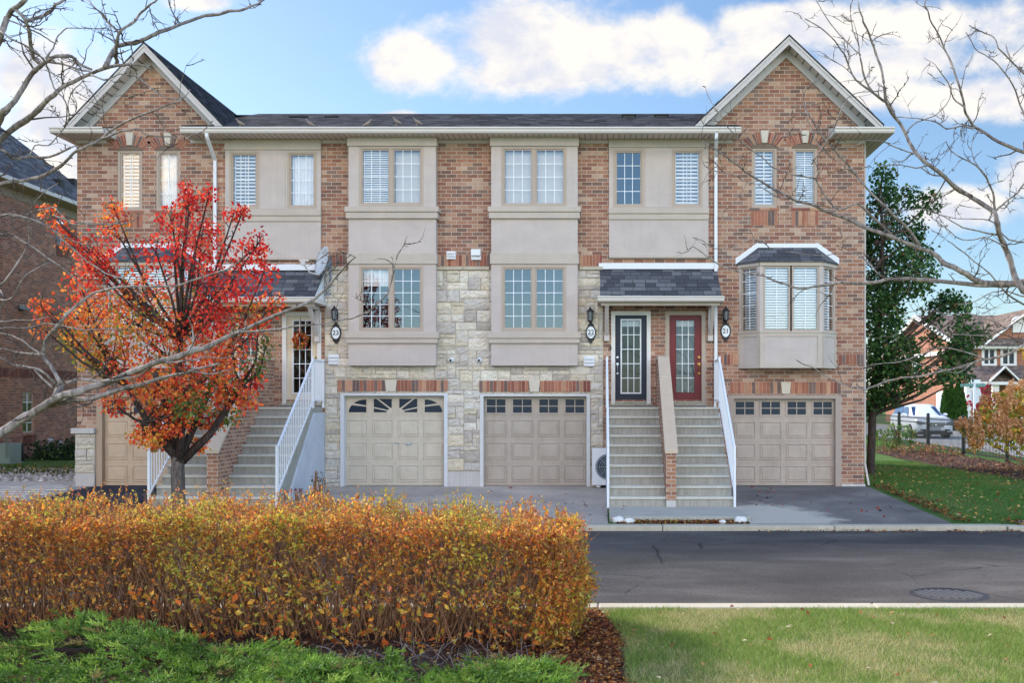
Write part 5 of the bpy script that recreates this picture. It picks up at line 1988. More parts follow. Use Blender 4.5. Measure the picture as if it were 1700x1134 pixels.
# iron fence along the street
FX = 13.2
fn = thing('iron_fence', 'black iron picket fence running back past the hydrangea', 'fence', (FX, 37, 0))
fy = [21.4, 25.4, 29.4, 33.4, 37.4, 41.4, 45.4, 49.4, 53.4]
for y in fy:
    mb = MB(); z0 = gz(y)
    mb.box(FX - .05, FX + .05, y - .05, y + .05, z0 - .1, z0 + 1.42)
    mb.lathe((FX, y, z0 + 1.42), [(.07, 0), (.07, .03), (.02, .07)], 4)
    mb.build('post', M['iron'], fn)
for a, b in zip(fy, fy[1:]):
    mb = MB(); za, zb2 = gz(a), gz(b)
    for h in (.14, 1.08, 1.26): mb.bar((FX, a, za + h), (FX, b, zb2 + h), .03, .04)
    n = 32
    for i in range(1, n):
        y = a + (b - a) * i / n; z0 = gz(y)
        mb.box(FX - .009, FX + .009, y - .0065, y + .0065, z0 + .08, z0 + 1.34)
    mb.build('picket_panel', M['iron'], fn)

# street name sign
xs_, ys_ = X(1617.5, 58), 58.0
t = thing('street_sign', 'white post with small green street name blades', 'street sign', (xs_, ys_, .1))
mb = MB(); mb.tube([(xs_, ys_, 0), (xs_, ys_, Z(634, ys_))], .075, 8); mb.build('post', simple('pale post', S(214, 216, 218), .5), t)
mb = MB(); z = Z(640, ys_); mb.box(xs_ - .78, xs_ + .62, ys_ - .03, ys_ + .0, z - .08, z + .1); mb.build('name_blade', simple('sign green', S(92, 134, 128), .5), t)
mb = MB(); z = Z(634, ys_); mb.box(xs_ - .36, xs_ + .34, ys_ - .02, ys_ + .05, z - .06, z + .12); mb.build('name_blade', simple('sign white green', S(216, 226, 222), .5), t)
mb = MB(); mb.lathe((xs_ + .12, ys_ + .12, Z(656, ys_)), [(.34, 0), (.34, .02)], 8, 'y', 1.5); mb.build('sign_back', simple('sign back', S(200, 204, 206), .5), t)

# manhole grate in the lane
xm, ym = X(1575, 12.42), 12.42
t = thing('drain_grate', 'round cast iron drain grate set in the lane asphalt', 'drain grate', (xm, ym, gz(ym)))
z = gz(ym) + .006
mb = MB(); mb.lathe((xm, ym, z), [(.46, -.03), (.46, .0), (.40, .002), (.40, -.03)], 40)
mb.build('rim', simple('worn iron', S(50, 50, 54), .55, .25, 20), t)
mb = MB(); mb.lathe((xm, ym, z), [(.395, -.05), (.395, -.004)], 40); mb.build('grate_well', simple('grate shadow iron', S(40, 41, 44), .7, .2, 20), t)
mb = MB()
for i in range(8):
    u = -.31 + i * .088
    L = math.sqrt(.37 ** 2 - u * u) * .8
    mb.bar((xm + u - .05 * 0 - L * .25, ym + L, z + .002), (xm + u + L * .25, ym - L, z + .002), .036, .012)
mb.build('grate_bar', simple('polished iron bars', S(88, 88, 92), .4, .2, 20), t)

# ================================================================ PLANTS
def mound(n, c, r, shell=.0):
    """n random points in an ellipsoid (denser towards the outside when shell>0)"""
    d = rand_dirs(n)
    u = rng.uniform(0, 1, n) ** (1 / 3 if shell == 0 else 1 / (3 + shell * 9))
    return np.array(c) + d * u[:, None] * np.array(r), d


# ---- the red-leaved tree in front of the left steps
TX, TY = X(296, 18.3), 18.3
rt = thing('ornamental_pear_tree', 'small tree with red and orange autumn leaves left of the steps', 'tree', (TX, TY, gz(TY)))
tr = random.Random(5)
clumps = [  # px, py, radius px, depth offset, weight, palette
    (322, 345, 24, 0, 'r'), (333, 385, 30, .2, 'r'), (300, 372, 24, -.2, 'r'), (262, 420, 34, .1, 'r'), (375, 352, 18, .2, 'r'), (392, 345, 10, .2, 'r'), (300, 308, 12, .1, 'r'), (312, 330, 14, .1, 'r'),
    (355, 330, 16, 0, 'r'), (345, 420, 40, -.3, 'r'), (395, 425, 34, .3, 'r'), (428, 405, 22, .1, 'r'), (430, 450, 26, 0, 'r'), (300, 440, 40, .5, 'r'), (350, 470, 40, .4, 'r'), (405, 480, 34, -.4, 'r'),
    (440, 500, 24, .2, 'ro'), (180, 370, 26, .3, 'ro'), (190, 345, 18, .2, 'ro'), (165, 420, 32, .1, 'r'), (140, 430, 26, .5, 'ro'), (110, 400, 22, .1, 'ro'), (90, 370, 18, 0, 'ro'), (78, 350, 12, 0, 'ro'), (180, 455, 32, -.5, 'r'),
    (130, 480, 32, .2, 'ro'), (85, 515, 20, 0, 'ro'), (62, 505, 12, .1, 'ro'), (70, 545, 14, .1, 'o'), (105, 560, 24, .2, 'y'), (125, 590, 24, .3, 'y'), (150, 540, 38, -.2, 'o'), (160, 605, 22, .3, 'y'), (110, 525, 22, .4, 'o'),
    (200, 510, 44, .5, 'oy'), (230, 480, 40, .2, 'ro'), (240, 540, 44, -.4, 'oy'), (280, 500, 44, .6, 'oy'), (185, 570, 38, .1, 'oy'), (215, 600, 34, -.3, 'ro'), (260, 590, 38, .4, 'oy'), (300, 560, 44, .0, 'ro'),
    (335, 530, 40, .5, 'r'), (370, 525, 36, -.4, 'r'), (400, 540, 30, .2, 'ro'), (350, 585, 40, .2, 'ro'), (320, 620, 34, .3, 'ro'), (390, 585, 30, -.2, 'ro'), (428, 575, 18, .3, 'g'), (415, 610, 22, .2, 'g'), (395, 520, 26, .5, 'oy'),
    (240, 650, 30, .1, 'ro'), (210, 672, 22, -.2, 'ro'), (275, 680, 32, .4, 'o'), (245, 705, 26, .0, 'ro'), (225, 725, 16, .1, 'o'), (320, 675, 32, -.3, 'ro'), (300, 640, 28, .5, 'g'), (355, 640, 30, .3, 'g'), (385, 655, 28, -.2, 'ro'),
    (405, 665, 18, .1, 'ro'), (360, 690, 24, .3, 'g'), (340, 705, 16, .2, 'ro'), (400, 630, 20, .4, 'r'), (320, 740, 10, .1, 'o'), (262, 738, 12, 0, 'o'), (285, 650, 30, -.6, 'o'), (330, 655, 30, -.6, 'ro'), (310, 700, 26, -.4, 'ro'), (280, 720, 20, -.3, 'o'), (345, 675, 26, -.7, 'g'), (255, 640, 28, -.5, 'ro'), (370, 610, 30, -.6, 'ro'), (432, 540, 16, 0, 'ro'), (150, 500, 30, .5, 'ro')]
PAL = {'r': [((210, 50, 44), 5), ((188, 38, 42), 3), ((224, 80, 54), 4), ((232, 110, 68), 1.6), ((156, 34, 38), 1.4)],
       'ro': [((220, 78, 54), 4), ((230, 112, 60), 4), ((232, 146, 66), 2.4), ((162, 116, 54), 1), ((192, 54, 48), 1.5)],
       'o': [((228, 122, 56), 4), ((234, 164, 70), 3), ((212, 88, 54), 2), ((166, 138, 58), 1.2)],
       'oy': [((218, 114, 56), 3), ((228, 160, 68), 3), ((156, 138, 60), 2.2), ((204, 76, 52), 2.2), ((122, 128, 56), 1.3)],
       'y': [((218, 172, 72), 3), ((224, 144, 60), 2), ((140, 142, 60), 2.5), ((108, 124, 52), 1.5)],
       'g': [((96, 118, 54), 3), ((124, 134, 60), 2), ((204, 108, 60), 1.5), ((78, 100, 48), 2)]}
trunk = MB()
zf = Z(768, TY)
base = [(TX, TY, gz(TY) - .1), (TX - .01, TY, gz(TY) + .1), (TX, TY, gz(TY) + .6), (TX - .02, TY + .02, zf - .15), (TX, TY, zf + .1)]
trunk.tube(base, [.19, .145, .122, .118, .13], 12)
trunk_o = trunk.build('trunk', M['bark'], rt, smooth=True)
C, A, N_, LL, COLS = [], [], [], [], []
limbs = MB()
# scaffold limbs: (end px,py,depth offset)
scaf = [(250, 700, -.3), (225, 690, .4), (330, 640, -.4), (350, 600, .5), (300, 560, 0), (265, 600, .6), (395, 640, .2), (285, 620, -.7), (210, 640, 0)]
ends = []
for k, (px, py, dy) in enumerate(scaf):
    x, y, z = P(px, py, TY); y += dy
    s = Vector((TX + tr.uniform(-.05, .05), TY + tr.uniform(-.05, .05), zf + tr.uniform(-.05, .2)))
    e = Vector((x, y, z))
    m1 = s.lerp(e, .4) + Vector((tr.uniform(-.08, .08), tr.uniform(-.08, .08), -.06))
    limbs.tube([s, m1, e], [.085, .065, .045], 8)
    ends.append(e)
for (px, py, rp, dy, pal) in clumps:
    x, y, z = P(px, py, TY)
    c = Vector((x, y + dy * 1.1 + tr.uniform(-.25, .25), z))
    r = rp * TY / F
    s = min(ends, key=lambda e: (e - c).length + max(0, e.z - c.z) * 3)
    m1 = s.lerp(c, .5) + Vector((tr.uniform(-.12, .12), tr.uniform(-.12, .12), -.1))
    limbs.tube([s, m1, c, c + Vector((tr.uniform(-.1, .1), tr.uniform(-.1, .1), r * .8))], [.034, .022, .012, .005], 5)
    for q in range(5):
        d = Vector((tr.uniform(-1, 1), tr.uniform(-1, 1), tr.uniform(-.1, 1))).normalized() * r
        a0 = m1.lerp(c, tr.random())
        limbs.tube([a0, a0 + d * .5 + Vector((0, 0, .03)), a0 + d * 1.05], [.012, .008, .004], 4)
    n = int((34 + r * r * 1380) * (1.5 if py > 610 else 1.0))
    p, d = mound(n, c, (r * 1.12, r * 1.15, r * 1.05))
    p += rng.normal(size=p.shape) * .04
    C.append(p)
    ax = rand_dirs(n) * .8 + d * .5 + np.array([0, 0, -.75])
    A.append(ax); N_.append(rand_dirs(n) + d * .4 + np.array([0, -.4, .7]))
    LL.append(rng.uniform(.052, .092, n)); COLS.append(pick(n, PAL[pal], .16))
limbs.build('limb', bark('dark pear bark', S(48, 38, 36), S(86, 72, 66)), rt, smooth=True)
C, A, N_, LL, COLS = map(np.concatenate, (C, A, N_, LL, COLS))
leaves('crown', C, A, N_, LL, LL * rng.uniform(.6, .85, len(LL)), COLS, M['leaf'], rt, fold=.2, droop=.15)

# ---- dark green maple right of the house
MX, MY = 7.42, 28.2
mt = thing('maple_tree', 'dark green maple beside the right end of the townhouses', 'tree', (MX, MY, 0))
mb = MB()
mb.tube([(MX - .02, MY, -.1), (MX, MY, .2), (MX + .05, MY, 1.6), (MX + .2, MY + .1, 3.4), (MX + .35, MY + .1, 5.6), (MX + .3, MY, 7.6)], [.17, .12, .105, .09, .06, .03], 10)
mb.build('trunk', bark('dark maple bark', S(50, 42, 38), S(86, 74, 68)), mt, smooth=True)
mc = []
for (px, py, rp) in ((1455, 300, 18), (1475, 320, 24), (1468, 365, 36), (1500, 335, 18), (1520, 350, 18), (1522, 380, 20), (1490, 400, 40), (1526, 420, 24), (1460, 440, 40), (1500, 460, 40), (1530, 465, 26), (1455, 520, 40),
                     (1478, 530, 28), (1460, 590, 40), (1484, 592, 30), (1512, 572, 14), (1556, 556, 12), (1568, 515, 20), (1582, 497, 16), (1598, 520, 12), (1600, 545, 14), (1602, 570, 16), (1590, 590, 20),
                     (1562, 585, 16), (1600, 610, 16), (1575, 615, 20), (1548, 622, 16), (1505, 628, 24), (1470, 640, 34), (1488, 655, 16), (1448, 680, 16), (1445, 660, 26), (1440, 400, 24), (1440, 500, 30), (1440, 600, 30), (1600, 590, 18), (1575, 500, 18), (1590, 505, 14), (1604, 500, 9), (1585, 560, 22), (1610, 590, 12), (1490, 310, 12), (1496, 486, 16), (1612, 560, 12), (1618, 600, 12), (1606, 625, 10)):
    mc.append((px, py, rp, tr.uniform(-1.2, 1.2)))
C, A, N_, LL, COLS = [], [], [], [], []
lb = MB()
for px, py, rp, dy in mc:
    x, y, z = P(px, py, MY); c = Vector((x, y + dy, z)); r = rp * MY / F
    s = Vector((MX + .15, MY, max(1.7, z - abs(x - MX) * .35 - .5)))
    m1 = s.lerp(c, .5) + Vector((0, 0, -.15))
    lb.tube([s, m1, c], [.05, .03, .012], 5)
    n = int(30 + r * r * 1900)
    p, d = mound(n, c, (r * 1.1, r * 1.2, r * 1.05), .15)
    p += rng.normal(size=p.shape) * .07
    C.append(p); A.append(rand_dirs(n) + np.array([0, 0, -.6])); N_.append(rand_dirs(n) * .7 + d * .6 + np.array([0, 0, .6]))
    LL.append(rng.uniform(.075, .125, n)); COLS.append(pick(n, [((66, 100, 54), 4), ((84, 120, 62), 3), ((54, 84, 48), 3), ((106, 138, 74), 1.4), ((140, 106, 66), .3)], .15))
lb.build('limb', M['bark_dark'], mt)
C, A, N_, LL, COLS = map(np.concatenate, (C, A, N_, LL, COLS))
leaves('crown', C, A, N_, LL, LL * .95, COLS, M['leaf'], mt, fold=.15)

# ---- clipped spirea hedge in the foreground
hd = thing('autumn_hedge', 'wide clipped hedge with orange and yellow autumn leaves beside the lane', 'hedge', (-3.5, 10.2, -.2))


def hy(x): return 10.62 - (x + 7.5) * .10           # centre line


HTOP = lambda x: .99 + .035 * math.sin(x * 1.9) + .03 * math.sin(x * 4.3 + 1) - .10 * smooth(-1.6, -.2, x)
hx0, hx1 = -8.2, -.36
sm = MB()
hr = random.Random(12)
for i in range(2100):
    x = hr.uniform(hx0, hx1 + .1); half = .72
    y = hy(x) + hr.uniform(-half, half) * .75
    zt = HTOP(x) + hr.uniform(-.35, .06)
    lean = Vector((hr.uniform(-.30, .30), hr.uniform(-.30, .22), 0))
    if x > -1.4: lean.x += hr.uniform(-.1, .28)
    b = Vector((x - lean.x * .5, y, -.21)); e = Vector((x + lean.x, y + lean.y + (y - hy(x)) * .3, zt))
    e.x = min(e.x, hx1 + .22)
    m1 = b.lerp(e, .5) + Vector((hr.uniform(-.06, .06), hr.uniform(-.06, .06), 0))
    sm.tube([b, m1, e], [.006, .0045, .002], 3, False)
    for q in range(2):
        a0 = b.lerp(e, hr.uniform(.35, .95)); d = Vector((hr.uniform(-.22, .22), hr.uniform(-.22, .22), hr.uniform(.02, .22)))
        sm.tube([a0, a0 + d], [.0032, .0015], 3, False)
for i in range(90):      # long bare arching canes low in the front
    x = hr.uniform(-5.5, -.7); y = hy(x) - hr.uniform(.25, .7)
    b = Vector((x, y + .3, -.2)); d = Vector((hr.uniform(-.6, .6), -hr.uniform(.05, .3), hr.uniform(.25, .7)))
    sm.tube([b, b + d * .5 + Vector((0, 0, .1)), b + d], [.009, .006, .003], 4, False)
sm.build('stem', M['twig'], hd)
HP = [((230, 142, 56), 4), ((196, 112, 58), 3), ((230, 172, 78), 3), ((198, 170, 72), 2.6), ((176, 100, 54), 2), ((222, 124, 92), 1.6), ((146, 92, 52), 1.2), ((240, 198, 104), 1)]
HPg = [((196, 180, 70), 3), ((170, 170, 68), 2.4), ((226, 182, 74), 2.4), ((218, 142, 60), 1), ((214, 198, 96), 1.4), ((136, 140, 56), 1)]
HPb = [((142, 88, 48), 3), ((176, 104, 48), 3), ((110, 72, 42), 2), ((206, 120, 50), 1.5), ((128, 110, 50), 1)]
SPg = MB()
C, A, N_, LL, COLS = [], [], [], [], []


def nz3(a, k, o): return np.array([noise.noise(Vector((p[0] * k + o, p[1] * k, p[2] * k))) for p in a])


def sprigs(n, base, dirs, L, nl, l0, l1, pals, patch=1.0, stem=True, w=None):
    """short shoots, each carrying a row of small leaves"""
    g_ = nz3(base, 1.1, 4.0) + .5 * nz3(base, 3.1, 8.0)
    for k in range(nl):
        t = rng.uniform(.12, 1.05, n)
        p = base + dirs * (L * t)[:, None] + rng.normal(size=(n, 3)) * .008
        C.append(p); A.append(dirs * .55 + rand_dirs(n) * .9); N_.append(rand_dirs(n) + np.array([0, -.4, .7]))
        LL.append(rng.uniform(l0, l1, n) * rng.choice([.8, 1, 1.25, 1.6], size=n, p=[.3, .4, .2, .1]) * (1.1 - .35 * np.clip(t, 0, 1)))
        c0, c1 = pick(n, pals[0], .2), pick(n, pals[1], .2)
        COLS.append(np.where((rng.uniform(0, 1, n) < np.clip(.34 + g_ * patch * 1.5, .04, .95))[:, None], c1, c0))
    if stem:
        for b_, d_, l_ in zip(base, dirs, L):
            SPg.tube([b_ - d_ * .05, b_ + d_ * l_], [.0026, .0012], 3, False)


def ntop(x): return .97 + .07 * np.sin(x * 3.1 + .7) * np.sin(x * 1.27) + .035 * np.sin(x * 7.9) + .035 * np.sin(x * 1.9) + .03 * np.sin(x * 4.3 + 1) - .10 * np.clip((x + 1.6) / 1.4, 0, 1) - .05 * np.clip(-(x + 5.5) / 2, 0, 1)


half = .86
# crown of the hedge
n = 5200
x = rng.uniform(hx0, hx1 + .12, n); v_ = rng.uniform(-half, half, n)
y = 10.62 - (x + 7.5) * .10 + v_
bump_ = nz3(np.stack([x, y, np.zeros(n)], 1), 2.6, 1.0)
z = ntop(x) - .11 + .13 * bump_ - rng.uniform(0, 1, n) ** 2 * .12 - .10 * np.clip((np.abs(v_) - .6) / .26, 0, 1)
d = unit(np.stack([rng.normal(size=n) * .35, v_ * .35 + rng.normal(size=n) * .35, np.ones(n)], 1))
sprigs(n, np.stack([x, y, z], 1), d, rng.uniform(.06, .17, n), 8, .024, .046, (HP, HPg))
# front face: leafy above, thin and twiggy below
n = 6200
x = rng.uniform(hx0, hx1 + .05, n); f = rng.uniform(0, 1, n) ** 1.5
z = ntop(x) - .06 - f * 1.05
y = 10.62 - (x + 7.5) * .10 - half + .10 * f + np.abs(rng.normal(size=n)) * .12 - .05
b_ = np.stack([x, y, z], 1)
hol = nz3(b_ * np.array([.55, .3, 1.0]), 1.7, 2.0)
bare = np.exp(-((x + 2.0) / .75) ** 2) * 1.1 + np.exp(-((x + 3.9) / .9) ** 2) * .5
keep = rng.uniform(0, 1, n) < np.clip(1.3 - f * (.65 + bare) - np.clip(hol, 0, 1) * (f + .15) * 2.6, .03, 1)
b_ = b_[keep]; n = len(b_)
d = unit(np.stack([rng.normal(size=n) * .55, -.35 + rng.normal(size=n) * .3, .75 + rng.normal(size=n) * .4], 1))
sprigs(n, b_, d, rng.uniform(.06, .16, n), 7, .024, .046, (HP, HPg))
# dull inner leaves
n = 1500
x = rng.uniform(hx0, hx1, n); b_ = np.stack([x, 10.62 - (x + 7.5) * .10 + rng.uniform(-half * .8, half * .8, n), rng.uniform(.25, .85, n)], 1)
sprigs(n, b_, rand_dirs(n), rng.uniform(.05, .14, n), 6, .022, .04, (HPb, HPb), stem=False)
# bigger bright leaves low down
n = 240
x = rng.uniform(-4.2, hx1, n); b_ = np.stack([x, 10.62 - (x + 7.5) * .10 - half - np.abs(rng.normal(size=n)) * .12, rng.uniform(-.14, .40, n)], 1)
BIG = [((226, 142, 52), 3), ((232, 170, 72), 2), ((214, 110, 50), 3), ((156, 146, 62), 1)]
sprigs(n, b_, unit(rand_dirs(n) + np.array([0, -.2, .3])), rng.uniform(.08, .22, n), 4, .045, .075, (BIG, HPg), .5)
# right end, leafy to the ground
n = 1700
a = rng.uniform(-math.pi * .62, math.pi * .5, n); zz_ = rng.uniform(-.15, .84, n)
rr = .24 + .06 * np.sin(zz_ * 7) + rng.normal(size=n) * .05 - .10 * np.clip((.3 - zz_), 0, 1)
b_ = np.stack([hx1 - .08 + rr * np.cos(a) * .95, (10.62 - (hx1 + 7.5) * .1) + np.sin(a) * (.58 + rr), zz_], 1)
d = unit(np.stack([np.cos(a) * .7, np.sin(a) * .7, np.full(n, .7)], 1) + rng.normal(size=(n, 3)) * .35)
sprigs(n, b_, d, rng.uniform(.06, .15, n), 7, .026, .05, (HP, HPg), .5)
# long shoots standing clear of the clipped top
n = 700
x = rng.uniform(hx0, hx1, n); b_ = np.stack([x, 10.62 - (x + 7.5) * .10 + rng.uniform(-half, half, n), ntop(x) - .03], 1)
sprigs(n, b_, unit(rng.normal(size=(n, 3)) * .3 + np.array([0, 0, 1])), rng.uniform(.06, .24, n), 7, .024, .045, (HP, HPg))
SPg.build('shoot', M['twig'], hd)
C, A, N_, LL, COLS = map(np.concatenate, (C, A, N_, LL, COLS))
leaves('foliage', C, A, N_, LL, LL * rng.uniform(.42, .62, len(LL)), COLS, M['leaf'], hd, fold=.2)

# ---- spreading juniper in front of the hedge
def jtop(x): return .10 + .10 * np.sin(x * 2.1 + .5) * np.sin(x * .9) + .05 * np.sin(x * 5.3)


NPL = 3600                                   # plumes, each a feather of short sprays
px_ = rng.uniform(-6.6, -.28, NPL)
pymax = 9.35 - np.clip((px_ + 5.2), 0, 5) * .29
py_ = rng.uniform(0, 1, NPL) * (pymax - 5.7) + 5.7
gap = (np.abs(px_ + 1.9) < .22) & (py_ > 8.2) | (np.abs(px_ + .95) < .12) & (py_ > 7.9)
lump = np.array([noise.noise(Vector((a * 1.25, b * 1.25, 3.1))) for a, b in zip(px_, py_)])
keep = ~gap & (rng.uniform(0, 1, NPL) < np.clip(.95 + 1.0 * lump, .5, 1))
px_, py_, pymax, lump = px_[keep], py_[keep], pymax[keep], lump[keep]; NPL = len(px_)
edge = np.clip((pymax - py_) / .45, 0, 1)
pz_ = -.16 + edge ** .5 * (.19 + .36 * lump) + rng.uniform(-.07, .05, NPL)
ang = np.array([noise.noise(Vector((a * .9, b * .9, 7.7))) for a, b in zip(px_, py_)]) * 4.0 - 1.57 + rng.normal(size=NPL) * .55
pd = unit(np.stack([np.cos(ang), np.sin(ang), rng.uniform(.15, .7, NPL)], 1))
pl_ = rng.uniform(.12, .26, NPL)
pcol = pick(NPL, [((96, 130, 48), 4), ((120, 152, 58), 3), ((76, 106, 42), 3), ((152, 174, 78), 1.1), ((132, 116, 70), .5)], .12)
NS2 = 20
rp = lambda a: np.repeat(a, NS2, axis=0)
t_ = rng.uniform(.05, 1.0, NPL * NS2)
sidev = rand_dirs(NPL * NS2); sidev[:, 2] *= .5
base = rp(np.stack([px_, py_, pz_], 1)) + rp(pd) * (rp(pl_) * t_)[:, None] - np.array([0, 0, 1.0]) * (.10 * t_ ** 2 * rp(pl_))[:, None] * 2
sd = unit(rp(pd) * .9 + sidev * .85 + np.array([0, 0, .12]))
SL = rng.uniform(.05, .095, NPL * NS2) * (1.15 - .55 * t_)
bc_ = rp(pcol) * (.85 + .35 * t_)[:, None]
C2, A2, N2, L2, K2 = [], [], [], [], []
for k in range(6):
    t = .1 + .9 * k / 5
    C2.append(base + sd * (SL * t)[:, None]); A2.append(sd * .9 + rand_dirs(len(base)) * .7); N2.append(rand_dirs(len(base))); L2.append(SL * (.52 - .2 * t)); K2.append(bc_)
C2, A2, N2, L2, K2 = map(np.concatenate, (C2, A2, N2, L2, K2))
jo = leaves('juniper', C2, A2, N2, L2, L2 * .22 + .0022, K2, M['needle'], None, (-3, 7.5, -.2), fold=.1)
tag(jo, 'bright green spreading juniper across the bottom left foreground', 'juniper', kind='stuff')
# woody gap with dry stems
mb = MB()
for i in range(240):
    x = hr.uniform(-2.6, -.5); y = hr.uniform(7.3, 9.0)
    b = Vector((x, y, -.19)); d = Vector((hr.uniform(-.25, .25), hr.uniform(-.2, .1), hr.uniform(.02, .2)))
    mb.tube([b, b + d * .6 + Vector((0, 0, .03)), b + d], [.0035, .003, .0015], 3, False)
tag(mb.build('dry_stems', M['bark_mid'], None, (-1.5, 8.2, -.2)), 'thin bare grey stems lying between juniper and hedge', 'dry stems', kind='stuff')

# ---- leaf litter
LIT = [((150, 84, 50), 4), ((176, 112, 66), 3), ((112, 66, 46), 4), ((200, 146, 86), 2), ((206, 150, 60), 1), ((86, 54, 42), 3), ((210, 180, 140), .8)]


def litter(name, n, fx, fy, pal, l0, l1, label, dz=.01, flat=1.0):
    y = fy(n); x = fx(n, y)
    z = np.array([gz(q) for q in y]) + dz + rng.uniform(0, .025, n)
    c = np.stack([x, y, z], 1)
    L = rng.uniform(l0, l1, n)
    a = rng.normal(size=(n, 3)); a[:, 2] *= .3
    nr = np.tile([[0, 0, 1.0]], (n, 1)) + rng.normal(size=(n, 3)) * .35 * flat
    o = leaves(name, c, a, nr, L, L * rng.uniform(.5, .8, n), pick(n, pal, .15), M['leaf'], None, (float(x.mean()), float(y.mean()), 0), fold=.2)
    return tag(o, label, 'fallen leaves', kind='stuff')


bedx = lambda y: .04 + .05 * np.sin(y * 2.1) + np.maximum(0, 11 - y) * .075
litter('leaf_litter', 13000, lambda n, y: bedx(y) - np.abs(rng.normal(size=n)) * .55 + rng.normal(size=n) * .03, lambda n: rng.uniform(6.5, 11.0, n), LIT, .02, .055, 'brown and orange leaf litter at the right end of the hedge')
litter('leaf_litter', 2600, lambda n, y: rng.uniform(-4.5, -.3, n), lambda n: rng.uniform(7.2, 10, n), LIT, .025, .055, 'brown leaf litter under the hedge and juniper')
litter('fallen_leaves', 1100, lambda n, y: rng.uniform(.32, 2.7, n), lambda n: rng.uniform(18.79, 19.12, n), LIT + [((216, 190, 90), 1)], .04, .09, 'fallen leaves in strip between path and kerb', .0)
litter('fallen_leaves', 900, lambda n, y: rng.uniform(6.7, 13, n), lambda n: rng.uniform(18.9, 31, n), [((196, 160, 84), 4), ((208, 176, 110), 3), ((170, 110, 64), 3), ((150, 80, 50), 1.5)], .06, .11, 'tan fallen leaves scattered on the shady side lawn', .035)
litter('fallen_leaves', 420, lambda n, y: 6.5 + np.abs(rng.normal(size=n)) * .22 + (24.4 - y) * .01, lambda n: rng.uniform(18.9, 24.6, n), LIT, .05, .10, 'brown leaves along the right edge of the drive', .02)
litter('fallen_leaves', 240, lambda n, y: rng.uniform(7.5, 10, n), lambda n: rng.uniform(18.6, 19.1, n), LIT, .06, .12, 'orange leaves heaped at the right kerb corner', .02)
litter('fallen_leaves', 60, lambda n, y: rng.uniform(-2.5, 6, n), lambda n: rng.uniform(19.5, 24.3, n) , [((150, 40, 36), 3), ((176, 80, 50), 2), ((90, 50, 40), 2)], .06, .1, 'few red leaves lying on the driveways', .012)
litter('fallen_leaves', 260, lambda n, y: rng.uniform(2.8, 12, n), lambda n: 18.40 - np.abs(rng.normal(size=n)) * .12, LIT, .04, .08, 'leaves gathered in the gutter of the lane below the far kerb', .012)
litter('fallen_leaves', 70, lambda n, y: rng.uniform(.3, 4.6, n), lambda n: rng.uniform(7.5, 11, n), [((190, 140, 90), 3), ((170, 96, 60), 2), ((226, 206, 170), 1.5)], .035, .07, 'single leaves lying on the sunlit near lawn', .045)
litter('mulch_leaves', 2600, lambda n, y: rng.uniform(10.5, 13.2, n), lambda n: rng.uniform(22, 44, n), [((120, 84, 70), 3), ((150, 104, 84), 2), ((90, 64, 54), 3), ((176, 140, 110), 1)], .06, .13, 'dull leaves and bark on the bed along the iron fence', .02)

# ---- grass
def grass(name, n, fx, fy, h0, h1, w, pal, pal2, label, dryscale=1.2, fixed_len=1):
    y = fy(n); x = fx(n, y)
    dry = np.array([noise.noise(Vector((a * dryscale, b * dryscale, 1.7))) + .5 * noise.noise(Vector((a * 4, b * 4, 5.7))) for a, b in zip(x, y)])
    z = np.array([gz(q) for q in y]) - .005
    hgt = rng.uniform(h0, h1, n) * np.clip(1 - .45 * np.clip(dry, 0, 1), .4, 1)
    a = rng.uniform(0, 2 * math.pi, n)
    lean = rng.normal(size=(n, 2)) * .55
    b = np.stack([x, y, z], 1)
    s = np.stack([np.cos(a), np.sin(a), np.zeros(n)], 1) * (w * rng.uniform(.6, 1.2, n))[:, None]
    tip = b + np.stack([lean[:, 0] * hgt, lean[:, 1] * hgt, hgt], 1)
    v = np.stack([b - s, b + s, tip], 1).reshape(-1, 3)
    f = np.arange(n * 3).reshape(n, 3)
    c1, c2 = pick(n, pal, .15), pick(n, pal2, .15)
    k = (rng.uniform(0, 1, n) < np.clip(.30 + dry * 1.5, .05, .92))[:, None]
    col = np.where(k, c2, c1)
    o = quads_mesh(name, v, f, np.repeat(col, 3, axis=0), M['grassblade'], None, (float(x.mean()), float(y.mean()), 0))
    return tag(o, label, 'grass', kind='stuff')


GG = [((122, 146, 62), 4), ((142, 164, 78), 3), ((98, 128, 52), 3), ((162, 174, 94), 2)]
GD = [((190, 178, 126), 3), ((206, 194, 146), 2), ((162, 162, 100), 3), ((170, 146, 108), 1)]
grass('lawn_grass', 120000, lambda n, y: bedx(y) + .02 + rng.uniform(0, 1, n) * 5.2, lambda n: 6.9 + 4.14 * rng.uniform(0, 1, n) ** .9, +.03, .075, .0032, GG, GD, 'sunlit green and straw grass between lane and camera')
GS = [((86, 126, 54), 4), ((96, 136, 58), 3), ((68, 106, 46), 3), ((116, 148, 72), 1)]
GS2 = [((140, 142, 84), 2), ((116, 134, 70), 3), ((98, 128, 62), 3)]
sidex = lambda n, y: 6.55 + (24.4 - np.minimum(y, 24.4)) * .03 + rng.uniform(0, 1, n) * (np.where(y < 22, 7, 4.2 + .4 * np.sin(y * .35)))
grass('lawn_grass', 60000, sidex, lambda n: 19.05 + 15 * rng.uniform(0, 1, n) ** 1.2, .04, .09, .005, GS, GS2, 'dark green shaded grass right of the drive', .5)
grass('lawn_grass', 9000, lambda n, y: rng.uniform(7, 14, n), lambda n: rng.uniform(40, 52, n), .08, .16, .012, GS + [((90, 130, 50), 3)], GS2, 'bright strip of grass beyond the mulch by the fence', .5)

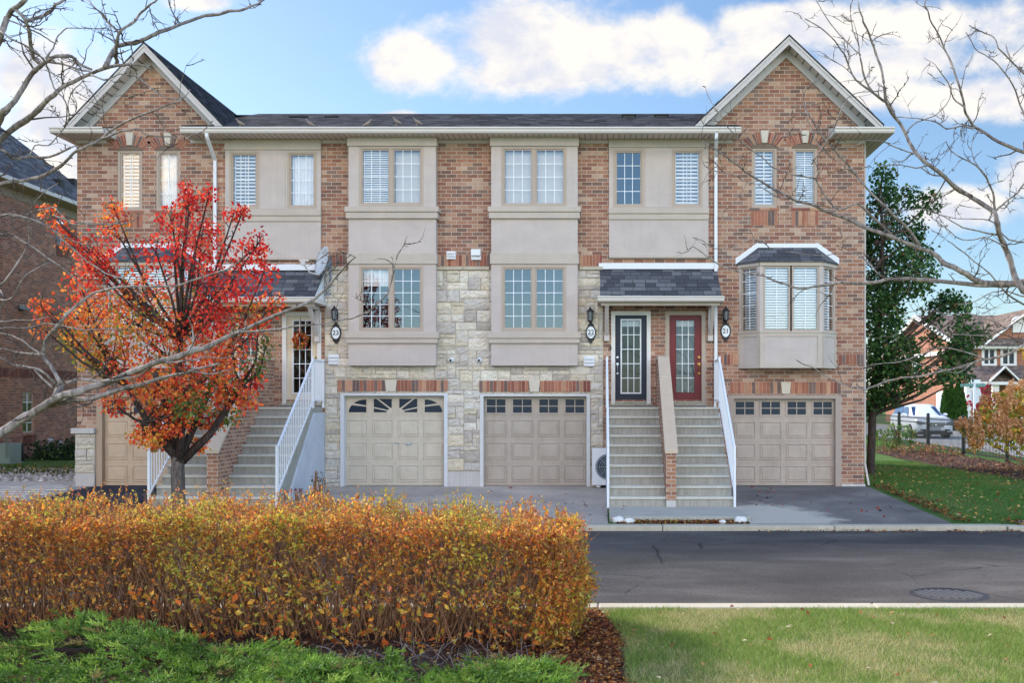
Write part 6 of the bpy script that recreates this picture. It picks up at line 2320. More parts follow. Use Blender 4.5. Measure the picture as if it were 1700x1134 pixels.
# ivy along the neighbour wall
n = 3600
y = rng.uniform(34.6, 39.8, n); x = -19.5 + np.abs(rng.normal(size=n)) * 1.2 + rng.uniform(0, .8, n)
z = .03 + rng.uniform(0, 1, n) * np.clip(.75 - (x + 19.5) * .34, .08, 1)
c = np.stack([x, y, z], 1)
o = leaves('ivy', c, rand_dirs(n), rand_dirs(n) + np.array([.3, -.4, .8]), rng.uniform(.08, .15, n), rng.uniform(.06, .11, n), pick(n, [((40, 66, 40), 3), ((58, 86, 46), 3), ((34, 54, 34), 2), ((96, 110, 60), .6)]), M['leaf'], None, (-19, 36, 0))
tag(o, 'low dark green ivy along the foot of the shaded wall', 'ivy', kind='stuff')
n = 900
y = rng.uniform(27.5, 31, n); x = rng.uniform(-18.5, -13.2, n)
c = np.stack([x, y, .03 + rng.uniform(0, .12, n)], 1)
o = leaves('weeds', c, rand_dirs(n), rand_dirs(n) + np.array([0, -.3, .8]), rng.uniform(.06, .13, n), rng.uniform(.03, .08, n), pick(n, [((66, 92, 44), 3), ((98, 112, 60), 2), ((150, 130, 80), 2)]), M['leaf'], None, (-16, 29, 0))
tag(o, 'sparse weeds growing through the pale gravel', 'weeds', kind='stuff')
# gravel stones
n = 2600
mbv, mbf, mbc = [], [], []
gx2, gy2 = rng.uniform(-19.5, -12.3, n), rng.uniform(25.9, 30.5, n)
for i in range(n):
    r = rng.uniform(.03, .085); b = len(mbv)
    o_ = rng.uniform(.6, 1.2, 6)
    cz = .012
    for q, (dx, dy, dz) in enumerate(((1, 0, 0), (-1, 0, 0), (0, 1, 0), (0, -1, 0), (0, 0, .8), (0, 0, -.6))):
        mbv.append((gx2[i] + dx * r * o_[q], gy2[i] + dy * r * o_[q], cz + dz * r * o_[q]))
    mbf += [(b, b + 2, b + 4), (b + 2, b + 1, b + 4), (b + 1, b + 3, b + 4), (b + 3, b, b + 4), (b + 2, b, b + 5), (b + 1, b + 2, b + 5), (b + 3, b + 1, b + 5), (b, b + 3, b + 5)]
cc = np.repeat(pick(n, [((196, 192, 186), 3), ((170, 166, 160), 3), ((214, 210, 204), 2), ((140, 136, 132), 2)], .1), 6, axis=0)
tag(quads_mesh('gravel', np.array(mbv), np.array(mbf), cc, M['stone'], None, (-16, 28, 0)), 'loose pale stones in the gap between the houses', 'gravel', kind='stuff')


def rock(label, x, y, r, seed, col='white'):
    rs = random.Random(seed)
    import bmesh
    bm = bmesh.new(); bmesh.ops.create_icosphere(bm, subdivisions=2, radius=1)
    for v in bm.verts:
        k = 1 + .35 * noise.noise(v.co * 1.3 + Vector((seed * 3.1, 0, 0)))
        v.co = Vector((v.co.x * r * k, v.co.y * r * .8 * k, v.co.z * r * .62 * k))
    me = bpy.data.meshes.new('rock'); bm.to_mesh(me); bm.free()
    o = link_mesh('rock', me, M['rock'], None, (x, y, gz(y) + r * .35))
    return tag(o, label, 'rock', 'white rocks at the path corners')


M['rock'] = simple('white limestone', S(216, 212, 206), .9, .15, 8, bump=.4)
rock('larger white rock left of the leaf strip by the kerb', X(1027, 18.95), 18.98, .12, 1)
rock('small white rock lying second from left by the kerb', X(1045, 18.9), 18.9, .10, 2)
rock('pale rock right of the leaf strip by the drive', X(1230, 18.9), 18.95, .13, 3)
rock('flat little rock in the middle of the leaf strip', X(1200, 18.85), 18.85, .07, 4)

# ---- planting along the fence
hyd = thing('panicle_hydrangea', 'large hydrangea with tan flower heads and yellowing leaves by the fence', 'shrub', (12.4, 29.8, 0))
hyb = [(1640, 705, 30, 0), (1665, 682, 32, .3), (1692, 668, 30, .2), (1618, 722, 22, -.2), (1602, 712, 14, 0), (1700, 705, 34, -.3), (1660, 725, 28, -.3), (1720, 670, 40, .5), (1740, 700, 40, .2), (1612, 738, 14, -.2), (1690, 730, 24, -.2)]
C, A, N_, LL, COLS = [], [], [], [], []
hb = MB()
H2 = []
for px, py, rp, dy in hyb:
    x, y, z = P(px, py, 29.8); c = np.array((x, y + dy, max(z, .25))); r = rp * 29.8 / F
    hb.tube([(12.6 + tr.uniform(-.4, .4), 29.8 + tr.uniform(-.3, .3), -.05), (x * .5 + 6.3, y + dy * .5, z * .5), tuple(c)], [.02, .014, .006], 4)
    n = int(r * r * 900)
    p, d = mound(n, c, (r, r, r))
    C.append(p); A.append(rand_dirs(n) + np.array([0, 0, -.4])); N_.append(rand_dirs(n) + d * .5 + np.array([0, -.3, .6])); LL.append(rng.uniform(.09, .17, n))
    COLS.append(pick(n, [((160, 170, 70), 3), ((216, 190, 78), 3), ((234, 182, 76), 2), ((124, 148, 62), 2), ((222, 144, 66), 1)]))
    for q in range(int(12 + r * 20)):
        d = rand_dirs(1)[0]; d[1] = -abs(d[1]); 
        if d[2] < -.1: continue
        hc = c + d * r * 1.02; n = 60; hl = rng.uniform(.12, .19)
        t_ = rng.uniform(0, 1, n); ax_ = unit((d * .6 + np.array([0, 0, .8]))[None])[0]
        p = hc + ax_ * ((t_ - .4) * hl * 1.7)[:, None] + rand_dirs(n) * ((1 - t_ * .75) * hl * .75)[:, None]
        H2.append((p, n))
C, A, N_, LL, COLS = map(np.concatenate, (C, A, N_, LL, COLS))
hb.build('stem', M['twig'], hyd)
leaves('foliage', C, A, N_, LL, LL * .6, COLS, M['leaf'], hyd)
p = np.concatenate([q for q, n in H2]); n = len(p)
leaves('flower_head', p, rand_dirs(n), rand_dirs(n), rng.uniform(.05, .08, n), rng.uniform(.04, .07, n), pick(n, [((236, 192, 146), 4), ((224, 170, 122), 3), ((242, 210, 168), 2), ((200, 146, 104), 1)]), M['leaf'], hyd)


def bushy(name, label, cat, spots, d0, dens, pal, l0, l1, stem=True, asp=.5, group=None, up=.2):
    x0, y0, _ = P(spots[0][0], spots[0][1], d0)
    t = thing(name, label, cat, (x0, d0, gz(d0)), group)
    C, A, N_, LL, K = [], [], [], [], []
    mb = MB()
    for px, py, rx, ry, dy in spots:
        x, y, z = P(px, py, d0); c = np.array((x, y + dy, z)); r = np.array((rx, (rx + ry) / 2, ry)) * d0 / F
        n = max(12, int(r[0] * r[2] * dens))
        p, d = mound(n, c, r, .3)
        C.append(p); A.append(rand_dirs(n) + np.array([0, 0, up])); N_.append(rand_dirs(n) + d * .6 + np.array([0, -.2, .5])); LL.append(rng.uniform(l0, l1, n)); K.append(pick(n, pal, .18))
        for q in range(5):
            mb.tube([(x + tr.uniform(-.1, .1), y + dy, gz(d0) - .03), (x + tr.uniform(-.5, .5) * r[0], y + dy + tr.uniform(-.3, .3) * r[0], z + r[2] * .7)], [.018, .006], 4)
    C, A, N_, LL, K = map(np.concatenate, (C, A, N_, LL, K))
    if stem: mb.build('stem', M['twig'], t)
    leaves('foliage', C, A, N_, LL, LL * asp, K, M['leaf'], t)
    return t


bushy('perennial_plant', 'low green leafy plant in front of the fence near the maple', 'plant', [(1468, 722, 16, 10, 0), (1492, 716, 20, 14, .2), (1510, 724, 14, 12, -.2), (1480, 735, 18, 8, 0)], 40, 420, [((72, 110, 48), 3), ((92, 130, 56), 3), ((130, 140, 60), 1)], .14, .28, True, .4, None, .5)
bushy('perennial_plant', 'withered pinkish brown perennials along the foot of the fence', 'plant', [(1530, 742, 16, 9, 0), (1555, 745, 18, 10, .2), (1580, 750, 16, 10, 0), (1500, 745, 12, 7, 0)], 37.5, 520, [((176, 130, 100), 3), ((150, 104, 84), 3), ((190, 160, 110), 1), ((120, 110, 64), 1)], .09, .18, True, .5, None, .5)
for i, (px, w, top_) in enumerate(((1570, 9, 640), (1579, 9, 634), (1592, 13, 630))):
    d0 = 66.0
    t = thing('arborvitae', ('left', 'middle', 'tallest right')[i] + ' dark green columnar arborvitae of the three beside the far house', 'conifer', (X(px, d0), d0, .1), 'columnar arborvitae by the far house')
    z0, z1 = .1, Z(top_, d0); r0 = w * d0 / F
    n = 2600
    tt = rng.uniform(0, 1, n) ** 1.15; a = rng.uniform(0, 2 * math.pi, n); rr = r0 * np.clip(1.02 - tt ** 2.4, .05, 1) * np.clip(.75 + tt * 1.2, 0, 1) * rng.uniform(.8, 1.08, n)
    c = np.stack([X(px, d0) + rr * np.cos(a), d0 + rr * np.sin(a), z0 + (z1 - z0) * tt], 1)
    leaves('foliage', c, np.stack([np.cos(a) * .5, np.sin(a) * .5, np.ones(n)], 1) + rand_dirs(n) * .4, rand_dirs(n) + np.array([0, -.5, .2]), rng.uniform(.18, .34, n), rng.uniform(.07, .13, n), pick(n, [((56, 92, 34), 3), ((72, 108, 40), 3), ((40, 70, 28), 2)]), M['needle'], t)
    mb = MB(); mb.tube([(X(px, d0), d0, 0), (X(px, d0), d0, z1 - .4)], [.09, .03], 6); mb.build('trunk', M['bark_dark'], t)
bushy('burning_bush', 'crimson red shrub in front of the far porch', 'shrub', [(1622, 665, 18, 20, 0), (1640, 655, 14, 20, .3), (1634, 675, 22, 16, -.3), (1655, 682, 14, 12, 0)], 68, 260, [((166, 30, 60), 3), ((140, 24, 50), 3), ((190, 50, 76), 1)], .16, .3, True, .6)
bushy('yellow_shrub', 'small yellow leaved shrub far right beyond the fence', 'shrub', [(1700, 580, 8, 8, 0), (1712, 590, 14, 14, 0)], 60, 300, [((214, 180, 60), 3), ((200, 160, 50), 2)], .16, .26, True, .6)
bushy('small_shrub', 'scruffy small shrub beside the pale side wall of the steps', 'shrub', [(527, 790, 10, 12, 0), (520, 800, 8, 10, .1), (535, 800, 9, 9, 0)], 21.8, 900, [((74, 84, 48), 3), ((110, 100, 60), 2), ((60, 64, 44), 2)], .04, .09, True, .4, None, .5)
bushy('purple_flowers', 'small clump of purple flowers at the foot of the white railing', 'flowers', [(474, 818, 7, 5, 0), (488, 816, 8, 5, .1), (500, 815, 5, 5, 0)], 20.4, 2600, [((92, 60, 120), 3), ((120, 84, 150), 2), ((70, 80, 60), 2)], .03, .06, True, .7)

# ---- bare honey locusts reaching in from both sides
def branch_tree(name, label, trunk_pts, trunk_r, chains, seed, dark, base_d):
    rs = random.Random(seed)
    tx, ty = trunk_pts[0][0], trunk_pts[0][1]
    t = thing(name, label, 'tree', (tx, ty, gz(ty)), None)
    mb = MB(); mb.tube(trunk_pts, trunk_r, 12); mb.build('trunk', M['bark_pale'], t, smooth=True)
    br, tw = MB(), MB()

    def spurs(p, d, r, depth):
        """knobbly side twig"""
        n = rs.randint(3, 7); L = rs.uniform(.10, .42) * (1 if depth == 0 else .55)
        q = Vector(p); pts = [q.copy()]
        dd = Vector(d).normalized()
        for i in range(n):
            dd = (dd + Vector((rs.uniform(-.5, .5), rs.uniform(-.4, .4), rs.uniform(-.4, .45)))).normalized()
            q = q + dd * L / n
            pts.append(q.copy())
        r0 = min(r * .5, .0075) if depth == 0 else .0034
        rad = [r0 * (1 - .75 * i / n) for i in range(n + 1)]
        tw.tube(pts, rad, 4, False)
        for i in range(1, n):
            if rs.random() < .5:     # buds
                e = Vector((rs.uniform(-1, 1), rs.uniform(-1, 1), rs.uniform(-.6, 1))).normalized() * rs.uniform(.012, .035)
                tw.tube([pts[i], pts[i] + e], [r0 * .8, r0 * .4], 3, False)
            if depth < 1 and rs.random() < .55:
                spurs(pts[i], dd + Vector((rs.uniform(-1, 1), rs.uniform(-.8, .8), rs.uniform(-1, 1))), r0, depth + 1)

    for ch in chains:
        pts_px, r0, r1, d0, d1 = ch[:5]
        r0 *= .88
        lead = ch[5] if len(ch) > 5 else None
        pts = []
        m = len(pts_px)
        ph = rs.uniform(0, 6)
        for i, (px, py) in enumerate(pts_px):
            f = i / max(1, m - 1)
            d = d0 + (d1 - d0) * f + .10 * math.sin(i * 1.3 + ph)
            pts.append(Vector(P(px, py, d)))
        if lead: pts.insert(0, Vector(lead))
        # refine with small kinks
        fine, rad = [], []
        m = len(pts)
        for i in range(m - 1):
            for s in range(3):
                f = s / 3
                q = pts[i].lerp(pts[i + 1], f)
                if s: q += Vector((rs.uniform(-1, 1), rs.uniform(-1, 1), rs.uniform(-1, 1))) * .012
                fine.append(q); rad.append(r0 + (r1 - r0) * ((i + f) / (m - 1)) ** .8)
        fine.append(pts[-1]); rad.append(r1)
        # soften corners
        sm_ = [fine[0]] + [fine[i] * .6 + (fine[i - 1] + fine[i + 1]) * .2 for i in range(1, len(fine) - 1)] + [fine[-1]]
        rad = [r * (1 + (.18 if rs.random() < .15 else 0)) for r in rad]
        br.tube(sm_, rad, 8 if r0 > .02 else 6)
        for i in range(1, len(sm_)):
            seg = sm_[i] - sm_[i - 1]
            prob = min(.97, seg.length * (4.2 if r0 < .02 else 2.6))
            if rs.random() < prob:
                pv_ = seg.cross(Vector((rs.uniform(-1, 1), rs.uniform(-1, 1), rs.uniform(-1, 1))))
                spurs(sm_[i], seg.normalized() * rs.uniform(.2, .8) + pv_.normalized(), rad[i], 0)
            if rs.random() < prob * .8:
                e = Vector((rs.uniform(-1, 1), rs.uniform(-1, 1), rs.uniform(-.6, 1))).normalized() * (rad[i] + rs.uniform(.01, .03))
                tw.tube([sm_[i], sm_[i] + e], [.005, .003], 4, False)
    br.build('limb', M[dark], t, smooth=True)
    tw.build('twig', M['bark_dark'], t)
    return t


def zz(pts, s, ox, oy): return [(ox + x / s, oy + y / s) for x, y in pts]


A1 = lambda p: zz(p, 5.667, 0, 0)          # crop 0,0-300,200
A2_ = lambda p: zz(p, 2.835, 0, 0)         # crop 0,0-425,400
A5 = lambda p: zz(p, 2.466, 0, 400)        # crop 0,400-500,860
A8 = lambda p: zz(p, 2.577, 0, 280)        # crop 0,280-480,720
LT = (-5.9, 7.2)
left = [
    (A2_([(-60, 720), (0, 660), (130, 565), (210, 480), (270, 425), (350, 385), (430, 345), (520, 312), (600, 300), (650, 300), (720, 330)]), .030, .006, 7.4, 7.0, (LT[0], LT[1], 3.6)),
    (A2_([(495, 315), (520, 260), (545, 225), (560, 215), (660, 190), (750, 145), (850, 110), (960, 70), (1060, 55), (1130, 50), (1205, 18), (1250, -10)]), .022, .007, 7.0, 7.3),
    (A2_([(548, 300), (540, 270), (548, 215), (558, 155), (620, 110), (655, 65), (700, 25), (740, -5)]), .016, .006, 7.05, 6.8),
    (A2_([(558, 152), (520, 110), (480, 70), (440, 25), (410, 0)]), .009, .003, 7.0, 7.2),
    (A2_([(545, 215), (520, 130), (500, 80), (485, 30), (480, -5)]), .006, .003, 7.0, 7.1),
    (A2_([(-40, 640), (5, 560), (10, 520), (70, 480), (130, 370), (165, 330), (200, 300), (240, 270), (310, 265), (350, 275), (365, 295), (430, 325)]), .030, .008, 7.3, 7.2, (LT[0], LT[1], 3.4)),
    (A2_([(185, 295), (152, 270), (140, 180), (125, 95), (90, 60), (70, 45)]), .017, .010, 7.25, 7.0),
    (A2_([(128, 95), (170, 88), (210, 70), (245, 45), (265, 18), (310, -5)]), .015, .009, 7.1, 7.3),
    (A2_([(-20, 230), (5, 160), (20, 110), (40, 75), (70, 35), (120, -5)]), .030, .016, 7.2, 7.0, (LT[0] + .2, LT[1], 4.3)),
    (A2_([(0, 145), (60, 185), (130, 220), (210, 270), (235, 340), (250, 410), (310, 480), (315, 530), (305, 600)]), .008, .004, 7.0, 7.2),
    (A2_([(215, 275), (240, 235), (262, 200), (280, 160), (310, 125), (400, 128), (500, 128)]), .008, .003, 7.1, 7.3),
    (A2_([(45, 95), (150, 140), (210, 175), (265, 205)]), .006, .005, 7.2, 7.1),
    (A2_([(225, 290), (300, 300), (370, 325), (430, 340)]), .008, .007, 7.15, 7.05),
    (A2_([(430, 350), (490, 380), (560, 340), (640, 360), (700, 400), (760, 450), (830, 470), (870, 455), (895, 420)]), .007, .003, 7.0, 6.8),
    (A2_([(0, 860), (90, 850), (180, 838), (290, 780), (345, 715), (400, 690), (480, 650), (560, 592), (650, 545), (740, 515), (820, 480), (868, 455)]), .018, .005, 7.6, 7.2, (LT[0], LT[1], 2.9)),
    (A2_([(480, 650), (560, 620), (640, 600), (700, 640), (800, 640), (870, 660), (930, 630), (1000, 570)]), .008, .003, 7.3, 7.0),
    (A2_([(-20, 690), (30, 715), (60, 750), (130, 735), (230, 740), (330, 695)]), .013, .008, 7.4, 7.5, (LT[0], LT[1], 3.2)),
    (A2_([(130, 738), (160, 680), (230, 690), (290, 620), (330, 560), (320, 500), (330, 440), (390, 380)]), .006, .003, 7.5, 7.2),
    (A2_([(0, 1005), (100, 1020), (170, 1030), (260, 1090), (330, 1130), (420, 1160)]), .011, .004, 7.6, 7.3, (LT[0], LT[1], 2.7)),
    (A2_([(90, 1020), (190, 985), (260, 970), (330, 1060), (420, 1050), (520, 1060), (600, 1020)]), .007, .003, 7.5, 7.2),
    # the pale lower limb and its fans
    (A5([(-60, 830), (0, 790), (100, 725), (200, 665), (240, 640), (300, 625), (360, 602), (460, 572), (560, 532), (660, 490), (760, 462), (860, 430), (960, 378), (1080, 328), (1160, 292), (1230, 268)]) + [(520, 500), (548, 472), (572, 442), (590, 427)], .045, .005, 7.8, 7.0, (LT[0], LT[1], 1.0)),
    (A5([(200, 672), (300, 645), (380, 650), (480, 612), (600, 582), (700, 550), (760, 545), (830, 520), (900, 500)]), .028, .006, 7.7, 7.3),
    (A5([(960, 378), (1080, 367), (1190, 352)]) + [(520, 538), (560, 533), (590, 527), (620, 512), (645, 487), (655, 440)], .010, .004, 7.1, 6.8),
    (A5([(225, 640), (245, 600), (255, 580)]), .030, .022, 7.65, 7.6),
    (A5([(250, 585), (215, 530), (178, 470), (182, 420), (215, 370), (260, 320), (300, 280), (380, 215), (430, 200), (500, 185), (640, 185), (720, 185), (800, 160), (880, 130), (960, 100), (1000, 60)]), .018, .004, 7.6, 7.2),
    (A5([(182, 465), (120, 465), (90, 460), (40, 447), (-10, 446)]), .011, .007, 7.6, 7.8),
    (A5([(175, 465), (100, 410), (50, 385), (-10, 375)]), .008, .005, 7.6, 7.8),
    (A5([(240, 600), (190, 545), (140, 520), (90, 512), (40, 500), (-10, 470)]), .012, .007, 7.6, 7.7),
    (A5([(140, 520), (170, 560), (215, 600)]), .010, .009, 7.6, 7.6),
    (A5([(460, 572), (540, 560), (600, 535), (630, 500), (600, 440), (620, 400)]), .010, .003, 7.5, 7.3),
    (A5([(660, 492), (720, 500), (790, 490), (850, 470), (930, 480), (1000, 470)]), .010, .003, 7.4, 7.2),
    (A5([(760, 462), (800, 410), (790, 350), (770, 310)]), .010, .003, 7.3, 7.2),
    (A5([(700, 550), (790, 530), (880, 545), (960, 520)]), .008, .003, 7.3, 7.1),
    (A5([(270, 580), (320, 560), (400, 580), (470, 565)]), .012, .010, 7.6, 7.5),
    (A5([(0, 355), (80, 360), (180, 335), (240, 340), (330, 365), (420, 360), (500, 365)]), .009, .003, 7.7, 7.3, (LT[0], LT[1], 2.2)),
    (A5([(0, 330), (60, 320), (110, 330), (200, 310)]), .006, .003, 7.7, 7.5),
    (A8([(0, 190), (120, 210), (200, 240), (300, 330), (370, 400), (450, 450), (530, 470)]), .009, .004, 7.5, 7.2, (LT[0], LT[1], 2.9)),
    (A8([(0, 265), (80, 300), (150, 340), (230, 400), (310, 460), (380, 540)]), .008, .004, 7.5, 7.3, (LT[0], LT[1], 2.8)),
    (A8([(0, 500), (60, 430), (110, 350), (125, 280), (120, 180), (160, 130), (250, 60)]), .007, .003, 7.6, 7.4),
    (A8([(0, 560), (50, 560), (100, 470), (150, 430), (220, 400)]), .009, .003, 7.5, 7.4),
    (A8([(-10, 700), (0, 600), (20, 560), (0, 520)]), .012, .007, 7.6, 7.7, (LT[0], LT[1], 2.4)),
    (A8([(230, 200), (330, 230), (430, 240), (540, 240), (600, 190)]), .007, .003, 7.2, 7.0),
]
for e in ((-330, -160), (-520, 60), (-460, 260), (-230, -420), (-620, -120), (-400, 420)):      # the rest of the crown, outside the photograph
    left.append(([(-330 + (e[0] + 330) * .3, e[1] * .4 + 60), (-330 + (e[0] + 330) * .65, e[1] * .75 + 20), e], .035, .005, 7.2, 6.4 + .3 * (e[1] % 7), (LT[0] + .05, LT[1], 3.2 + (e[1] % 5) * .35)))
branch_tree('honey_locust', 'bare grey tree with branches reaching in from the left edge', [(LT[0] - .25, LT[1], -.3), (LT[0] - .18, LT[1], .6), (LT[0] - .05, LT[1], 2.2), (LT[0], LT[1], 3.4), (LT[0] + .12, LT[1], 4.6), (LT[0] + .3, LT[1] + .1, 5.6)], [.24, .17, .14, .11, .06, .015], left, 31, 'bark_mid', 7.4)

B4 = lambda p: zz(p, 2.636, 1150, 30)
B2 = lambda p: zz(p, 2.833, 1100, 0)
B8 = lambda p: zz(p, 2.267, 1150, 400)
RT = (4.75, 9.3)
right = [
    ([(1730, 465)] + B8([(1247, 155), (1190, 162), (1090, 160), (1040, 130), (1000, 108)]) + B4([(1100, 1075), (1050, 1030), (1000, 1010), (930, 985), (850, 950), (760, 920), (680, 880), (600, 850), (520, 815), (440, 795), (350, 745), (270, 700), (200, 640), (120, 590), (40, 540)]), .040, .005, 9.2, 8.6, (RT[0], RT[1], 2.9)),
    ([(1730, 470)] + B8([(1247, 168), (1200, 165), (1100, 168), (1000, 158), (900, 152), (820, 140), (740, 142), (690, 155), (660, 162), (560, 152), (480, 168), (400, 178), (330, 158), (270, 130), (190, 120), (110, 100), (50, 55), (0, 20)]), .030, .004, 9.3, 8.9, (RT[0], RT[1], 2.85)),
    (B4([(1440, 1200), (1400, 1100), (1370, 1010), (1345, 950), (1335, 900), (1325, 850), (1250, 800), (1170, 760), (1110, 700), (1030, 640), (975, 590), (935, 510), (890, 440), (845, 370), (838, 300), (830, 240), (800, 150), (775, 80), (755, 30), (735, -20), (725, -70)]), .034, .006, 9.1, 8.7, (RT[0] - .7, RT[1], 2.95)),
    (B4([(840, 365), (770, 310), (710, 270), (680, 200), (660, 150), (620, 95), (560, 40), (490, 0)]), .012, .004, 8.8, 8.5),
    (B4([(785, 320), (750, 250), (735, 180), (720, 100), (700, 40), (690, -40), (700, -80)]), .011, .004, 8.8, 8.9),
    (B4([(735, 160), (660, 90), (600, 20), (560, -40), (540, -80)]), .007, .003, 8.8, 8.9),
    (B4([(1560, 620), (1450, 585), (1360, 550), (1290, 510), (1235, 480), (1205, 430), (1190, 380), (1165, 290), (1130, 190), (1100, 130), (1070, 60), (1035, 0), (1020, -50), (1018, -80)]), .022, .005, 9.4, 9.0, (RT[0], RT[1], 4.0)),
    (B4([(1235, 480), (1170, 470), (1110, 490), (1060, 450), (1000, 440), (940, 435), (880, 430)]), .009, .003, 9.2, 8.9),
    (B4([(1190, 390), (1140, 350), (1120, 280), (1075, 220), (1050, 195), (1010, 170)]), .009, .003, 9.1, 9.0),
    (B4([(1560, 320), (1450, 245), (1380, 170), (1335, 130), (1320, 85), (1260, 55), (1210, 30)]), .013, .004, 9.6, 9.3, (RT[0], RT[1], 5.0)),
    (B4([(1560, 600), (1470, 480), (1430, 380), (1400, 290), (1350, 220), (1300, 175), (1230, 130), (1195, 60)]), .012, .004, 9.5, 9.2),
    (B4([(1325, 850), (1315, 760), (1290, 700), (1240, 640), (1180, 615), (1130, 580), (1110, 540)]), .013, .004, 9.1, 8.8),
    (B4([(1330, 840), (1370, 800), (1420, 770), (1470, 700), (1520, 600)]), .012, .006, 9.1, 9.4),
    (B4([(1000, 1008), (970, 960), (900, 880), (840, 820), (760, 745), (700, 665), (620, 575), (560, 510), (520, 440), (485, 370), (480, 300)]), .017, .004, 9.0, 8.6),
    (B4([(900, 975), (800, 880), (720, 800), (640, 850), (580, 780), (540, 700), (480, 690), (420, 680), (340, 650), (270, 590), (190, 520), (130, 440), (90, 380), (55, 300)]), .012, .003, 8.9, 8.5),
    (B4([(520, 640), (560, 580), (610, 500), (640, 420), (680, 340), (740, 320), (850, 315)]), .008, .003, 8.7, 8.5),
    (B4([(700, 665), (600, 610), (540, 540), (500, 440), (440, 380)]), .006, .003, 8.7, 8.6),
    (B4([(930, 510), (980, 450), (1060, 430), (1130, 350), (1130, 290)]), .007, .003, 8.8, 8.6),
    (B4([(960, 590), (880, 560), (830, 540), (760, 530), (700, 560)]), .007, .003, 8.8, 8.7),
    (B4([(1030, 645), (980, 660), (900, 640), (830, 650)]), .008, .003, 8.9, 8.7),
    (B4([(1115, 700), (1060, 690), (1000, 655)]), .008, .005, 8.9, 8.8),
    (B4([(1350, 950), (1250, 930), (1180, 920), (1120, 880), (1060, 850), (1000, 830), (900, 850)]), .009, .003, 9.0, 8.8),
    (B4([(1370, 1000), (1290, 960), (1230, 970), (1150, 960), (1080, 900), (1040, 870)]), .008, .003, 9.0, 8.8),
    (B4([(1460, 980), (1380, 975), (1320, 890), (1240, 880), (1150, 880), (1080, 860)]), .008, .003, 9.1, 8.9),
    (B4([(440, 790), (380, 790), (300, 740), (240, 720), (170, 680), (110, 670), (50, 650), (30, 590)]), .007, .003, 8.7, 8.5),
    (B4([(340, 1010), (270, 960), (180, 1000), (90, 1010), (40, 970), (0, 960)]), .006, .003, 8.8, 8.6),
    # low pale fans over the maple and the far house
    ([(1730, 545)] + B8([(1247, 395), (1190, 425), (1130, 440), (1060, 455), (1000, 480), (920, 495), (850, 510), (780, 515), (720, 530), (680, 550), (650, 560), (560, 540), (500, 510), (440, 470), (390, 448)]), .017, .004, 9.2, 8.7, (RT[0], RT[1], 2.4)),
    ([(1730, 490)] + B8([(1247, 290), (1180, 330), (1100, 360), (1020, 350), (950, 350), (880, 330), (830, 300)]), .011, .003, 9.3, 9.0, (RT[0], RT[1], 2.6)),
    (B8([(1100, 445), (1030, 420), (960, 400), (900, 410), (830, 440), (760, 460), (660, 470)]), .009, .003, 9.2, 8.9),
    (B8([(1247, 240), (1180, 200), (1140, 150), (1100, 110), (1060, 80), (1000, 30), (960, 0)]), .010, .004, 9.3, 9.0),
    (B8([(1180, 330), (1130, 300), (1040, 270), (960, 280), (880, 260), (800, 270)]), .007, .003, 9.3, 9.1),
    (B8([(1060, 455), (1000, 500), (930, 480), (860, 470), (800, 440)]), .007, .003, 9.1, 8.9),
    (B8([(740, 145), (690, 120), (640, 60), (560, 40), (500, 60), (420, 50), (350, 40)]), .008, .003, 8.9, 8.7),
    (B8([(1247, 210), (1190, 190), (1130, 190), (1060, 230), (1000, 240)]), .008, .003, 9.3, 9.1),
]
for e in ((1900, -330), (2120, -160), (2250, 80), (1800, -420), (2160, 330), (2030, -500)):
    right.append(([(1880 + (e[0] - 1880) * .3, e[1] * .4 + 60), (1880 + (e[0] - 1880) * .65, e[1] * .75 + 20), e], .035, .005, 9.3, 8.4 + .3 * (e[1] % 7), (RT[0] + .03, RT[1], 3.3 + (e[1] % 5) * .4)))
branch_tree('honey_locust', 'bare grey tree with branches reaching in from the right edge', [(RT[0] + .1, RT[1], -.3), (RT[0] + .06, RT[1], .6), (RT[0], RT[1], 2.2), (RT[0], RT[1], 3.4), (RT[0] + .1, RT[1], 4.6), (RT[0] + .25, RT[1] + .1, 6.0)], [.24, .16, .13, .10, .06, .015], right, 77, 'bark_mid', 9)

# ================================================================ SKY, SUN, CAMERA
SUN_EL, SUN_AZ = math.radians(33), math.radians(-52)        # azimuth from +Y towards +X
w = bpy.data.worlds.new('World'); SC.world = w; w.use_nodes = True
nt = w.node_tree; nt.nodes.clear()


def wn(typ, **kw):
    n = nt.nodes.new('ShaderNode' + typ)
    for k, v in kw.items(): setattr(n, k, v)
    return n


def wm(op, a, b=None, c=None, clamp=False):
    n = wn('Math', operation=op, use_clamp=clamp)
    for i, q in enumerate((a, b, c)):
        if q is None: continue
        if isinstance(q, (int, float)): n.inputs[i].default_value = q
        else: nt.links.new(q, n.inputs[i])
    return n.outputs[0]


BACK_SKY_FILL, BACK_CLOUD_FILL, FRONT = (1.62, 1.66, 1.64), (3.08, 2.40, 1.68), (.50, .495, .485)  # tints by direction; the back pair is added fill light for the facade
out = wn('OutputWorld'); bg = wn('Background')
sky = wn('TexSky', sky_type='NISHITA', sun_disc=False)
sky.sun_elevation = SUN_EL; sky.sun_rotation = SUN_AZ; sky.altitude = 100; sky.air_density = 1.0; sky.dust_density = .6; sky.ozone_density = 1.4
tc = wn('TexCoord')
sp = wn('SeparateXYZ'); nt.links.new(tc.outputs['Generated'], sp.inputs[0])
ady = wm('MAXIMUM', wm('ABSOLUTE', sp.outputs[1]), .04)
U = wm('DIVIDE', sp.outputs[0], ady); V = wm('DIVIDE', sp.outputs[2], ady)
cv = wn('CombineXYZ'); nt.links.new(U, cv.inputs[0]); nt.links.new(V, cv.inputs[1]); nt.links.new(wm('MULTIPLY', sp.outputs[1], .6), cv.inputs[2])


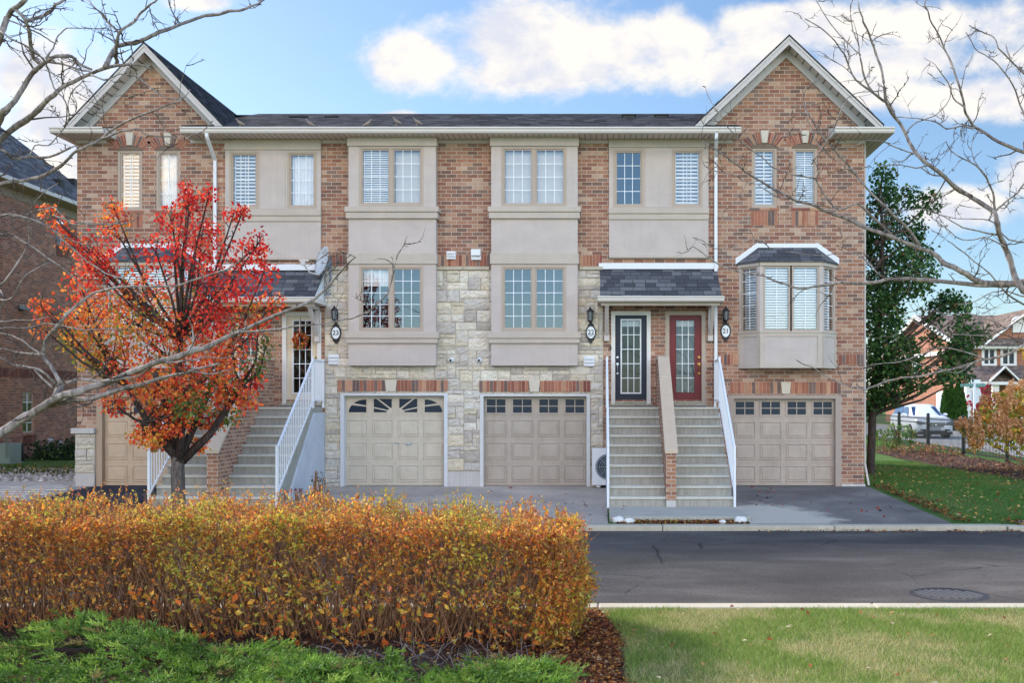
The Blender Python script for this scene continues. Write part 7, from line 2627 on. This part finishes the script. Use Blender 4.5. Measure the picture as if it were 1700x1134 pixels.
def wnoise(scale, detail, rough, off=(0, 0, 0), sc=(1, 1, 1), dist=0.0):
    mp = wn('Mapping'); mp.inputs['Location'].default_value = off; mp.inputs['Scale'].default_value = sc
    nt.links.new(cv.outputs[0], mp.inputs['Vector'])
    n = wn('TexNoise'); n.inputs['Scale'].default_value = scale; n.inputs['Detail'].default_value = detail; n.inputs['Roughness'].default_value = rough; n.inputs['Distortion'].default_value = dist
    nt.links.new(mp.outputs[0], n.inputs['Vector'])
    return n.outputs['Fac']


clouds = [(700, 98, 125, 62), (850, 70, 190, 95), (1000, 70, 180, 100), (1110, 70, 130, 80), (900, 120, 260, 50), (1225, 110, 110, 52), (1290, 140, 120, 50), (1420, 150, 150, 42), (1560, 40, 260, 62), (1330, 30, 170, 36), (1690, 290, 45, 42), (1580, 345, 140, 42),
          (660, 190, 44, 10), (40, 120, 110, 80), (100, 200, 150, 110), (130, 290, 160, 90), (1640, 160, 260, 46), (1500, 100, 260, 50), (1300, 50, 220, 50), (1130, 196, 26, 6), (330, 4, 70, 16), (-250, 60, 240, 120), (2100, 120, 320, 120), (2200, 380, 300, 80), (-400, 330, 300, 90), (900, -330, 520, 150), (300, -560, 420, 150), (1650, -500, 460, 170)]
acc = None
for px, py, rx, ry in clouds:
    cx_, cy_ = (px - CX) / F, (CY - py) / F
    a = wm('MULTIPLY', wm('SUBTRACT', U, cx_), F / rx); b = wm('MULTIPLY', wm('SUBTRACT', V, cy_), F / ry)
    e = wm('SUBTRACT', 1.0, wm('SQRT', wm('ADD', wm('MULTIPLY', a, a), wm('MULTIPLY', b, b))))
    acc = e if acc is None else wm('SMOOTH_MAX', acc, e, .15)
acc = wm('MAXIMUM', acc, -1.2)
n1 = wnoise(10.5, 9, .60, (0, 0, 0), (1, 1.35, 1), .25)
n2 = wnoise(10.5, 8, .60, (0.018, .030, 0), (1, 1.35, 1), .25)     # same field seen from the sun's side
acc = wm('ADD', acc, wm('MULTIPLY', wm('LESS_THAN', sp.outputs[1], 0.0), .32))  # extra unseen cloud behind the camera, added for the facade fill
fld = wm('ADD', acc, wm('MULTIPLY', wm('SUBTRACT', n1, .5), 2.3))
mr = wn('MapRange', interpolation_type='SMOOTHSTEP'); nt.links.new(fld, mr.inputs[0]); mr.inputs[1].default_value = -.05; mr.inputs[2].default_value = .62
mask = mr.outputs[0]
mask = wm('MULTIPLY', mask, wm('GREATER_THAN', sp.outputs[2], -.02))
shade = wm('ADD', .5, wm('MULTIPLY', wm('SUBTRACT', n1, n2), 5.0), clamp=True)
body = wn('MapRange'); nt.links.new(fld, body.inputs[0]); body.inputs[1].default_value = .1; body.inputs[2].default_value = 1.5; body.inputs[3].default_value = 0; body.inputs[4].default_value = .55
shade2 = wm('SUBTRACT', wm('ADD', wm('MULTIPLY', shade, .55), .5), wm('MULTIPLY', body.outputs[0], .5), clamp=True)
cr = wn('ValToRGB'); nt.links.new(shade2, cr.inputs[0])
CB = 6.3
for e, (p, c) in zip(cr.color_ramp.elements, ((0.16, (.64, .71, .90)), (.86, (1.03, .995, .96)))):
    e.position = p; e.color = (*c, 1)
ccol = wn('VectorMath', operation='SCALE'); nt.links.new(cr.outputs[0], ccol.inputs[0]); ccol.inputs['Scale'].default_value = CB
sk = wn('VectorMath', operation='MULTIPLY'); nt.links.new(sky.outputs[0], sk.inputs[0]); sk.inputs[1].default_value = (.86, .98, 1.08)
# unseen sky behind the camera brightened as added fill for the facade, front dimmed
bal = wn('MapRange', interpolation_type='SMOOTHSTEP'); nt.links.new(sp.outputs[1], bal.inputs[0]); bal.inputs[1].default_value = -.25; bal.inputs[2].default_value = .3
def balance(colour, back):
    bc = wn('Mix', data_type='RGBA'); nt.links.new(bal.outputs[0], bc.inputs[0]); bc.inputs[6].default_value = (*back, 1); bc.inputs[7].default_value = (*FRONT, 1)
    q = wn('VectorMath', operation='MULTIPLY'); nt.links.new(colour, q.inputs[0]); nt.links.new(bc.outputs[2], q.inputs[1])
    return q.outputs[0]


fin = wn('Mix', data_type='RGBA'); nt.links.new(mask, fin.inputs[0])
nt.links.new(balance(sk.outputs[0], BACK_SKY_FILL), fin.inputs[6]); nt.links.new(balance(ccol.outputs[0], BACK_CLOUD_FILL), fin.inputs[7])
nt.links.new(fin.outputs[2], bg.inputs[0]); bg.inputs[1].default_value = .12
nt.links.new(bg.outputs[0], out.inputs[0])

sd_ = bpy.data.lights.new('sun', 'SUN'); sd_.energy = 2.4; sd_.angle = math.radians(10); sd_.color = (1, .93, .84)
so = bpy.data.objects.new('sun', sd_); COL.objects.link(so)
sdir = Vector((math.sin(SUN_AZ) * math.cos(SUN_EL), math.cos(SUN_AZ) * math.cos(SUN_EL), math.sin(SUN_EL)))
so.rotation_euler = sdir.to_track_quat('Z', 'Y').to_euler()

cam = bpy.data.cameras.new('camera'); co_ = bpy.data.objects.new('camera', cam); COL.objects.link(co_)
co_.location = (0, 0, CZ); co_.rotation_euler = (math.pi / 2, 0, 0)
cam.sensor_width = 36; cam.sensor_fit = 'HORIZONTAL'; cam.lens = F / 1700 * 36
cam.shift_x = -(CX - 850) / 1700; cam.shift_y = (CY - 567) / 1700
cam.clip_start = .1; cam.clip_end = 4000
SC.camera = co_
SC.view_settings.view_transform = 'Standard'; SC.view_settings.look = 'None'; SC.view_settings.gamma = 1
SC.view_settings.exposure = 1.44
SC.cycles.max_bounces = 8; SC.cycles.transparent_max_bounces = 16
try:
    SC.cycles.use_denoising = True; SC.cycles.denoiser = 'OPENIMAGEDENOISE'
except Exception:
    pass
